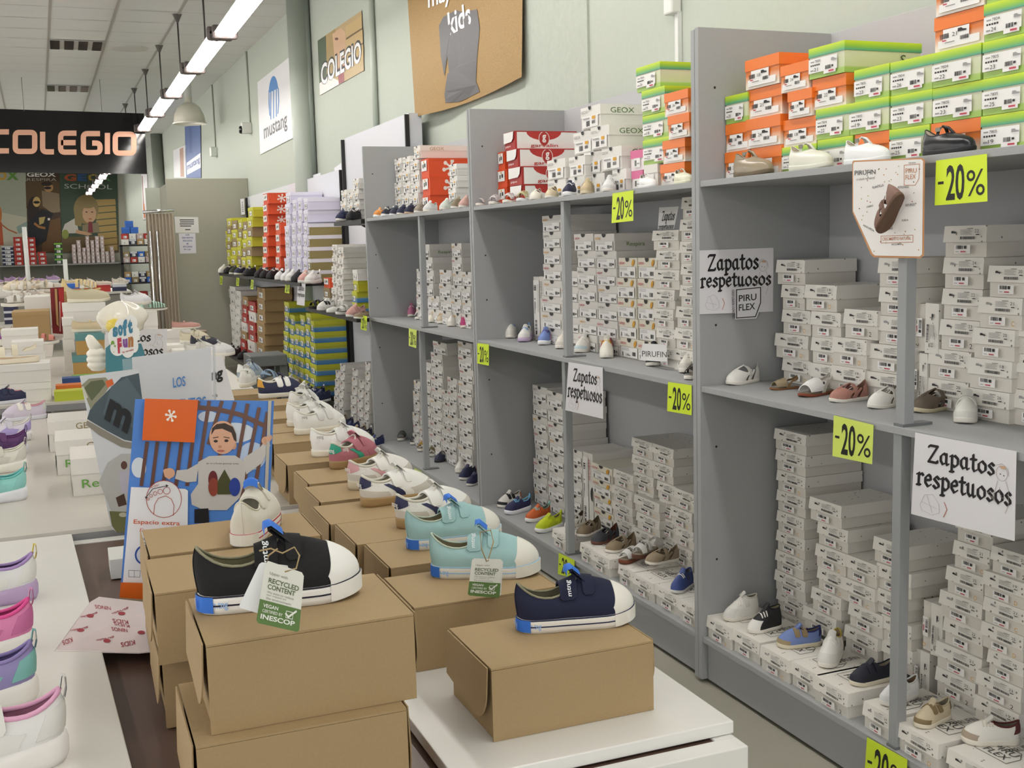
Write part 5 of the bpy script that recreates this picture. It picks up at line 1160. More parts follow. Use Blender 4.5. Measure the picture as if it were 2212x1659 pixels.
panel += [('#2c2c30', p) for p in strokes([[(316, 1074), (330, 1056), (362, 1049)]], 1.5)]+[('#2c2c30', [(358, 1046), (364, 1049), (359, 1053)]), ('#2c2c30', [(313, 1072), (319, 1074), (315, 1078)])]
panel += [('#2f4fa0', p) for p in strokes([ell(313, 1199, 20, 20)+[ell(313, 1199, 20, 20)[0]]], 4)]
panel += [('#6c7076', p) for p in strokes([[(278, 1232), (303, 1233), (302, 1247), (278, 1246), (278, 1232)], [(290, 1232), (290, 1247)]], 1)]
panel += [('#dd6a24', [(261, 1258), (404, 1262), (404, 1302), (258, 1291)]), ('#a89c84', [(258, 1291), (404, 1302), (404, 1312), (257, 1299)])]
logo = [('#dd641e', [(313, 861), (428, 864), (420, 956), (307, 951)])]
for k in range(6):
    a = k*PI/3+.2; logo += [('#f4f0ea', seg(369, 898, 369+8*math.cos(a), 898+9*math.sin(a), 3)), ('#f4f0ea', ell(369+10*math.cos(a), 898+11*math.sin(a), 3, 3, 10))]
pr('printed_picture', fn, bars+kid+pole+panel+logo, st, .001, .00008, .3)
for s, a, b, t, h, bd in (('biomecanics', (327, 926), (404, 930), (327, 914), '#f4f0ea', .02), ('Espacio extra', (288, 1134), (388, 1138), (289, 1122), '#c4562a', .015), ('Extra space', (301, 1150), (372, 1153), (302, 1141), '#c4562a', 0), ('Recomendado', (308, 1168), (372, 1170), (308, 1162), '#3a3a3e', 0), ('Recommended', (311, 1176), (368, 1178), (311, 1171), '#5a5a5e', 0), ('POD', (303, 1205), (327, 1206), (303, 1191), '#33353c', .01),
                       ('#TeamBio', (282, 1278), (344, 1281), (282, 1266), '#f4efe8', .01), ('#SchoolTime', (300, 1288), (356, 1291), (300, 1281), '#f4efe8', 0), ('Wider', (322, 1057), (345, 1049), (320, 1051), '#b0564a', 0), ('go on a forest getaway today', (446, 1003), (516, 1004), (446, 999), '#33332f', .01)):
    tq('lettering', s, fn, a, b, t, h, st, .0135, bd, .15 if s in ('Extra space', 'Recommended') else 0)
MB().add([(ay(300, 1100, YP).x, YP+.001, TZ), (ay(560, 1100, YP).x, YP+.001, TZ), (ay(560, 1100, YP).x, YP+.16, TZ), (ay(300, 1100, YP).x, YP+.16, TZ), (ay(430, 900, YP).x, YP+.004, 1.1)], [(0, 1, 2, 3), (0, 4, 1), (1, 4, 2), (2, 4, 3), (3, 4, 0)]).build('easel_back', mat('#d8d5cc', .7), st)
# small white box standing beside the printed stand
p = az(240, 1252, TZ); tag(bxo('gift_box', mat('#dcdcd8', .5), (p.x, p.y, TZ), (p.x+.1, p.y+.12, TZ+.047), bevel=.001), 'small white box on the wood inlay, half behind the printed stand', 'box')
# tall printed card with the big grey shoe, leaning at the table front
YC = 3.14; fn = FY_(YC)
cdq = [(172, 812), (300, 796), (330, 1150), (252, 1150), (240, 1140)]
cc_ = solid('printed_card', fn, cdq, '#cfd2d4', .002); tag(cc_, 'tall card printed with a grey velcro shoe, behind the printed stand', 'poster card')
art = [('#46545a', [(188, 905), (196, 880), (232, 845), (262, 815), (300, 806), (320, 960), (268, 950), (230, 930)]), ('#8d8c74', [(176, 832), (192, 818), (228, 815), (240, 828), (228, 848), (206, 870), (196, 885), (190, 870)]), ('#c9c8b4', strokes([[(178, 835), (188, 860), (200, 880), (222, 855), (238, 832)]], 5)[0]),
       ('#5c6242', [(182, 838), (196, 824), (222, 820), (228, 830), (214, 848), (198, 866)]), ('#55636a', [(240, 835), (275, 815), (320, 880), (320, 930), (268, 920), (222, 895)]), ('#8a8578', [(188, 908), (232, 933), (268, 953), (320, 962), (320, 976), (262, 966), (214, 940), (186, 918)]), ('#d2622a', [(228, 824), (242, 818), (246, 830), (232, 838)]),
       ('#b4b4b0', [(214, 1040), (232, 1000), (262, 980), (300, 980), (320, 1110), (240, 1105)]), ('#5a3c30', ell(268, 1005, 7, 9)), ('#b8b4c0', [(258, 1020), (280, 1014), (284, 1066), (262, 1064)]), ('#4a3428', [(250, 1075), (268, 1066), (274, 1090), (256, 1095)]), ('#6a6a40', [(236, 1104), (330, 1108), (330, 1150), (252, 1150), (242, 1136)]), ('#b8b49c', ell(266, 1112, 9, 5))]
pr('printed_picture', fn, art, cc_, .0024, .0001); tq('lettering', 'm', fn, (225, 905), (275, 938), (238, 860), '#17181a', cc_, .006, .05)
# clear stand with the LOS sheet and white card with bold letters
YL = 3.36; fn = FY_(YL)
ac = solid('acrylic_stand', fn, [(264, 776), (460, 748), (466, 1100), (290, 1130)], glass(), .004); tag(ac, 'clear plastic stand holding a sheet with blue capitals', 'sign stand')
sh_ = solid('paper_sheet', fn, [(285, 772), (456, 750), (462, 1095), (300, 1120)], '#d3d3d6', .0006, -.002, ac)
for a, b, t in (((374, 838), (401, 834), (373, 816)), ((330, 890), (445, 878), (330, 868))):
    tq('lettering', 'LOS' if a[0] == 374 else 'DESCUENTOS', fn, a, b, t, '#4f82bd', sh_, .0055, .02)
MB().tube([fn((462, 748)), fn((468, 1100))], .004, 6).build('stand_edge', glass('#c8ccd0', .5), ac)
fn = FY_(3.9); ng = solid('lettered_card', fn, [(430, 772), (480, 768), (506, 862), (506, 950), (430, 950)], '#dcdcdf', .002); tag(ng, 'white slanted card with bold black letters behind the clear stand', 'sign card')
tq('lettering', 'mtng', fn, (425, 838), (482, 824), (424, 808), '#17171a', ng, .003, .04)
for i, s in enumerate(('moda', '& natural', 'a')): tq('lettering', s, fn, (457, 858+12*i), ((470, 476, 461)[i], 857+12*i), (457, 851+12*i), '#3a3a3e', ng, .003)
# ------------------------------------------------------------------ signs on the shelving
G = 'yellow discount cards on the shelf edges'
def sign20(q, lab, X=XF-.0015, h='#d8f032'):
    fn = FX_(X); tl, tr, br, bl = q
    o = solid('discount_card', fn, q, h, .0008); tag(o, 'yellow minus twenty percent card ' + lab, 'discount card', G)
    n = lambda a, b: (tl[0]+(tr[0]-tl[0])*a+(bl[0]-tl[0])*b+(br[0]-tr[0]-bl[0]+tl[0])*a*b, tl[1]+(tr[1]-tl[1])*a+(bl[1]-tl[1])*b+(br[1]-tr[1]-bl[1]+tl[1])*a*b)
    for s, x0, x1, y0, y1, bd in (('-', .05, .16, .54, .48, 0), ('20', .21, .56, .92, .14, .02), ('%', .6, .95, .86, .3, 0)):
        vs, fs, _ = tmesh(s, bd); mb = MB(); mb.add([fn(n(x0+(x1-x0)*a, y0+(y1-y0)*b), .0012) for a, b in vs], fs); mb.build('lettering', mat('#14160e', .5), o)
    return o
sign20([(2022, 347), (2132, 332), (2133, 435), (2019, 444)], 'on the near bay top shelf edge')
sign20([(1801, 897), (1887, 918), (1884, 1003), (1798, 985)], 'on the near bay middle shelf edge', h='#d6e86a')
sign20([(1873, 1592), (1960, 1641), (1957, 1722), (1866, 1690)], 'on the near bay bottom shelf edge')
sign20([(1323, 418), (1368, 411), (1368, 477), (1321, 482)], 'on the middle bay top shelf edge')
sign20([(1031, 741), (1056, 744), (1056, 790), (1031, 785)], 'at the far end of the middle bay middle shelf')
sign20([(1443, 825), (1494, 832), (1494, 897), (1441, 888)], 'at the divider end of the middle bay middle shelf')
sign20([(1207, 1194), (1241, 1210), (1241, 1250), (1205, 1240)], 'on the middle bay bottom shelf edge')
sign20([(883, 709), (900, 713), (899, 752), (883, 747)], 'on the far bay middle shelf edge', h='#d6e86a')
sign20([(895, 1011), (911, 1019), (911, 1052), (894, 1042)], 'on the far bay bottom shelf edge', h='#d6e86a')
sign20([(780, 681), (793, 683), (792, 715), (779, 711)], 'on the black shelf beside the far bay, middle board', 1.845)
sign20([(763, 921), (776, 927), (774, 947), (762, 939)], 'on the black shelf beside the far bay, lowest board', 1.845)
for q, l in (([(617, 608), (626, 609), (625, 634), (615, 632)], 'by the printed sheet on the long black shelf'), ([(542, 603), (548, 604), (547, 625), (541, 624)], 'third on the long black shelf'), ([(511, 598), (517, 599), (516, 618), (510, 617)], 'second on the long black shelf'), ([(475, 596), (481, 597), (480, 615), (475, 614)], 'beside the partition on the long black shelf')): sign20(q, l, 1.845)
GL = {'Z': (1.25, [[(.02, 1.32), (.1, 1.48), (1, 1.48), (.03, .02), (1.02, .02), (1.02, .2)]]), 'a': (1.12, [[(.75, .88), (.42, 1), (.1, .7), (.1, .3), (.35, .02), (.7, .2)], [(.72, 1), (.72, .2), (.85, .02), (1, .12)]]), 'p': (1.08, [[(.0, .88), (.2, 1), (.2, -.45)], [(.0, -.45), (.42, -.45)], [(.22, .8), (.5, 1), (.88, .75), (.88, .3), (.55, 0), (.25, .12)]]),
      't': (.78, [[(.3, 1.4), (.3, .2), (.45, 0), (.7, .12)], [(0, 1), (.66, 1)]]), 'o': (1.08, [[(.48, 1), (.1, .72), (.1, .28), (.48, 0), (.88, .28), (.88, .72), (.48, 1)]]), 's': (.86, [[(.7, .82), (.4, 1), (.12, .75), (.66, .35), (.66, .15), (.35, 0), (.05, .18)]]),
      'r': (.8, [[(0, .88), (.2, 1), (.2, 0)], [(.0, 0), (.4, 0)], [(.22, .75), (.5, 1), (.7, .86)]]), 'e': (.92, [[(.15, .5), (.72, .6), (.66, .9), (.42, 1), (.1, .7), (.1, .3), (.42, 0), (.74, .2)]]), 'u': (1.15, [[(0, .88), (.16, 1), (.16, .25), (.42, 0), (.72, .25)], [(.72, 1), (.72, .18), (.86, 0), (1, .12)]])}
def calli(word):
    x = 0; out = []
    for ch in word:
        wd, ls = GL[ch]
        out += [[(px+x, py) for px, py in p] for p in strokes(ls, .27, (.55, .12))]; x += wd+.06
    return out, x
def zap(q, fn, lab, rows=((.17, .81, .12, .31), (.05, .97, .42, .64)), dr=True):
    tl, tr, br, bl = q
    n = lambda a, b: (tl[0]+(tr[0]-tl[0])*a+(bl[0]-tl[0])*b+(br[0]-tr[0]-bl[0]+tl[0])*a*b, tl[1]+(tr[1]-tl[1])*a+(bl[1]-tl[1])*b+(br[1]-tr[1]-bl[1]+tl[1])*a*b)
    # a sheet with a slight curl
    mb = MB(); rws = []
    for j in range(7):
        rws.append([fn(n(i/6, j/6), .002+.005*math.sin(PI*i/6)*(j/6)**2) for i in range(7)])
    mb.grid(rws); mb.grid([[p+(fn((tl[0], tl[1]), -.0006)-fn((tl[0], tl[1]), 0)) for p in r] for r in rws][::-1])
    o = mb.build('printed_sheet', mat('#e3e2e6', .6)); tag(o, lab, 'paper sign', 'sheets with black broken script')
    D = lambda a, b: .0028+.005*math.sin(PI*min(max(a, 0), 1))*b*b
    for w_, (x0, x1, y0, y1) in zip(('Zapatos', 'respetuosos'), rows):
        pl, wd = calli(w_); top = 1.5 if w_[0] == 'Z' else 1.4; mb = MB(); k = 0
        for p in pl:
            mb.add([fn(n(x0+(x1-x0)*a/wd, y1-(y1-y0)*b/top), D(x0+(x1-x0)*a/wd, y1-(y1-y0)*b/top)) for a, b in p], [tuple(range(len(p)))])
        mb.build('lettering', mat('#17161a', .6), o)
    if dr:
        ln = lambda L_, w_: strokes(L_, w_)
        A = [('#a59a92', p) for p in ln([ell(.86, .28, .055, .085)+[ell(.86, .28, .055, .085)[0]], [(.82, .37), (.8, .48), (.77, .58), (.83, .64), (.86, .6)], [(.9, .36), (.93, .46), (.93, .62), (.9, .72)], [(.84, .44), (.85, .55), (.9, .56)], [(.8, .2), (.86, .17), (.92, .22), (.93, .3)], [(.76, .5), (.72, .54), (.79, .58)]], .004)]
        A += [('#5c524c', ell(.845, .29, .006, .008, 8)), ('#5c524c', ell(.88, .3, .006, .008, 8)), ('#c9a88c', ell(.87, .21, .03, .02, 10))]
        A += [('#b9b4b8', p) for p in ln([[(.08, .86), (.1, .92), (.2, .95), (.27, .9), (.26, .8), (.2, .7), (.12, .73), (.08, .86)], [(.14, .72), (.2, .92)], [(.1, .82), (.24, .86)]], .004)]
        A += [('#b8705c', p) for p in ln([[(.31, .76), (.34, .84), (.31, .94)]], .007)]
        pr2 = MB(); mats = []
        for i, (h, pts) in enumerate(A):
            m = mat(h, .6)
            if m not in mats: mats.append(m)
            pr2.add([fn(n(a, b), D(a, b)+.0004) for a, b in pts], [tuple(range(len(pts)))], mats.index(m))
        pr2.build('pencil_print', mats, o)
    return o
zs = zap([(1511, 541), (1671, 535), (1670, 673), (1511, 679)], FY_(3.1160), 'printed sheet taped inside the near bay on the divider', ((.12, .81, .08, .32), (.02, .98, .38, .58)))
fn = FY_(3.1085); o = solid('lettered_sticker', fn, [(1588, 622), (1646, 617), (1646, 655), (1634, 688), (1588, 690)], '#e6e6ea', .0006); tag(o, 'white six-sided sticker on the sheet inside the near bay', 'sticker')
pr('sticker_outline', fn, [('#1c1c20', p) for p in strokes([[(1591, 626), (1643, 621), (1643, 654), (1632, 684), (1591, 687), (1591, 626)]], 2)], o, .0012)
for s, a, b, t in (('PIRU', (1596, 652), (1634, 648), (1596, 638)), ('FLEX', (1596, 672), (1631, 668), (1596, 658)), ('TIENDA', (1593, 620), (1610, 618), (1593, 616)), ('CALZADO RESPETUOSO', (1587, 688), (1586, 626), (1582, 688))): tq('lettering', s, fn, a, b, t, '#1c1c20', o, .0014, .01)
zap([(1977, 934), (2196, 975), (2192, 1169), (1968, 1110)], FX_(XF-.002), 'printed sheet hanging from the near bay middle shelf', ((.14, .8, .12, .32), (.04, .97, .42, .62)))
zap([(1228, 782), (1302, 794), (1303, 905), (1221, 886)], FX_(XF-.002), 'printed sheet hanging from the middle bay middle shelf', ((.17, .84, .12, .36), (.04, .98, .45, .7)))
zap([(1424, 448), (1466, 446), (1456, 494), (1421, 496)], FX_(2.09), 'printed sheet leaning on the boxes inside the middle bay', ((.2, .9, .2, .6), (.05, .95, .78, .98)), False)
zap([(643, 609), (660, 611), (658, 661), (641, 658)], FX_(1.845), 'printed sheet hanging from the long black shelf', ((.1, .85, .15, .35), (.05, .95, .45, .62)), False)
# cut-corner display board with a little shoe, standing on the near bay top edge
fn = FX_(XF-.02)
sb = solid('display_sign', fn, [(1841, 352), (1843, 347), (1991, 341), (1998, 345), (1996, 552), (1988, 558), (1888, 556), (1881, 550), (1841, 458)], '#c08a5a', .004); tag(sb, 'white cut-corner sign with brown edge and small shoe, near bay', 'display sign')
solid('sign_face', fn, [(1843, 354), (1846, 350), (1990, 344), (1994, 348), (1992, 549), (1987, 554), (1890, 552), (1885, 548), (1843, 456)], '#eceae8', .0006, .0042, sb)
T_ = '#2e2c2a'; C_ = '#b5764a'
for s, a, b, t, h in (('PIRUFIN', (1846, 379), (1891, 376), (1846, 369), T_), ('el calzado mas natural', (1850, 390), (1889, 386), (1850, 385), '#7a7470'), ('PIRU', (1956, 374), (1980, 373), (1956, 364), C_), ('FLEX', (1956, 388), (1978, 386), (1956, 378), C_), ('TIENDAS', (1962, 354), (1978, 353), (1962, 351), T_), ('PLANTILLA', (1885, 408), (1909, 402), (1884, 403), T_), ('ACOLCHADO', (1939, 407), (1963, 406), (1939, 402), T_), ('REFUERZO', (1956, 446), (1977, 444), (1956, 441), T_), ('LIGERO', (1872, 449), (1886, 446), (1872, 445), T_), ('SUELA', (1948, 478), (1962, 477), (1948, 474), T_),
                   ('FLEXIBLE', (1909, 496), (1928, 495), (1909, 491), T_), ('ANCHO ESPECIAL', (1864, 488), (1888, 501), (1865, 484), T_), ('CRECIMIENTO NATURAL', (1906, 520), (1968, 518), (1906, 513), C_), ('HACE SU MAGIA', (1926, 530), (1948, 529), (1926, 526), T_)): tq('lettering', s, fn, a, b, t, h, sb, .0056, .005)
dots = [(random.uniform(1852, 1986), random.uniform(358, 545)) for _ in range(70)]
dots = [(x, y) for x, y in dots if not (1880 < x < 1960 and 400 < y < 500) and x > 1846+max(0, y-450)*.45]
pr('dot_print', fn, [(random.choice(('#8a8a86', '#b5764a', '#3c3a38', '#a8a468')), ell(x, y, 1.3, 1.4, 8)) for x, y in dots]+[(C_, p) for p in strokes([[(1903, 510), (1972, 508), (1972, 523), (1903, 525), (1903, 510)], [(1953, 357), (1986, 354), (1985, 386), (1977, 400), (1953, 400), (1953, 357)]], 1.2)], sb, .0052, 0)
o = shoe('fisher', (0, 0, 0), 0, .115, dict(u='#7d6053', k='#6f5448', s='#5c4230', l='#2c2422'), 'small brown shoe fixed on the cut-corner sign', None)
p = fn((1948, 420), .036); dv = Vector((0, .6, -.8)); zv = Vector((0, .8, .6)); yv = zv.cross(dv); L_ = .115
o.matrix_world = Matrix(((dv.x*L_, yv.x*L_, zv.x*L_, p.x), (dv.y*L_, yv.y*L_, zv.y*L_, p.y), (dv.z*L_, yv.z*L_, zv.z*L_, p.z), (0, 0, 0, 1)))
# little lettered card behind the black baby shoe
fn = FX_(2.02); o = solid('lettered_card', fn, [(1388, 742), (1440, 744), (1442, 782), (1383, 778)], '#e2e2e2', .001); tag(o, 'small white card behind the black baby shoe, middle bay', 'sign card'); tq('lettering', 'PIRUFIN', fn, (1387, 770), (1440, 772), (1387, 758), '#26262a', o, .0014)
# ------------------------------------------------------------------ posters on the long wall
mu = solid('poster', FW_, [(556, 178), (624, 124), (633, 298), (562, 334)], '#dfdfe2', .01); tag(mu, 'white poster with blue oval and dark lower case word', 'poster')
B_ = '#3f7fc0'
pr('oval_print', FW_, [(B_, ell(591, 210, 11, 46, 28)), ('#dfdfe2', [(582, 200), (602, 190), (604, 250), (598, 262), (584, 262)]), ('#dfdfe2', [(578, 238), (605, 228), (606, 262), (578, 262)])]+[(B_, p) for p in strokes([[(585, 196), (585, 258)], [(591, 193), (591, 256)], [(597, 190), (597, 252)]], 2.2)]+[(B_, p) for p in strokes([[(581, 195), (581, 225), (583, 250)], [(601, 190), (602, 220), (600, 246)]], 2)], mu, .0105)
tq('lettering', 'mustang', FW_, (571, 311), (621, 282), (569, 274), '#45474e', mu, .012, .01)
cg = solid('poster', FW_, [(686, 88), (781, 23), (786, 152), (691, 206)], '#b8a074', .008); tag(cg, 'wall poster of a schoolchild and books with white capitals', 'poster')
pr('printed_picture', FW_, [('#4a5a44', [(686, 88), (706, 75), (710, 195), (691, 206)]), ('#a8905e', [(704, 76), (724, 62), (724, 175), (706, 170)]), ('#d0aa88', [(718, 74), (736, 60), (746, 70), (746, 150), (724, 140)]), ('#6a4a38', ell(727, 84, 4, 3, 10)), ('#e6e0dc', [(690, 180), (712, 165), (740, 178), (691, 206)]), ('#8d3a40', [(728, 150), (742, 140), (744, 176), (732, 182)]),
    ('#c4a874', [(746, 58), (781, 33), (782, 60), (748, 82)]), ('#6a5230', [(748, 82), (782, 60), (782, 63), (748, 86)]), ('#c8ac78', [(746, 88), (783, 64), (784, 92), (748, 114)]), ('#6a5230', [(748, 114), (784, 92), (784, 95), (748, 118)]), ('#bfa26c', [(746, 120), (785, 98), (785, 126), (748, 148)])], cg, .0085)
tq('lettering', 'COLEGIO', FW_, (693, 188), (782, 132), (692, 137), '#20221f', cg, .0098, .07); tq('lettering', 'COLEGIO', FW_, (694, 186), (780, 133), (693, 140), '#eef0f2', cg, .0108, .02)
# golden woven banner hanging at a tilt
q0 = [(878, -40), (1130, -120), (1127, 166), (897, 252)]
mb = MB(); rws = []
for j in range(9):
    r_ = []
    for i in range(9):
        a, b = i/8, j/8
        px = (q0[0][0]+(q0[1][0]-q0[0][0])*a)*(1-b)+(q0[3][0]+(q0[2][0]-q0[3][0])*a)*b; py = (q0[0][1]+(q0[1][1]-q0[0][1])*a)*(1-b)+(q0[3][1]+(q0[2][1]-q0[3][1])*a)*b
        py += 12*math.sin(PI*a)*(b > .9)
        r_.append(FW_((px, py), .03+.04*b*(1-a)+.02*math.sin(7*a+1)*b))
    rws.append(r_)
mb.grid(rws); gold = mat('#9a7a44', .6, 'cloth', scale=120, amt=.22); ban = mb.build('fabric_banner', gold); tag(ban, 'golden woven banner with dark figure hanging on the wall', 'banner')
BB = BVHTree.FromPolygons([Vector(v) for v in mb.v], mb.f)
def fb(p, d=0):
    h = BB.ray_cast(CAM, ray(*p)); return (h[0] if h[0] is not None else FW_(p, .05))-ray(*p)*(d+.003)
def finely(poly, n=6):
    out = []
    for a, b in zip(poly, poly[1:]+poly[:1]): out += [(a[0]+(b[0]-a[0])*k/n, a[1]+(b[1]-a[1])*k/n) for k in range(n)]
    return out
pr('printed_figure', fb, [('#4c4b4e', finely(p)) for p in ([(948, 55), (958, 36), (985, 22), (1000, 26), (1004, 80), (1000, 112), (990, 148), (988, 162), (970, 158), (966, 120), (960, 165), (952, 120)], [(985, 30), (1030, 20), (1036, 60), (1030, 130), (1028, 175), (1032, 200), (1000, 216), (962, 220), (960, 205), (966, 160), (992, 140), (1000, 100)], [(962, 200), (1030, 180), (1036, 198), (1006, 214), (992, 220), (962, 222)])], ban, .004, .0004)
for s, a, b, t in (('mayoral', (925, 30), (1024, -8), (924, -22)), ('kids', (970, 78), (1018, 52), (966, 28))): tq('lettering', s, fb, a, b, t, '#eeeff2', ban, .008, .02)
# wall camera, small boxes on conduits
def on_wall(name, px, py, dims, h, label, cat='camera', rod_top=None):
    p = FW_((px, py)); r = root_at(name, (p.x, p.y, p.z), label, cat); a, b, c_ = dims
    bxo('body', mat(h, .4), (-a, -b/2, -c_/2), (-.001, b/2, c_/2), r, .008)
    if cat == 'camera': MB().lathe([(.001, .0), (.04, .004), (.05, .03), (.04, .05)], n=12).build('lens', mat('#141418', .15), r).matrix_local = Matrix.Translation((-a-.03, 0, -.02))@Matrix.Rotation(PI/2, 4, 'Y')
    if rod_top: MB().tube([(-.012, 0, c_/2), (-.012, 0, rod_top-p.z)], .011, 8).build('conduit', mat('#a9b1a6', .5), r)
    return r
on_wall('security_camera', 543, 277, (.12, .1, .13), '#c9cac6', 'small wall camera with black lens left of the white poster', 'camera', CEIL)
on_wall('junction_box', 468, 328, (.09, .16, .13), '#c6cdc4', 'pale junction box on the wall below a thin conduit', 'junction box', CEIL)
on_wall('junction_box', 1464, 8, (.05, .07, .09), '#dcdcd8', 'white switch box at the top of the pale cable duct', 'junction box')
p = FW_((1470, 60)); tag(bxo('cable_duct', mat('#dcdedb', .4), (p.x-.02, p.y-.013, 2.15), (p.x-.001, p.y+.013, FW_((1466, 26)).z)), 'slim white cable duct on the wall behind the middle bay', 'cable duct')
# bell lamp
p = ay(410, 268, 16.3); r = root_at('bell_lamp', (p.x, p.y, p.z), 'big grey white bell shaped ceiling lamp, unlit', 'lamp')
MB().lathe([(.225, 0), (.23, .012), (.215, .02), (.2, .12), (.15, .23), (.08, .28), (.05, .29), (.05, .36)], n=32).build('shade', mat('#d5d2c4', .3), r)
MB().lathe([(.2, .02), (.19, .12), (.14, .22), (.02, .27)], n=32).build('reflector', mat('#e9e8e2', .3), r)
MB().tube([(0, 0, .36), (0, 0, CEIL-p.z)], .05, 10).build('hanger', mat('#c9cac6', .5), r)
# ------------------------------------------------------------------ stacks on the black shelves
LS = 'long black shelf'; XB_ = 1.93
def bstack(kind, shelf, z0, L_, R_, yt, pitch, D=.3, X=XB_, det=2, kinds=None):
    zt = ax(L_, yt, X).z; n = max(1, round((zt-z0)/pitch)); return stack(kind, shelf, z0, X, [(L_, R_)], yt, D=D, n=n, det=det, kinds=[kinds[i % len(kinds)] for i in range(n)] if kinds else None)
Y_ = ['yellow', 'yellow', 'olive', 'yellow', 'olive']
bstack('redbox', LS, 1.19, 471, 482, 516, .1, .25)
for i, (l, r_, t) in enumerate(((483, 490, 500), (490, 500, 473), (501, 513, 478), (514, 523, 475), (524, 534, 480), (535, 546, 450))): bstack('yellow', LS, 1.19, l, r_, t, .1, .26, kinds=Y_[i % 5:]+Y_[:i % 5])
for kd, l, r_, t, D in (('vermilion', 569, 580, 420, .26), ('vermilion', 596, 606, 482, .22), ('lilac', 617, 627, 418, .3), ('lilac', 631, 640, 433, .28), ('lilac', 643, 652, 428, .28), ('lilac', 655, 664, 430, .28), ('band', 666, 676, 432, .3), ('band', 678, 692, 430, .3)): bstack(kd, LS, 1.19, l, r_, t, .1, D)
for o in [x for x in COL.objects if x.name.startswith('shoe_box') and 'orange red' in x.get('label', '') and LS in x['label']][:5]:
    D_, W, H = .26, o.data.vertices[2].co.y*2, .1
    fr = Fr((.13, -abs(W)/2-.003, .05), (1, 0, 0), (0, 0, 1)); pl = []
    for k in range(6): a = k*PI/3+.3; pl += [('#f3e6df', strokes([[(0, 0), (math.cos(a)*.034, math.sin(a)*.03)]], .011)[0]), ('#f3e6df', ell(math.cos(a)*.036, math.sin(a)*.033, .01, .01, 8))]
    prints('splat_logo', fr, pl, o)
LW = 'lowest long black shelf'
for l, r_, t in ((474, 483, 618), (484, 496, 622), (497, 509, 618), (510, 520, 628)): bstack('plain', LW, .22, l, r_, t, .11, .25)
bstack('redbox', LW, .22, 524, 535, 640, .11, .25, kinds=['kraftbox', 'redbox', 'redbox', 'plain']); bstack('redbox', LW, .22, 537, 552, 650, .11, .25, kinds=['redbox', 'plain', 'redbox']); bstack('kraftbox', LW, .22, 556, 572, 621, .125, .3)
for l, r_, t in ((614, 624, 652), (626, 636, 680), (637, 647, 700), (648, 658, 680), (660, 670, 676), (671, 684, 693)): bstack('yblue', LW, .22, l, r_, t, .095, .3)
bstack('kraftbox', LW, .22, 688, 697, 715, .105, .3)
SA = 'shelf beside far bay,'
for l, r_, t in ((736, 748, 412), (750, 762, 418), (764, 776, 388)): bstack('white', SA+' top', 1.66, l, r_, t, .075, .2, 1.95)
for l, r_, t, kd in ((700, 713, 600, ['vermilion', 'olive', 'plain']), (718, 728, 529, ['pirufin']), (731, 742, 535, ['pirufin']), (762, 772, 583, ['plain', 'yellow', 'yblue', 'yblue'])): bstack(kd[0], SA+' middle', 1.0, l, r_, t, .08, .25, 1.95, kinds=kd)
for l, r_, t in ((724, 733, 800), (734, 745, 785), (760, 772, 795), (774, 786, 820), (788, 799, 782)): bstack('geox', SA+' lowest', .14, l, r_, t, .078, .25, 1.97)
G = 'shoes on the black shelves'
C4 = [('#e9e9e6', 'white'), ('#1d1d20', 'black'), ('#22284a', 'navy'), ('#d9a9a0', 'pink'), ('#8a7a62', 'taupe'), ('#ecebe8', 'pale'), ('#26305a', 'deep blue'), ('#3a3d2f', 'olive')]
def brow(items, z, X, words, L=.17, yaw=-135, st=('velcro', 'laced', 'runner')):
    for i, (px, ci) in enumerate(items):
        h, w_ = C4[ci]; shoe_x(st[i % len(st)], X, px, 600, z, yaw, L, dict(u=h, k='#1d1d20' if ci == 0 and i % 2 else '', s='#e6e5e0' if ci != 1 else '#1d1d20', l='#4a4640'), '%s shoe, %s along the %s' % (w_, NTH[i], words), G)
brow([(473, 0), (485, 0), (497, 1), (509, 7), (520, 2), (540, 1), (565, 1), (577, 1), (592, 1), (610, 0), (623, 0), (634, 5), (646, 1), (661, 3), (676, 0)], 1.19, 1.875, 'long black shelf from the partition', .2)
brow([(683, 1), (701, 0), (722, 0), (742, 5), (765, 3), (782, 4)], 1.0, 1.86, 'middle shelf beside the far bay', .17, -150, ('sandal', 'velcro', 'ballet'))
brow([(747, 2), (770, 1)], 1.66, 1.9, 'top shelf beside the far bay', .16)
brow([(704, 0), (716, 4), (729, 2), (742, 6), (756, 4), (768, 2), (780, 7), (793, 6)], .14, 1.86, 'lowest shelf beside the far bay', .17, -150)
brow([(480, 1), (492, 1), (505, 1), (518, 1), (618, 0), (632, 4), (645, 5), (655, 2), (668, 6), (680, 2)], .22, 1.9, 'lowest long black shelf', .2, -150)
# ------------------------------------------------------------------ fitting room partition, curtain, notices
fp = mat('#a3a294', .7, 'plaster', scale=90, amt=.015)
YPN = 14.6; a = ay(357, 386, YPN).x
r = root_at('fitting_room', (a, YPN, 0), 'grey green fitting room partition with the posted notices', 'fitting room')
bxo('partition_panel', fp, (0, 0, 0), (wx(YPN)-a-.005, .05, 2.362), r); bxo('partition_panel', mat('#b3b7aa', .7), (-.18, .9, 0), (.0, .95, 2.3), r); bxo('side_panel', fp, (.0, .051, 0), (.04, 1.6, 2.3), r)
r = root_at('curtain', (1.13, 14.35, 0), 'beige curtain on a chrome rail at the fitting room', 'curtain')
mb = MB(); mb.grid([[(-.13+.32*i/40, .035*math.sin(i*1.25), z) for i in range(41)] for z in (.15, .8, 1.4, 1.93)]); mb.build('cloth', mat('#b9ae9c', .8, 'cloth', scale=60, amt=.08), r)
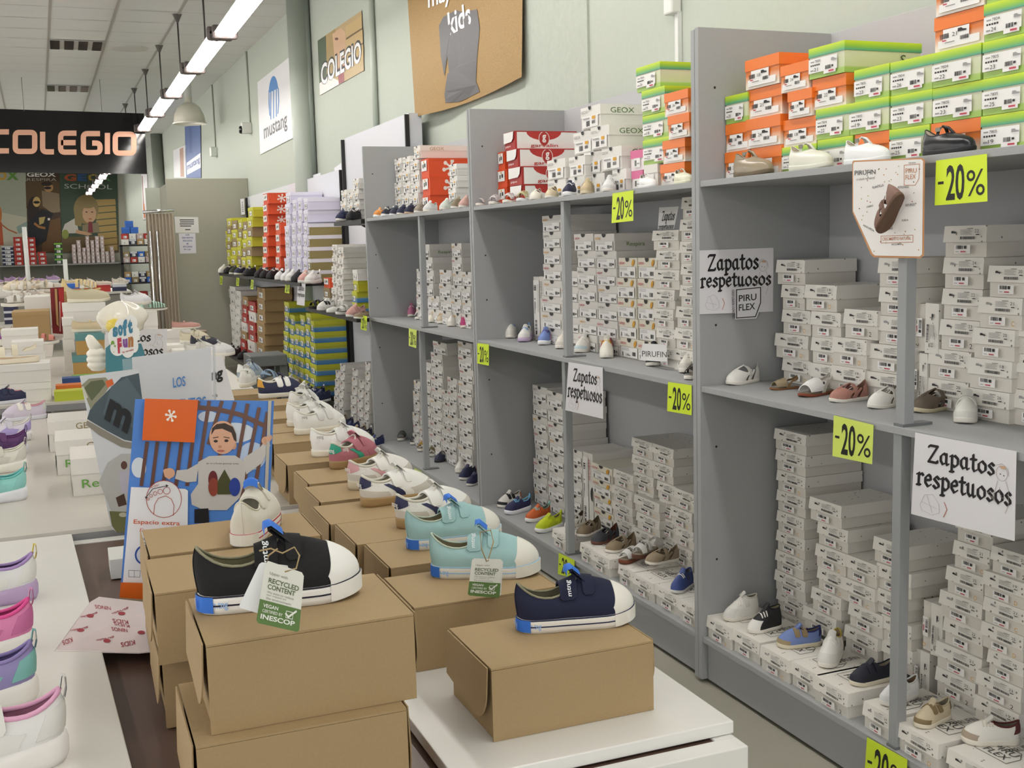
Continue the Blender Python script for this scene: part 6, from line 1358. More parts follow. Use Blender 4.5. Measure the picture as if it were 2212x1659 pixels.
MB().tube([(-.16, 0, 1.95), (.2, 0, 1.97)], .02, 10).build('rail', mat('#d8dadc', .15, metal=1), r)
for x in (-.1, -.02): MB().tube([(x, -.06, 0), (x, -.06, 1.72)], .012, 8).build('chrome_pole', mat('#e2e4e6', .1, metal=1), r)
fn = FY_(YPN-.002)
n1 = solid('notice', fn, [(377, 468), (428, 469), (430, 503), (379, 503)], '#e2e2e0', .001); tag(n1, 'landscape white notice on the fitting room partition', 'notice')
pr('text_print', fn, [('#2c2c2e', rc(388+i % 2, 474+4.4*i, 419-2*(i == 3)*3, 476+4.4*i)) for i in range(4)]+[('#2c2c2e', rc(400, 495, 411, 497))], n1, .0016, 0)
n2 = solid('notice', fn, [(386, 504), (422, 504), (424, 547), (389, 548)], '#dfdfe8', .001, .0012); tag(n2, 'portrait notice with blue words below the landscape one', 'notice')
for i, s in enumerate(('LOS', 'DESCUENTOS', 'INDICADOS', 'SE', 'APLICARAN', 'EN CAJA')):
    hw_ = (4, 12, 10, 2.5, 10, 7.5)[i]; y = 509+6.4*i; tq('lettering', s, fn, (405-hw_, y), (405+hw_, y), (405-hw_, y-3.6), '#2f4a94', n2, .003, .02)
for q, lab in (([(519, 430), (527, 429), (529, 463), (521, 464)], 'beside the partition'), ([(676, 378), (692, 373), (696, 421), (680, 424)], 'right of the round column'), ([(722, 363), (737, 352), (740, 400), (726, 408)], 'before the black upright')):
    fn = FX_(wx(12)-.16 if q[0][0] < 600 else 2.29); o = solid('notice', fn, q, '#e4e4ea', .001); tag(o, 'narrow printed notice on the white back panel %s' % lab, 'notice', 'notices on the white back panels')
    x0, x1 = q[0][0]+3, q[1][0]-2; pr('text_print', fn, [('#4a4a52', rc(x0+.25*k, q[0][1]+6+4*k, x1+.25*k, q[0][1]+7.6+4*k)) for k in range(6)], o, .0016, 0)
# far wall prints
for q, h, lab, extra in (([(374, 325), (402, 313), (403, 384), (376, 384)], '#d9d9dd', 'pale poster on the wall beyond the partition', [('#a8806c', [(388, 322), (396, 318), (398, 382), (390, 382)])]), ([(399, 274), (433, 266), (434, 384), (402, 384)], '#46639c', 'tall blue poster with white strip lettering under the bell lamp', [('#33508a', [(408, 275), (414, 274), (416, 330), (409, 332)]), ('#dfe2ea', [(403, 352), (433, 330), (434, 362), (404, 378)])])):
    o = solid('poster', FW_, q, h, .012); tag(o, lab, 'poster'); pr('printed_picture', FW_, extra, o, .0125, .0002)
    if h == '#46639c': tq('lettering', 'mustang', FW_, (405, 372), (432, 354), (404, 356), '#46639c', o, .014, .03)
o = solid('poster', FW_, [(305, 376), (318, 376), (320, 470), (309, 476)], '#e2e2e4', .012); tag(o, 'long white poster with a red brown figure at the far wall', 'poster'); pr('printed_picture', FW_, [('#8d5a48', [(306, 380), (308, 380), (311, 440), (309, 440)]), ('#c9703c', [(309, 440), (312, 440), (314, 470), (311, 472)])], o, .0125)
# ------------------------------------------------------------------ hanging black sign
YS = 16.8; fn = FY_(YS)
sg = solid('hanging_sign', fn, [(-70, 233), (311, 245), (318, 376), (-64, 372)], mat('#07070a', .08), .05, -.05); tag(sg, 'glossy black hanging sign with salmon rounded capitals', 'sign')
LET = {'C': [[(.95, 1), (.0, 1), (0, 0), (.95, 0)]], 'O': [[(0.5, 1), (0, 1), (0, 0), (1, 0), (1, 1), (.5, 1)]], 'L': [[(0, 1.06), (0, 0), (.85, 0)]], 'E': [[(.95, 1), (0, 1), (0, 0), (.95, 0)], [(0.02, .5), (.9, .5)]], 'G': [[(.95, 1), (0, 1), (0, 0), (.95, 0), (.95, .5), (.5, .5)]], 'I': [[(0, 1.06), (0, -.06)]]}
mb = MB()
for ch, x0, x1 in (('C', -31, 22), ('O', 33, 75), ('L', 92, 121), ('E', 131, 167), ('G', 180, 218), ('I', 232, 232), ('O', 249, 289)):
    for ln in LET[ch]:
        pts = [(x0+(x1-x0)*a if x1 > x0 else x0, b) for a, b in ln]; base = 327+.0175*(x0-33); pp = [(x, base-b*41) for x, b in pts]
        pp = rnd(pp, 9, 5) if len(pp) > 2 else pp
        for p in strokes([pp], 11.5): mb.add([fn(v, .012) for v in p], [tuple(range(len(p)))])
mb.build('lettering', mat('#efb79c', .5), sg)
for x in (52, 220): q = fn((x, 240)); MB().tube([q, (q.x, q.y, CEIL)], .004, 6).build('wire', mat('#8a8a8a', .4, metal=.8), sg)
# ------------------------------------------------------------------ ceiling fittings
def louvre(px, py, lab):
    p = az(px, py, CEIL); r = root_at('ceiling_light', (p.x, p.y, CEIL), lab, 'ceiling light', 'unlit square ceiling lights')
    bxo('frame', mat('#b5b3b0', .5), (-.29, -.29, -.012), (.29, .29, -.005), r)
    for i in range(4): bxo('louvre', mat('#4a4848', .15, metal=.8), (-.28+.15*i, -.28, -.018), (-.18+.15*i, .28, -.0125), r)
louvre(165, 96, 'unlit ceiling light with four dark louvres, higher in the picture'); louvre(147, 190, 'unlit ceiling light with four dark louvres, lower in the picture')
p = az(279, 104, CEIL); tag(MB().lathe([(.001, -.012), (.2, -.012), (.22, -.004), (.22, 0)], (p.x, p.y, CEIL), 28).build('ceiling_speaker', mat('#cac8c4', .6)), 'round pale ceiling disc between the ceiling light and the rods', 'ceiling speaker')
# ------------------------------------------------------------------ back wall: prints, shelf, boxes
YW = YB-.02; fn = FY_(YW)
def poster(q, h, lab): o = solid('poster', fn, q, h, .01); tag(o, lab, 'poster', 'large prints on the back wall'); return o
P1 = poster([(-40, 340), (55, 342), (60, 545), (-40, 545)], '#a8ac9a', 'large pale print with an orange dressed figure on the back wall')
pr('printed_picture', fn, [('#c2c0ac', [(-40, 450), (58, 470), (60, 545), (-40, 545)]), ('#8fa39a', [(35, 490), (58, 478), (59, 500), (40, 505)]), ('#c0702c', ell(-6, 465, 10, 24)), ('#b5562e', [(-14, 480), (4, 480), (8, 530), (-16, 530)]), ('#a8643c', strokes([[(2, 484), (18, 496), (37, 504)]], 3)[0]), ('#a8643c', strokes([[(2, 484), (18, 496), (37, 504)]], 3)[1])], P1, .0105)
tq('lettering', 'O', fn, (-6, 389), (14, 389), (-6, 370), '#c99a2e', P1, .02, .04); tq('lettering', 'X', fn, (14, 389), (40, 389), (14, 370), '#5f8f3a', P1, .02, .05)
P2 = poster([(56, 342), (127, 342), (133, 545), (61, 545)], '#43301f', 'large dark print of a couple in sunglasses on the back wall')
pr('printed_picture', fn, [('#5a4426', [(55, 392), (128, 392), (131, 450), (57, 450)]), ('#6a4a26', [(95, 480), (130, 470), (134, 545), (90, 545)]), ('#8d7a60', [(90, 412), (128, 418), (130, 458), (112, 460), (92, 445)]), ('#b58a5c', ell(105, 405, 10, 10)), ('#2a1c14', ell(101, 397, 12, 5)), ('#141212', ell(103, 406, 8, 3)), ('#2a1a16', ell(72, 455, 13, 30)), ('#d0b070', ell(79, 436, 8, 11)), ('#141212', ell(79, 437, 7, 3)),
    ('#15161e', [(60, 480), (90, 452), (116, 460), (108, 478), (100, 520), (62, 545)]), ('#b5a262', [(84, 470), (98, 468), (94, 482), (85, 486)]), ('#a8743c', strokes([[(74, 482), (84, 490), (98, 493)]], 5)[0]), ('#a8743c', strokes([[(74, 482), (84, 490), (98, 493)]], 5)[1]), ('#e6e2d8', rc(103, 471, 108, 476))], P2, .0105)
tq('lettering', 'GEOX', fn, (58, 382), (121, 382), (58, 372), '#e6e4de', P2, .02, .03); tq('lettering', 'RESPIRA', fn, (58, 391), (122, 391), (58, 385), '#b5aa9c', P2, .02)
P3 = poster([(128, 342), (252, 342), (257, 545), (134, 545)], '#3a4c3c', 'large green print of a schoolgirl and books on the back wall')
bk3 = [('#b09458', [(201+2*i, 434+14*i-(3 if i == 0 else 0)), (249+.6*i, 430+14*i), (250+.6*i, 442+14*i), (204+2*i, 446+14*i)]) for i in range(8)]
pr('printed_picture', fn, [('#6a5838', [(134, 512), (256, 508), (257, 545), (134, 545)])]+bk3+[('#c9c6bc', [(134, 500), (140, 484), (164, 470), (170, 500), (162, 504), (136, 504)]), ('#8d7a4c', ell(186, 452, 27, 32)), ('#8d7a4c', [(160, 450), (178, 450), (176, 490), (162, 486)]), ('#c9a07c', ell(193, 462, 15, 20)), ('#8d7a4c', ell(190, 440, 17, 10)), ('#4a3424', ell(187, 458, 2.4, 1.4, 8)), ('#4a3424', ell(199, 458, 2.4, 1.4, 8)), ('#a85a4c', ell(195, 473, 4, 1.3, 10)),
    ('#8a7c60', [(178, 486), (212, 480), (216, 502), (178, 504)]), ('#7d2a30', [(191, 479), (199, 479), (201, 502), (190, 502)]), ('#c9a07c', [(164, 496), (190, 502), (200, 506), (190, 509), (164, 504)]), ('#8d9648', ell(141, 506, 7.5, 10))], P3, .0105)
for ch, x0, x1, h in (('G', 139, 165, '#b5562e'), ('E', 168, 187, '#2f5a94'), ('O', 190, 214, '#b5983a'), ('X', 216, 240, '#4f8a4a')): tq('lettering', ch, fn, (x0, 391), (x1, 391), (x0, 376), h, P3, .02, .04)
tq('lettering', 'SCHOOL', fn, (139, 407), (242, 409), (139, 397), '#c2c6c0', P3, .02, 0)
YK = 35.2; fr0 = ay(0, 566, YK); fr1 = ay(266, 566, YK); zk = fr1.z
bs = root_at('wall_shelving', (fr0.x, YK, 0), 'long grey shelf along the back wall under the large prints', 'shelving')
bxo('shelf_board', mat('#8f8f8c', .5), (-1.5, -.05, zk-.04), (fr1.x-fr0.x, .7, zk), bs); bxo('back_board', mat('#8d8c80', .7), (-1.5, .6, .0), (fr1.x-fr0.x, .66, zk-.05), bs); bxo('lower_board', mat('#7a7a78', .5), (-1.5, -.05, .45), (fr1.x-fr0.x, .6, .49), bs)
for x in (-1.4, 0, 1.4, fr1.x-fr0.x-.05): bxo('upright', mat('#5a5a5a', .5), (x, -.02, 0), (x+.04, .05, zk-.04), bs)
def face_box(kind, Y, x0, x1, yt, yb, lab, D=.3, group=None, det=2, z0=None, num=21):
    """a box whose end faces the camera, read from its end in the photo"""
    a = ay(x0, yb, Y); b = ay(x1, yb, Y); zb = a.z if z0 is None else z0; H = ay(x0, yt, Y).z-ay(x0, yb, Y).z
    return put_box(kind, (a.x+b.x)/2, Y, zb, D, b.x-a.x, H, lab, group, num, det, rz=PI/2)
BS = 'boxes on the back wall shelf'
for j, (kd, x0, x1, yt, n, wd) in enumerate((('navybox', 6, 31, 532, 5, 'first from the aisle end'), ('redbox', 32, 51, 512, 6, 'beside the white pole'), ('redbox', 63, 80, 513, 6, 'behind the white pole'), ('redbox', 83, 101, 544, 3, 'low pile'), ('greenbox', 119, 137, 525, 4, 'below the schoolgirl apple'),
                                       ('mauve', 157, 166, 528, 5, 'first mauve column'), ('mauve', 168, 177, 519, 6, 'second mauve column'), ('mauve', 179, 187, 535, 4, 'third mauve column'), ('mauve', 188, 196, 510, 7, 'fourth mauve column'), ('mauve', 198, 206, 519, 6, 'fifth mauve column'), ('mauve', 208, 217, 510, 7, 'sixth mauve column'), ('mauve', 219, 228, 510, 7, 'seventh mauve column'), ('mauve', 229, 237, 543, 3, 'eighth mauve column'), ('mauve', 239, 248, 532, 4, 'ninth mauve column'))):
    for i in range(n):
        a = ay((x0+x1)/2, 566, YK+.05); W = ay(x1, 566, YK).x-ay(x0, 566, YK).x; H = (ay(x0, yt, YK).z-zk)/n
        put_box(kd, a.x+random.uniform(-.008, .008), YK+.02, zk+.001+i*H, .4, W-.006, H-.002, '%s on the back wall shelf, %s, %s up' % (KIND[kd][4], wd, ORD[i]), BS, 20, 2, rz=PI/2)
r = root_at('wall_shelving', (ay(285, 560, 27).x, 27, 0), 'dark shelving crammed with boxes in the far corner past the curtain', 'shelving')
for z in (.3, .75, 1.2, 1.6): bxo('shelf_board', blk, (-.25, -.3, z), (.5, .9, z+.03), r)
bxo('upright', blk, (.42, -.32, 0), (.5, .9, 2.1), r); bxo('upright', blk, (-.26, -.3, 0), (-.2, -.24, 1.63), r)
kk = ['navybox', 'plain', 'bluebox', 'kraftbox', 'mauve', 'olive', 'plain', 'redbox', 'navybox']
for j, z in enumerate((.333, .783, 1.233, 1.633)):
    for i in range(4):
        for q in range(2): put_box(kk[(i*3+j*2+q) % 9], r.location.x-.13+.16*i, 26.71, z+q*.125, .3, .145, .12, '%s in the far corner shelving, %s from its end, %s row, %s' % (KIND[kk[(i*3+j*2+q) % 9]][4], NTH[i], ORD[j], ('under', 'over')[q]), 'boxes in the far corner shelving', 20, 2, rz=PI/2)
for i, (dx, dz) in enumerate(((-.1, 0), (.08, 0), (-.02, .14))): put_box('bluebox', r.location.x+dx, 26.72, 1.885+dz, .3, .17, .135, 'bright blue box on the far corner shelving, %s' % ('below, aisle side', 'below, wall side', 'on top')[i], 'blue boxes in the far corner', 20, 1, rz=PI/2)
# ------------------------------------------------------------------ tables farther down the aisle: boxes, sandals, stands
TG = 'white boxes on the tables down the aisle'
table2(8.65, 10.25, -1.2, -.1, 'narrow grey white table behind, heaped with purple sandals')

for i, (x0, x1, y0, Y) in enumerate(((158, 290, 1077, 3.56), (127, 262, 1040, 3.9), (105, 245, 985, 4.3))):
    p = az((158, 124, 107)[i], (1077, 1030, 980)[i], T2); W = .26
    b, l, f = box_meshes('geox', .28, .24, .115)
    o = link('shoe_box', b); o.location = (p.x, p.y+.14, T2+.0005); l_ = link('lid', l, o); lb = link('label_print', lmesh('geox', 20+i), o); lb.scale = (1, .24, .115); lb.location = (-.0008, 0, 0)
    tag(o, 'white notched shoe box on the grey table, %s from the wood inlay' % NTH[i], 'shoe box', 'notched boxes on the grey table'); side_text(o, .28, .24, .115, 'Respira', '#5f9f3a', .1, .62, .14, .44); side_text(o, .28, .24, .115, 'GEOX', '#8a7a4a', .35, .7, .7, .9)
for i, (h, x, y, wd) in enumerate((('#b9c23a', 118, 868, 'lime'), ('#d9742c', 122, 860, 'orange'), ('#2f4f8a', 136, 848, 'blue'), ('#e0c02e', 140, 838, 'yellow'), ('#6fae2e', 158, 838, 'green'), ('#d9642c', 172, 812, 'red orange'))):
    p = az(x, y, T2); tag(bxo('small_carton', mat(h, .5), (p.x, p.y, T2), (p.x+.14, p.y+.1, T2+.05+.012*(i % 3)), bevel=.001), '%s small carton behind the white notched boxes' % wd, 'carton', 'coloured small cartons')
def tower(items, Y, D, words, z0=T2):
    z = z0
    for i, (kd, x0, x1, h) in enumerate(items):
        a = ay(x0, 700, Y).x; b = ay(x1, 700, Y).x
        put_box(kd, (a+b)/2, Y, z+.0006, D, b-a, h-.001, '%s, %s in the pile %s' % (KIND[kd][4], ORD[i], words), TG, 20, 1, rz=PI/2); z += h
    return z
zA = tower((('plain', -30, 100, .095), ('plain', -28, 101, .095)), 6.05, .22, 'under the cream chunky sandal')
tower((('plain', 10, 93, .1), ('plain', 5, 92, .1), ('plain', 20, 90, .07)), 6.5, .2, 'behind the cream sandal pile')
tower((('plain', 0, 84, .1), ('plain', -5, 85, .1), ('plain', 0, 80, .1)), 7.1, .2, 'third from the tie dye shoe')
teal_k = KIND['kraftbox']; KIND['tealkraft'] = (lambda: mat('#b08c4e', .6), lambda: mat('#5a8a8c', .6), .34, 'small', 'ochre box with teal lid')
zB = tower((('tealkraft', 150, 228, .125), ('tealkraft', 160, 234, .13)), 7.15, .25, 'left of the white inflatable hand')
zC = tower((('plain', 132, 158, .2), ('plain', 134, 160, .13)), 7.5, .2, 'beside the ochre boxes')
zD = tower((('plain', 140, 232, .13), ('plain', 138, 232, .13), ('plain', 137, 231, .15)), 7.75, .22, 'under the cream bar shoe')
zE = tower((('kraftbox', 140, 218, .19), ('kraftbox', 138, 216, .18)), 11.2, .3, 'with the white word, far table')
tq('lettering', 'igor', FY_(11.2), (193, 636), (212, 636), (193, 626), '#e0cdb0', None, .004).parent = None
o = COL.objects['lettering.%03d' % max(int(x.name.split('.')[1]) for x in COL.objects if x.name.startswith('lettering.'))]
bx = [x for x in COL.objects if 'with the white word, far table' in x.get('label', '') and 'second' in x['label']][0]; bpy.context.view_layer.update(); o.parent = bx; o.matrix_parent_inverse = bx.matrix_world.inverted()
tower((('redbox', 83, 112, .08), ('redbox', 82, 111, .08), ('redbox', 81, 110, .08), ('redbox', 80, 110, .09)), 11.0, .2, 'beside the dark red display stand')
YR = 10.7; fn = FY_(YR)
rs = solid('display_stand', fn, [(108, 622), (138, 620), (140, 722), (114, 720)], '#7d1416', .02, -.02); tag(rs, 'dark red upright display stand with a picture strip on the far table', 'display stand'); pr('picture_print', fn, [('#b8905c', [(118, 624), (123, 624), (127, 705), (122, 700)]), ('#a81c1e', [(126, 624), (137, 622), (139, 690), (130, 690)]), ('#d8b0a8', [(128, 652), (130, 651), (131, 716), (129, 716)])], rs, .0206)
tower((('bluebox', 60, 108, .1),), 12.6, .25, 'under the white sneakers, far table', T2+.25); tower((('plain', 62, 108, .12), ('plain', 60, 106, .13)), 12.65, .2, 'below the blue box, far table')
tower((('navybox', 10, 41, .07), ('navybox', 10, 41, .07), ('navybox', 10, 41, .07)), 13.0, .25, 'at the picture edge, far table', T2); tower((('bluebox', 145, 178, .12),), 13.1, .2, 'far table past the lettered box', T2+.28); tower((('plain', 145, 178, .28),), 13.12, .2, 'far table under the blue one', T2)
for x, yt, lab in ((61, 490, 'white pole at the back tables, taller'), (143, 560, 'white short pole at the back tables')):
    p = ay(x, 600, 22); tag(MB().tube([(p.x, 22, 0), (p.x, 22, ay(x, yt, 22).z)], .04, 10).build('pole', mat('#e2e2de', .4)), lab, 'pole')
G = 'sandals and shoes on the tables down the aisle'
cnt = {}
def far_shoe(px, py, z, st, h, wd, L=.2, yaw=185, s='#e8e4da', **k):
    kk_ = (wd, st); cnt[kk_] = cnt.get(kk_, -1)+1
    nm = {'sandal': 'strappy sandal', 'fisher': 'closed sandal', 'velcro': 'velcro shoe', 'laced': 'laced sneaker', 'jelly': 'jelly sandal', 'ballet': 'flat bar shoe', 'runner': 'trainer', 'peep': 'open toe sandal', 'tbar': 'bar shoe'}[st]
    p = az(px, py, z); shoe(st, (p.x, p.y, z), math.radians(yaw), L, dict(u=h, s=s, **k), '%s %s down the aisle, %s of its colour from the camera' % (wd, nm, NTH[min(cnt[kk_], 17)]), G)
q = ay(30, 795, 6.15); shoe('sandal', (q.x+.12, 6.16, zA+.001), math.radians(184), .23, dict(u='#e2d8be', k='#e6dcc4', l='#dcc4a4', s='#e6dcc8'), 'cream chunky sandal on the white boxes at the picture edge', G)
q = ay(195, 722, 7.25); shoe('ballet', (q.x-.1, 7.25, zB+.001), math.radians(-3), .24, dict(u='#c9b896', k='#c4b28e', s='#e2dccb'), 'beige bar shoe with round tag on the teal lidded box', G)
q = ay(187, 675, 7.85); shoe('tbar', (q.x-.11, 7.85, zD+.001), math.radians(-2), .26, dict(u='#c2ba9c', k='#bdb598', s='#e0dac6', l='#8d8468'), 'sage beige buckle shoe on the white box pile', G)
q = ay(175, 620, 11.3); shoe('jelly', (q.x-.17, 11.32, zE+.001), math.radians(-3), .34, dict(u='#dcc690', s='#dcc690', k='#dcc690', l='#c8682c'), 'honey jelly sandal on the brown lettered box', G)
rg = random.Random(3)
tower((('kraftbox', 27, 108, .25),), 10.3, .5, 'at the table edge beside the red boxes'); tower((('plain', 56, 112, .35),), 10.95, .6, 'behind the brown box, under pale shoes')
for px, py, z, st, h, wd, k in [(42, 742, T2, 'sandal', '#7a3a78', 'purple', {}), (22, 736, T2, 'fisher', '#a04a90', 'magenta', {}), (58, 735, T2, 'velcro', '#e0ddd6', 'white', {}), (66, 745, T2, 'sandal', '#d98a7c', 'coral', {}), (50, 752, T2, 'sandal', '#e6e0d2', 'ivory', {}), (30, 728, T2, 'fisher', '#c4b48c', 'sand', {}), (50, 728, T2, 'sandal', '#d97a8a', 'pink', {}), (64, 727, T2, 'sandal', '#e08a6c', 'coral', {}), (14, 728, T2, 'sandal', '#d9cfc0', 'cream', {}), (8, 744, T2, 'velcro', '#b08ac0', 'violet', {})]+[(34+12*i, 660-3*(i % 3), T2+.2505, ('sandal', 'velcro', 'laced')[i % 3], ('#e9e6df', '#d9d0c4', '#e6dcd0')[i % 3], ('white', 'grey beige', 'pearl')[i % 3], {}) for i in range(6)]+[(63+8*i, 632-2*(i % 2), T2+.3505, ('sandal', 'velcro')[i % 2], ('#efe9dc', '#e6d8c0')[i % 2], ('milk white', 'straw')[i % 2], {}) for i in range(6)]:
    far_shoe(px, py, z, st, h, wd, .22 if py > 690 else .28, rg.choice((185, 200, 160, -10)), **k)
for x0, x1, Y, lab in ((-1.2, 1.0, 19.5, 'table far off with rows of pale shoes'), (-2.2, .9, 23.5, 'last table before the back wall')):
    r = root_at('display_table', ((x0+x1)/2, Y, 0), lab, 'table'); h = (x1-x0)/2
    bxo('tabletop', gtop, (-h, -1.0, .84), (h, 1.0, .87), r); bxo('drawer_front', mat('#8d8a84', .5), (-h+.05, -.95, .3), (h-.05, -.9, .83), r)
    for sx in (-1, 1): bxo('leg', gedge, (sx*h-.06*(sx > 0), -.9, 0), (sx*h+.06*(sx < 0), -.84, .84), r)
    for i in range(9):
        put_box(kk[i], x0+.12+.24*i, Y-.8, .8705, .3, .21, .1, '%s on the %s, %s along' % (KIND[kk[i]][4], lab.split(' with')[0].split(' before')[0]+(' down the hall' if Y < 20 else ' at the back'), NTH[i]), 'boxes on the far tables', 20, 1, rz=PI/2)
        ci = (i*5+int(Y)) % 5; shoe(('laced', 'ballet', 'velcro')[i % 3], (x0+.02+.24*i, Y-.66, .9712), .1, .24, dict(u=('#cfc4ae', '#e6e2d8', '#6a5a48', '#a88ab0', '#d9cfc0')[ci]), '%s shoe standing on the boxes of the %s, %s along' % (('buff', 'chalk white', 'brown', 'violet', 'oat')[ci], 'far table' if Y < 20 else 'last table', NTH[i]), G)
# inflatable white flower with its hand holding the cloud-shaped card
fl_m = mat('#ece7da', .12)
q = ay(262, 690, 4.75); r = root_at('inflatable_flower', (q.x, 4.75, T2), 'glossy white inflatable flower with a yellow heart and a thumbs-up hand', 'inflatable')
cz = q.z-T2
mb = MB(); rows = []
for j in range(13):
    t = j/12; rr = .008+.088*math.sin(min(1, t*1.15)*PI/2)**1.2*(1 if t < .8 else 1-.25*(t-.8)/.2); z = cz+.075-.03*t-.085*t*t
    rows.append([(rr*(1+.16*t*math.cos(5*a+.5))*math.cos(a), rr*.8*(1+.16*t*math.cos(5*a+.5))*math.sin(a), z+.018*t*math.cos(5*a+.5)) for a in [2*PI*k/60 for k in range(60)]])
for j in range(6):
    t = j/5; rr = .06*(1-t)+.02; rows.append([(rr*math.cos(a), rr*.8*math.sin(a), cz-.045+.02*t) for a in [2*PI*k/60 for k in range(60)]])
mb.grid(rows, closed=True); mb.build('petals', fl_m, r)
mb = MB(); mb.lathe([(.001, -.03), (.025, -.022), (.035, 0), (.025, .022), (.001, .03)], (-.03, -.075, cz-.02), 16); mb.build('heart', mat('#e0c95a', .2), r)
MB().tube([(0, 0, 0), (0, .01, cz*.5), (0, 0, cz-.03)], [.05, .025, .025], 12).build('stem', fl_m, r)
qh = ay(209, 770, 4.5); hx, hz = qh.x-q.x, qh.z-T2
mb = MB(); rows = []
for j in range(25):
    v = -1+2*j/24; e_ = math.sqrt(max(0, 1-abs(v)**4)); bul = .86+.14*abs(math.cos(PI*2*(v+.0)*1.0))
    rows.append([(hx+.038*e_*bul*math.copysign(abs(math.cos(a))**.7, math.cos(a)), -.25+.034*e_*bul*math.copysign(abs(math.sin(a))**.7, math.sin(a)), hz-.01+.047*v) for a in [2*PI*k/24 for k in range(24)]])
mb.grid(rows, closed=True); mb.tube([(hx+.005, -.25, hz+.02), (hx-.012, -.25, hz+.05), (hx-.022, -.25, hz+.075), (hx-.022, -.25, hz+.084)], [.024, .021, .015, .004], 12); mb.build('hand', fl_m, r)
MB().tube([(hx+.03, -.245, hz-.02), (hx+.12, -.16, hz-.05), (.02, 0, hz-.02)], [.02, .022, .025], 10).build('arm', fl_m, r)
fn = FY_(4.42)
sc = solid('cloud_card', fn, [(228, 752), (240, 742), (305, 742), (312, 762), (312, 1000), (230, 1000)], '#3f7d8a', .003); tag(sc, 'cloud-topped teal card with multicoloured bubble letters', 'sign card')
cl = [ell(262, 705, 14, 17), ell(283, 698, 14, 18), ell(246, 728, 13, 20), ell(280, 730, 17, 26), ell(254, 752, 16, 17), ell(276, 756, 14, 17), ell(264, 732, 22, 32), ell(294, 722, 8, 16), ell(290, 748, 9, 14)]
mb = MB()
for k, e_ in enumerate(cl): n = len(e_); mb.add([fn(p, .0062+.00004*k) for p in e_]+[fn(p, .0031) for p in e_], [tuple(range(n))]+[(i, (i+1) % n, n+(i+1) % n, n+i) for i in range(n)])
mb.build('cloud', mat('#e9e9e6', .4), sc)
for s, a, b, t, h in (('s', (244, 729), (255, 727), (243, 707), '#3f7d9a'), ('o', (256, 727), (266, 724), (254, 703), '#3f7d9a'), ('f', (266, 727), (276, 724), (264, 692), '#3f7d9a'), ('t', (277, 722), (287, 719), (275, 691), '#3f7d9a'), ('&', (239, 762), (252, 761), (238, 736), '#6f9a3a'), ('F', (255, 764), (264, 762), (253, 731), '#b5384c'), ('u', (266, 752), (276, 750), (265, 733), '#7d4a94'), ('n', (277, 751), (288, 749), (277, 728), '#a8703a'), ('by garvalin', (265, 764), (289, 758), (264, 759), '#a83a4c')):
    tq('lettering', s, fn, a, b, t, h, sc, .0078, .07 if len(s) < 3 else .02)
o = zap([(226, 714), (361, 710), (360, 772), (226, 775)], FY_(4.9), 'printed sheet standing behind the cloud-topped card', ((.1, .75, .12, .42), (.05, .95, .62, .92)))
p = ay(300, 772, 4.9); bxo('sheet_stand', glass(), (p.x-.1, 4.902, T2), (p.x+.1, 4.905, p.z+.06), o)
# shoes around the flower and the clear stand
for px, py, z, st, h, wd, yaw in ((300, 672, T2+.3, 'jelly', '#a8d0bc', 'mint', 0), (372, 712, T2+.16, 'ballet', '#b98a80', 'rose suede', -4), (330, 715, T2+.12, 'velcro', '#e6dcd8', 'blush white', 180), (390, 742, T2+.1, 'velcro', '#d9d0b8', 'ecru', -20), (412, 752, T2+.08, 'fisher', '#2a2c3a', 'ink blue', -10), (400, 768, T2+.06, 'velcro', '#dcdad2', 'bone white', -15), (440, 770, T2+.05, 'laced', '#e0e0e0', 'clear white', -20), (262, 660, T2+.36, 'laced', '#e9e9ec', 'snow white', 0)):
    far_shoe(px, py, z, st, h, wd, .2, yaw); q = az(px, py, z); zt_ = T2
    if q.y < 10: put_box('plain', q.x, q.y-.1, T2+.0004, .2, .24, z-T2-.0008, 'white box carrying the %s shoe' % wd, TG, 20, 1, rz=PI/2)
# bench and stool
p0 = ay(540, 770, 9.9); p1 = ay(620, 764, 9.9); r = root_at('bench', ((p0.x+p1.x)/2, 10.1, 0), 'dark grey bench in front of the black shelves', 'bench'); h = (p1.x-p0.x)/2; zt = p0.z
bm = mat('#6c6f70', .5); bxo('seat', bm, (-h, -.2, zt-.1), (h, .2, zt), r, .01)
for sx in (-1, 1):
    for sy in (-.16, .12): bxo('leg', bm, (sx*h*.85-.03, sy, 0), (sx*h*.85+.03, sy+.05, zt-.1), r)
q = az(422, 765, 0); p = ay(422, 714, 12.6); r = root_at('stool', (p.x, 12.6, 0), 'round brown wooden stool with pale top by the partition', 'stool')
MB().lathe([(.001, 0), (.1, 0), (.115, p.z*.5), (.11, p.z-.03)], n=24).build('drum', mat('#6b3f2a', .4, 'wood', scale=5), r); MB().lathe([(.118, p.z-.03), (.122, p.z-.01), (.115, p.z), (.001, p.z)], n=24).build('top', mat('#b9ac9c', .5), r)
# brown shoe boxes and low shelf glimpsed at the far floor
for i in range(5): face_box('kraftbox', 21.0, -12+13*i, -1+13*i, 622, 655, 'brown box under the far table, %s in the lower row' % NTH[i], .3, 'brown boxes under the far tables', 1, z0=.002)

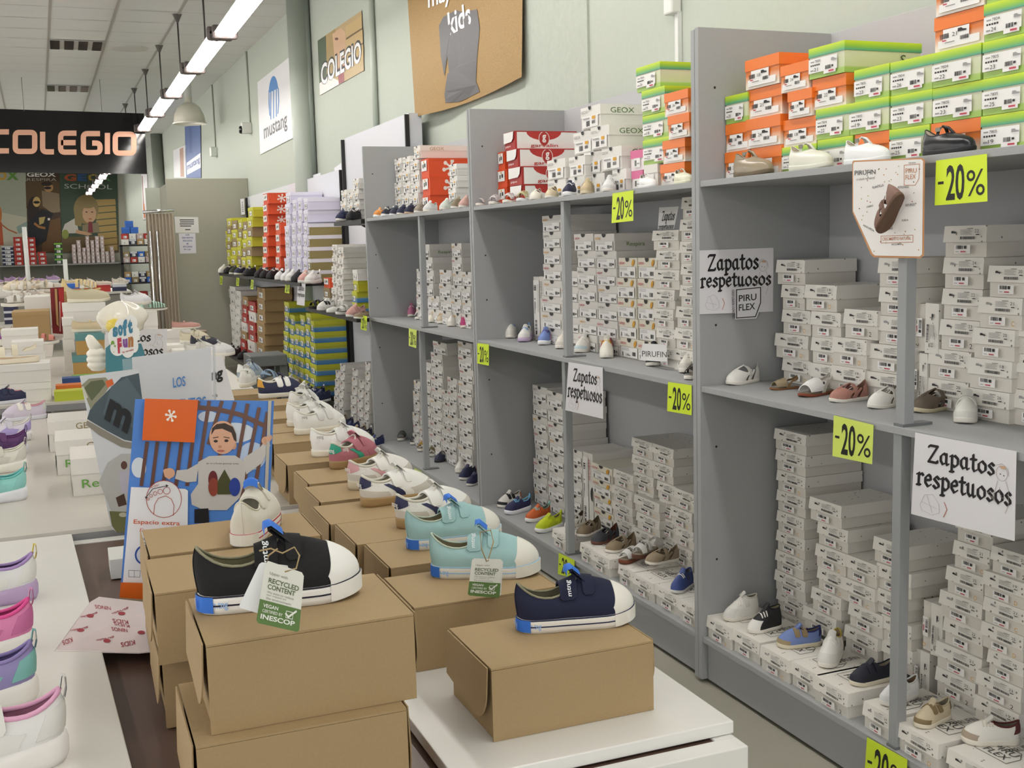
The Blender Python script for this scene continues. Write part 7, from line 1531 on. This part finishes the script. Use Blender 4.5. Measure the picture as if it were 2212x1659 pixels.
# ------------------------------------------------------------------ of the hundreds of boxes, the 300 that show largest stay single; hidden ones go, the small rest is one mass
bpy.context.view_layer.update()
dg = bpy.context.evaluated_depsgraph_get()
boxes = [o for o in COL.objects if o.name.split('.')[0] == 'shoe_box' and o.parent is None]
def shown(o):
    mw = o.matrix_world; xs = [v.co for v in o.data.vertices]; lo = [min(v[k] for v in xs) for k in range(3)]; hi = [max(v[k] for v in xs) for k in range(3)]
    fam = {o.name}|{c_.name for c_ in o.children}; n = 0; tot = 0; ins = 0
    pts = [(lo[0]-.003, lo[1]+(hi[1]-lo[1])*a, lo[2]+(hi[2]-lo[2])*b_) for a in (.06, .3, .5, .7, .94) for b_ in (.08, .5, .92)]+[(lo[0]+(hi[0]-lo[0])*a, lo[1]-.003, lo[2]+(hi[2]-lo[2])*b_) for a in (.3, .7) for b_ in (.3, .9)]+[(lo[0]+(hi[0]-lo[0])*a, (lo[1]+hi[1])/2, hi[2]+.003) for a in (.2, .6)]
    for p in pts:
        q = mw@Vector(p); d = q-CAM; z = d.dot(FWD); u = 1106+FPX*d.dot(CR)/z; v = 829.5-FPX*d.dot(CU)/z
        tot += 1
        if not (0 <= u <= 2212 and 0 <= v <= 1659): continue
        hit = SC.ray_cast(dg, CAM, d.normalized(), distance=d.length+.02)
        k = 0
        while hit[0] and k < 4 and hit[4] and hit[4].name.split('.')[0] in ('acrylic_stand', 'stand_edge', 'sheet_stand'):
            hit = SC.ray_cast(dg, hit[1]+d.normalized()*.002, d.normalized(), distance=d.length); k += 1
        if not hit[0] or (hit[4] and (hit[4].name in fam or (hit[1]-q).length < .006)): n += 1
    W = hi[1]-lo[1]; H = hi[2]-lo[2]; D = hi[0]-lo[0]; c_ = mw@Vector(((lo[0]+hi[0])/2, (lo[1]+hi[1])/2, (lo[2]+hi[2])/2))-CAM
    nx = (mw.to_3x3()@Vector((1, 0, 0))); ny = (mw.to_3x3()@Vector((0, 1, 0))); dd_ = c_.normalized()
    area = (abs(nx.dot(dd_))*W*H+abs(ny.dot(dd_))*D*H)/c_.length_squared
    return n/tot, area
rank = []
for o in boxes:
    f_, ar = shown(o)
    if f_ <= 0:
        for c_ in list(o.children): bpy.data.objects.remove(c_)
        bpy.data.objects.remove(o)
    else: rank.append((ar*f_, o))
rank.sort(key=lambda t: -t[0])
print('BOXES shown', len(rank), 'of', len(boxes))
vs, fs, mi, hs, mats = [], [], [], [], []
for ar, o in rank[300:]:
    for q in [o]+list(o.children):
        me = q.data; mw = q.matrix_world; b0 = len(vs)
        vs += [tuple(mw@v.co) for v in me.vertices]; fs += [tuple(b0+i for i in p.vertices) for p in me.polygons]
        hh = [0.0]*len(me.vertices)
        if 'height' in me.attributes: me.attributes['height'].data.foreach_get('value', hh)
        hs += hh
        ids = []
        for m in me.materials:
            if m not in mats: mats.append(m)
            ids.append(mats.index(m))
        mi += [ids[p.material_index] for p in me.polygons]
    for c_ in list(o.children): bpy.data.objects.remove(c_)
    bpy.data.objects.remove(o)
me = bpy.data.meshes.new('shoe_box_mass'); me.from_pydata(vs, [], fs)
for m in mats: me.materials.append(m)
me.polygons.foreach_set('material_index', mi); at = me.attributes.new('height', 'FLOAT', 'POINT'); at.data.foreach_set('value', hs); me.update()
o = link('shoe_box_mass', me); tag(o, 'the many small shoe boxes stacked along the far shelves and tables', 'shoe boxes', None, 'stuff')
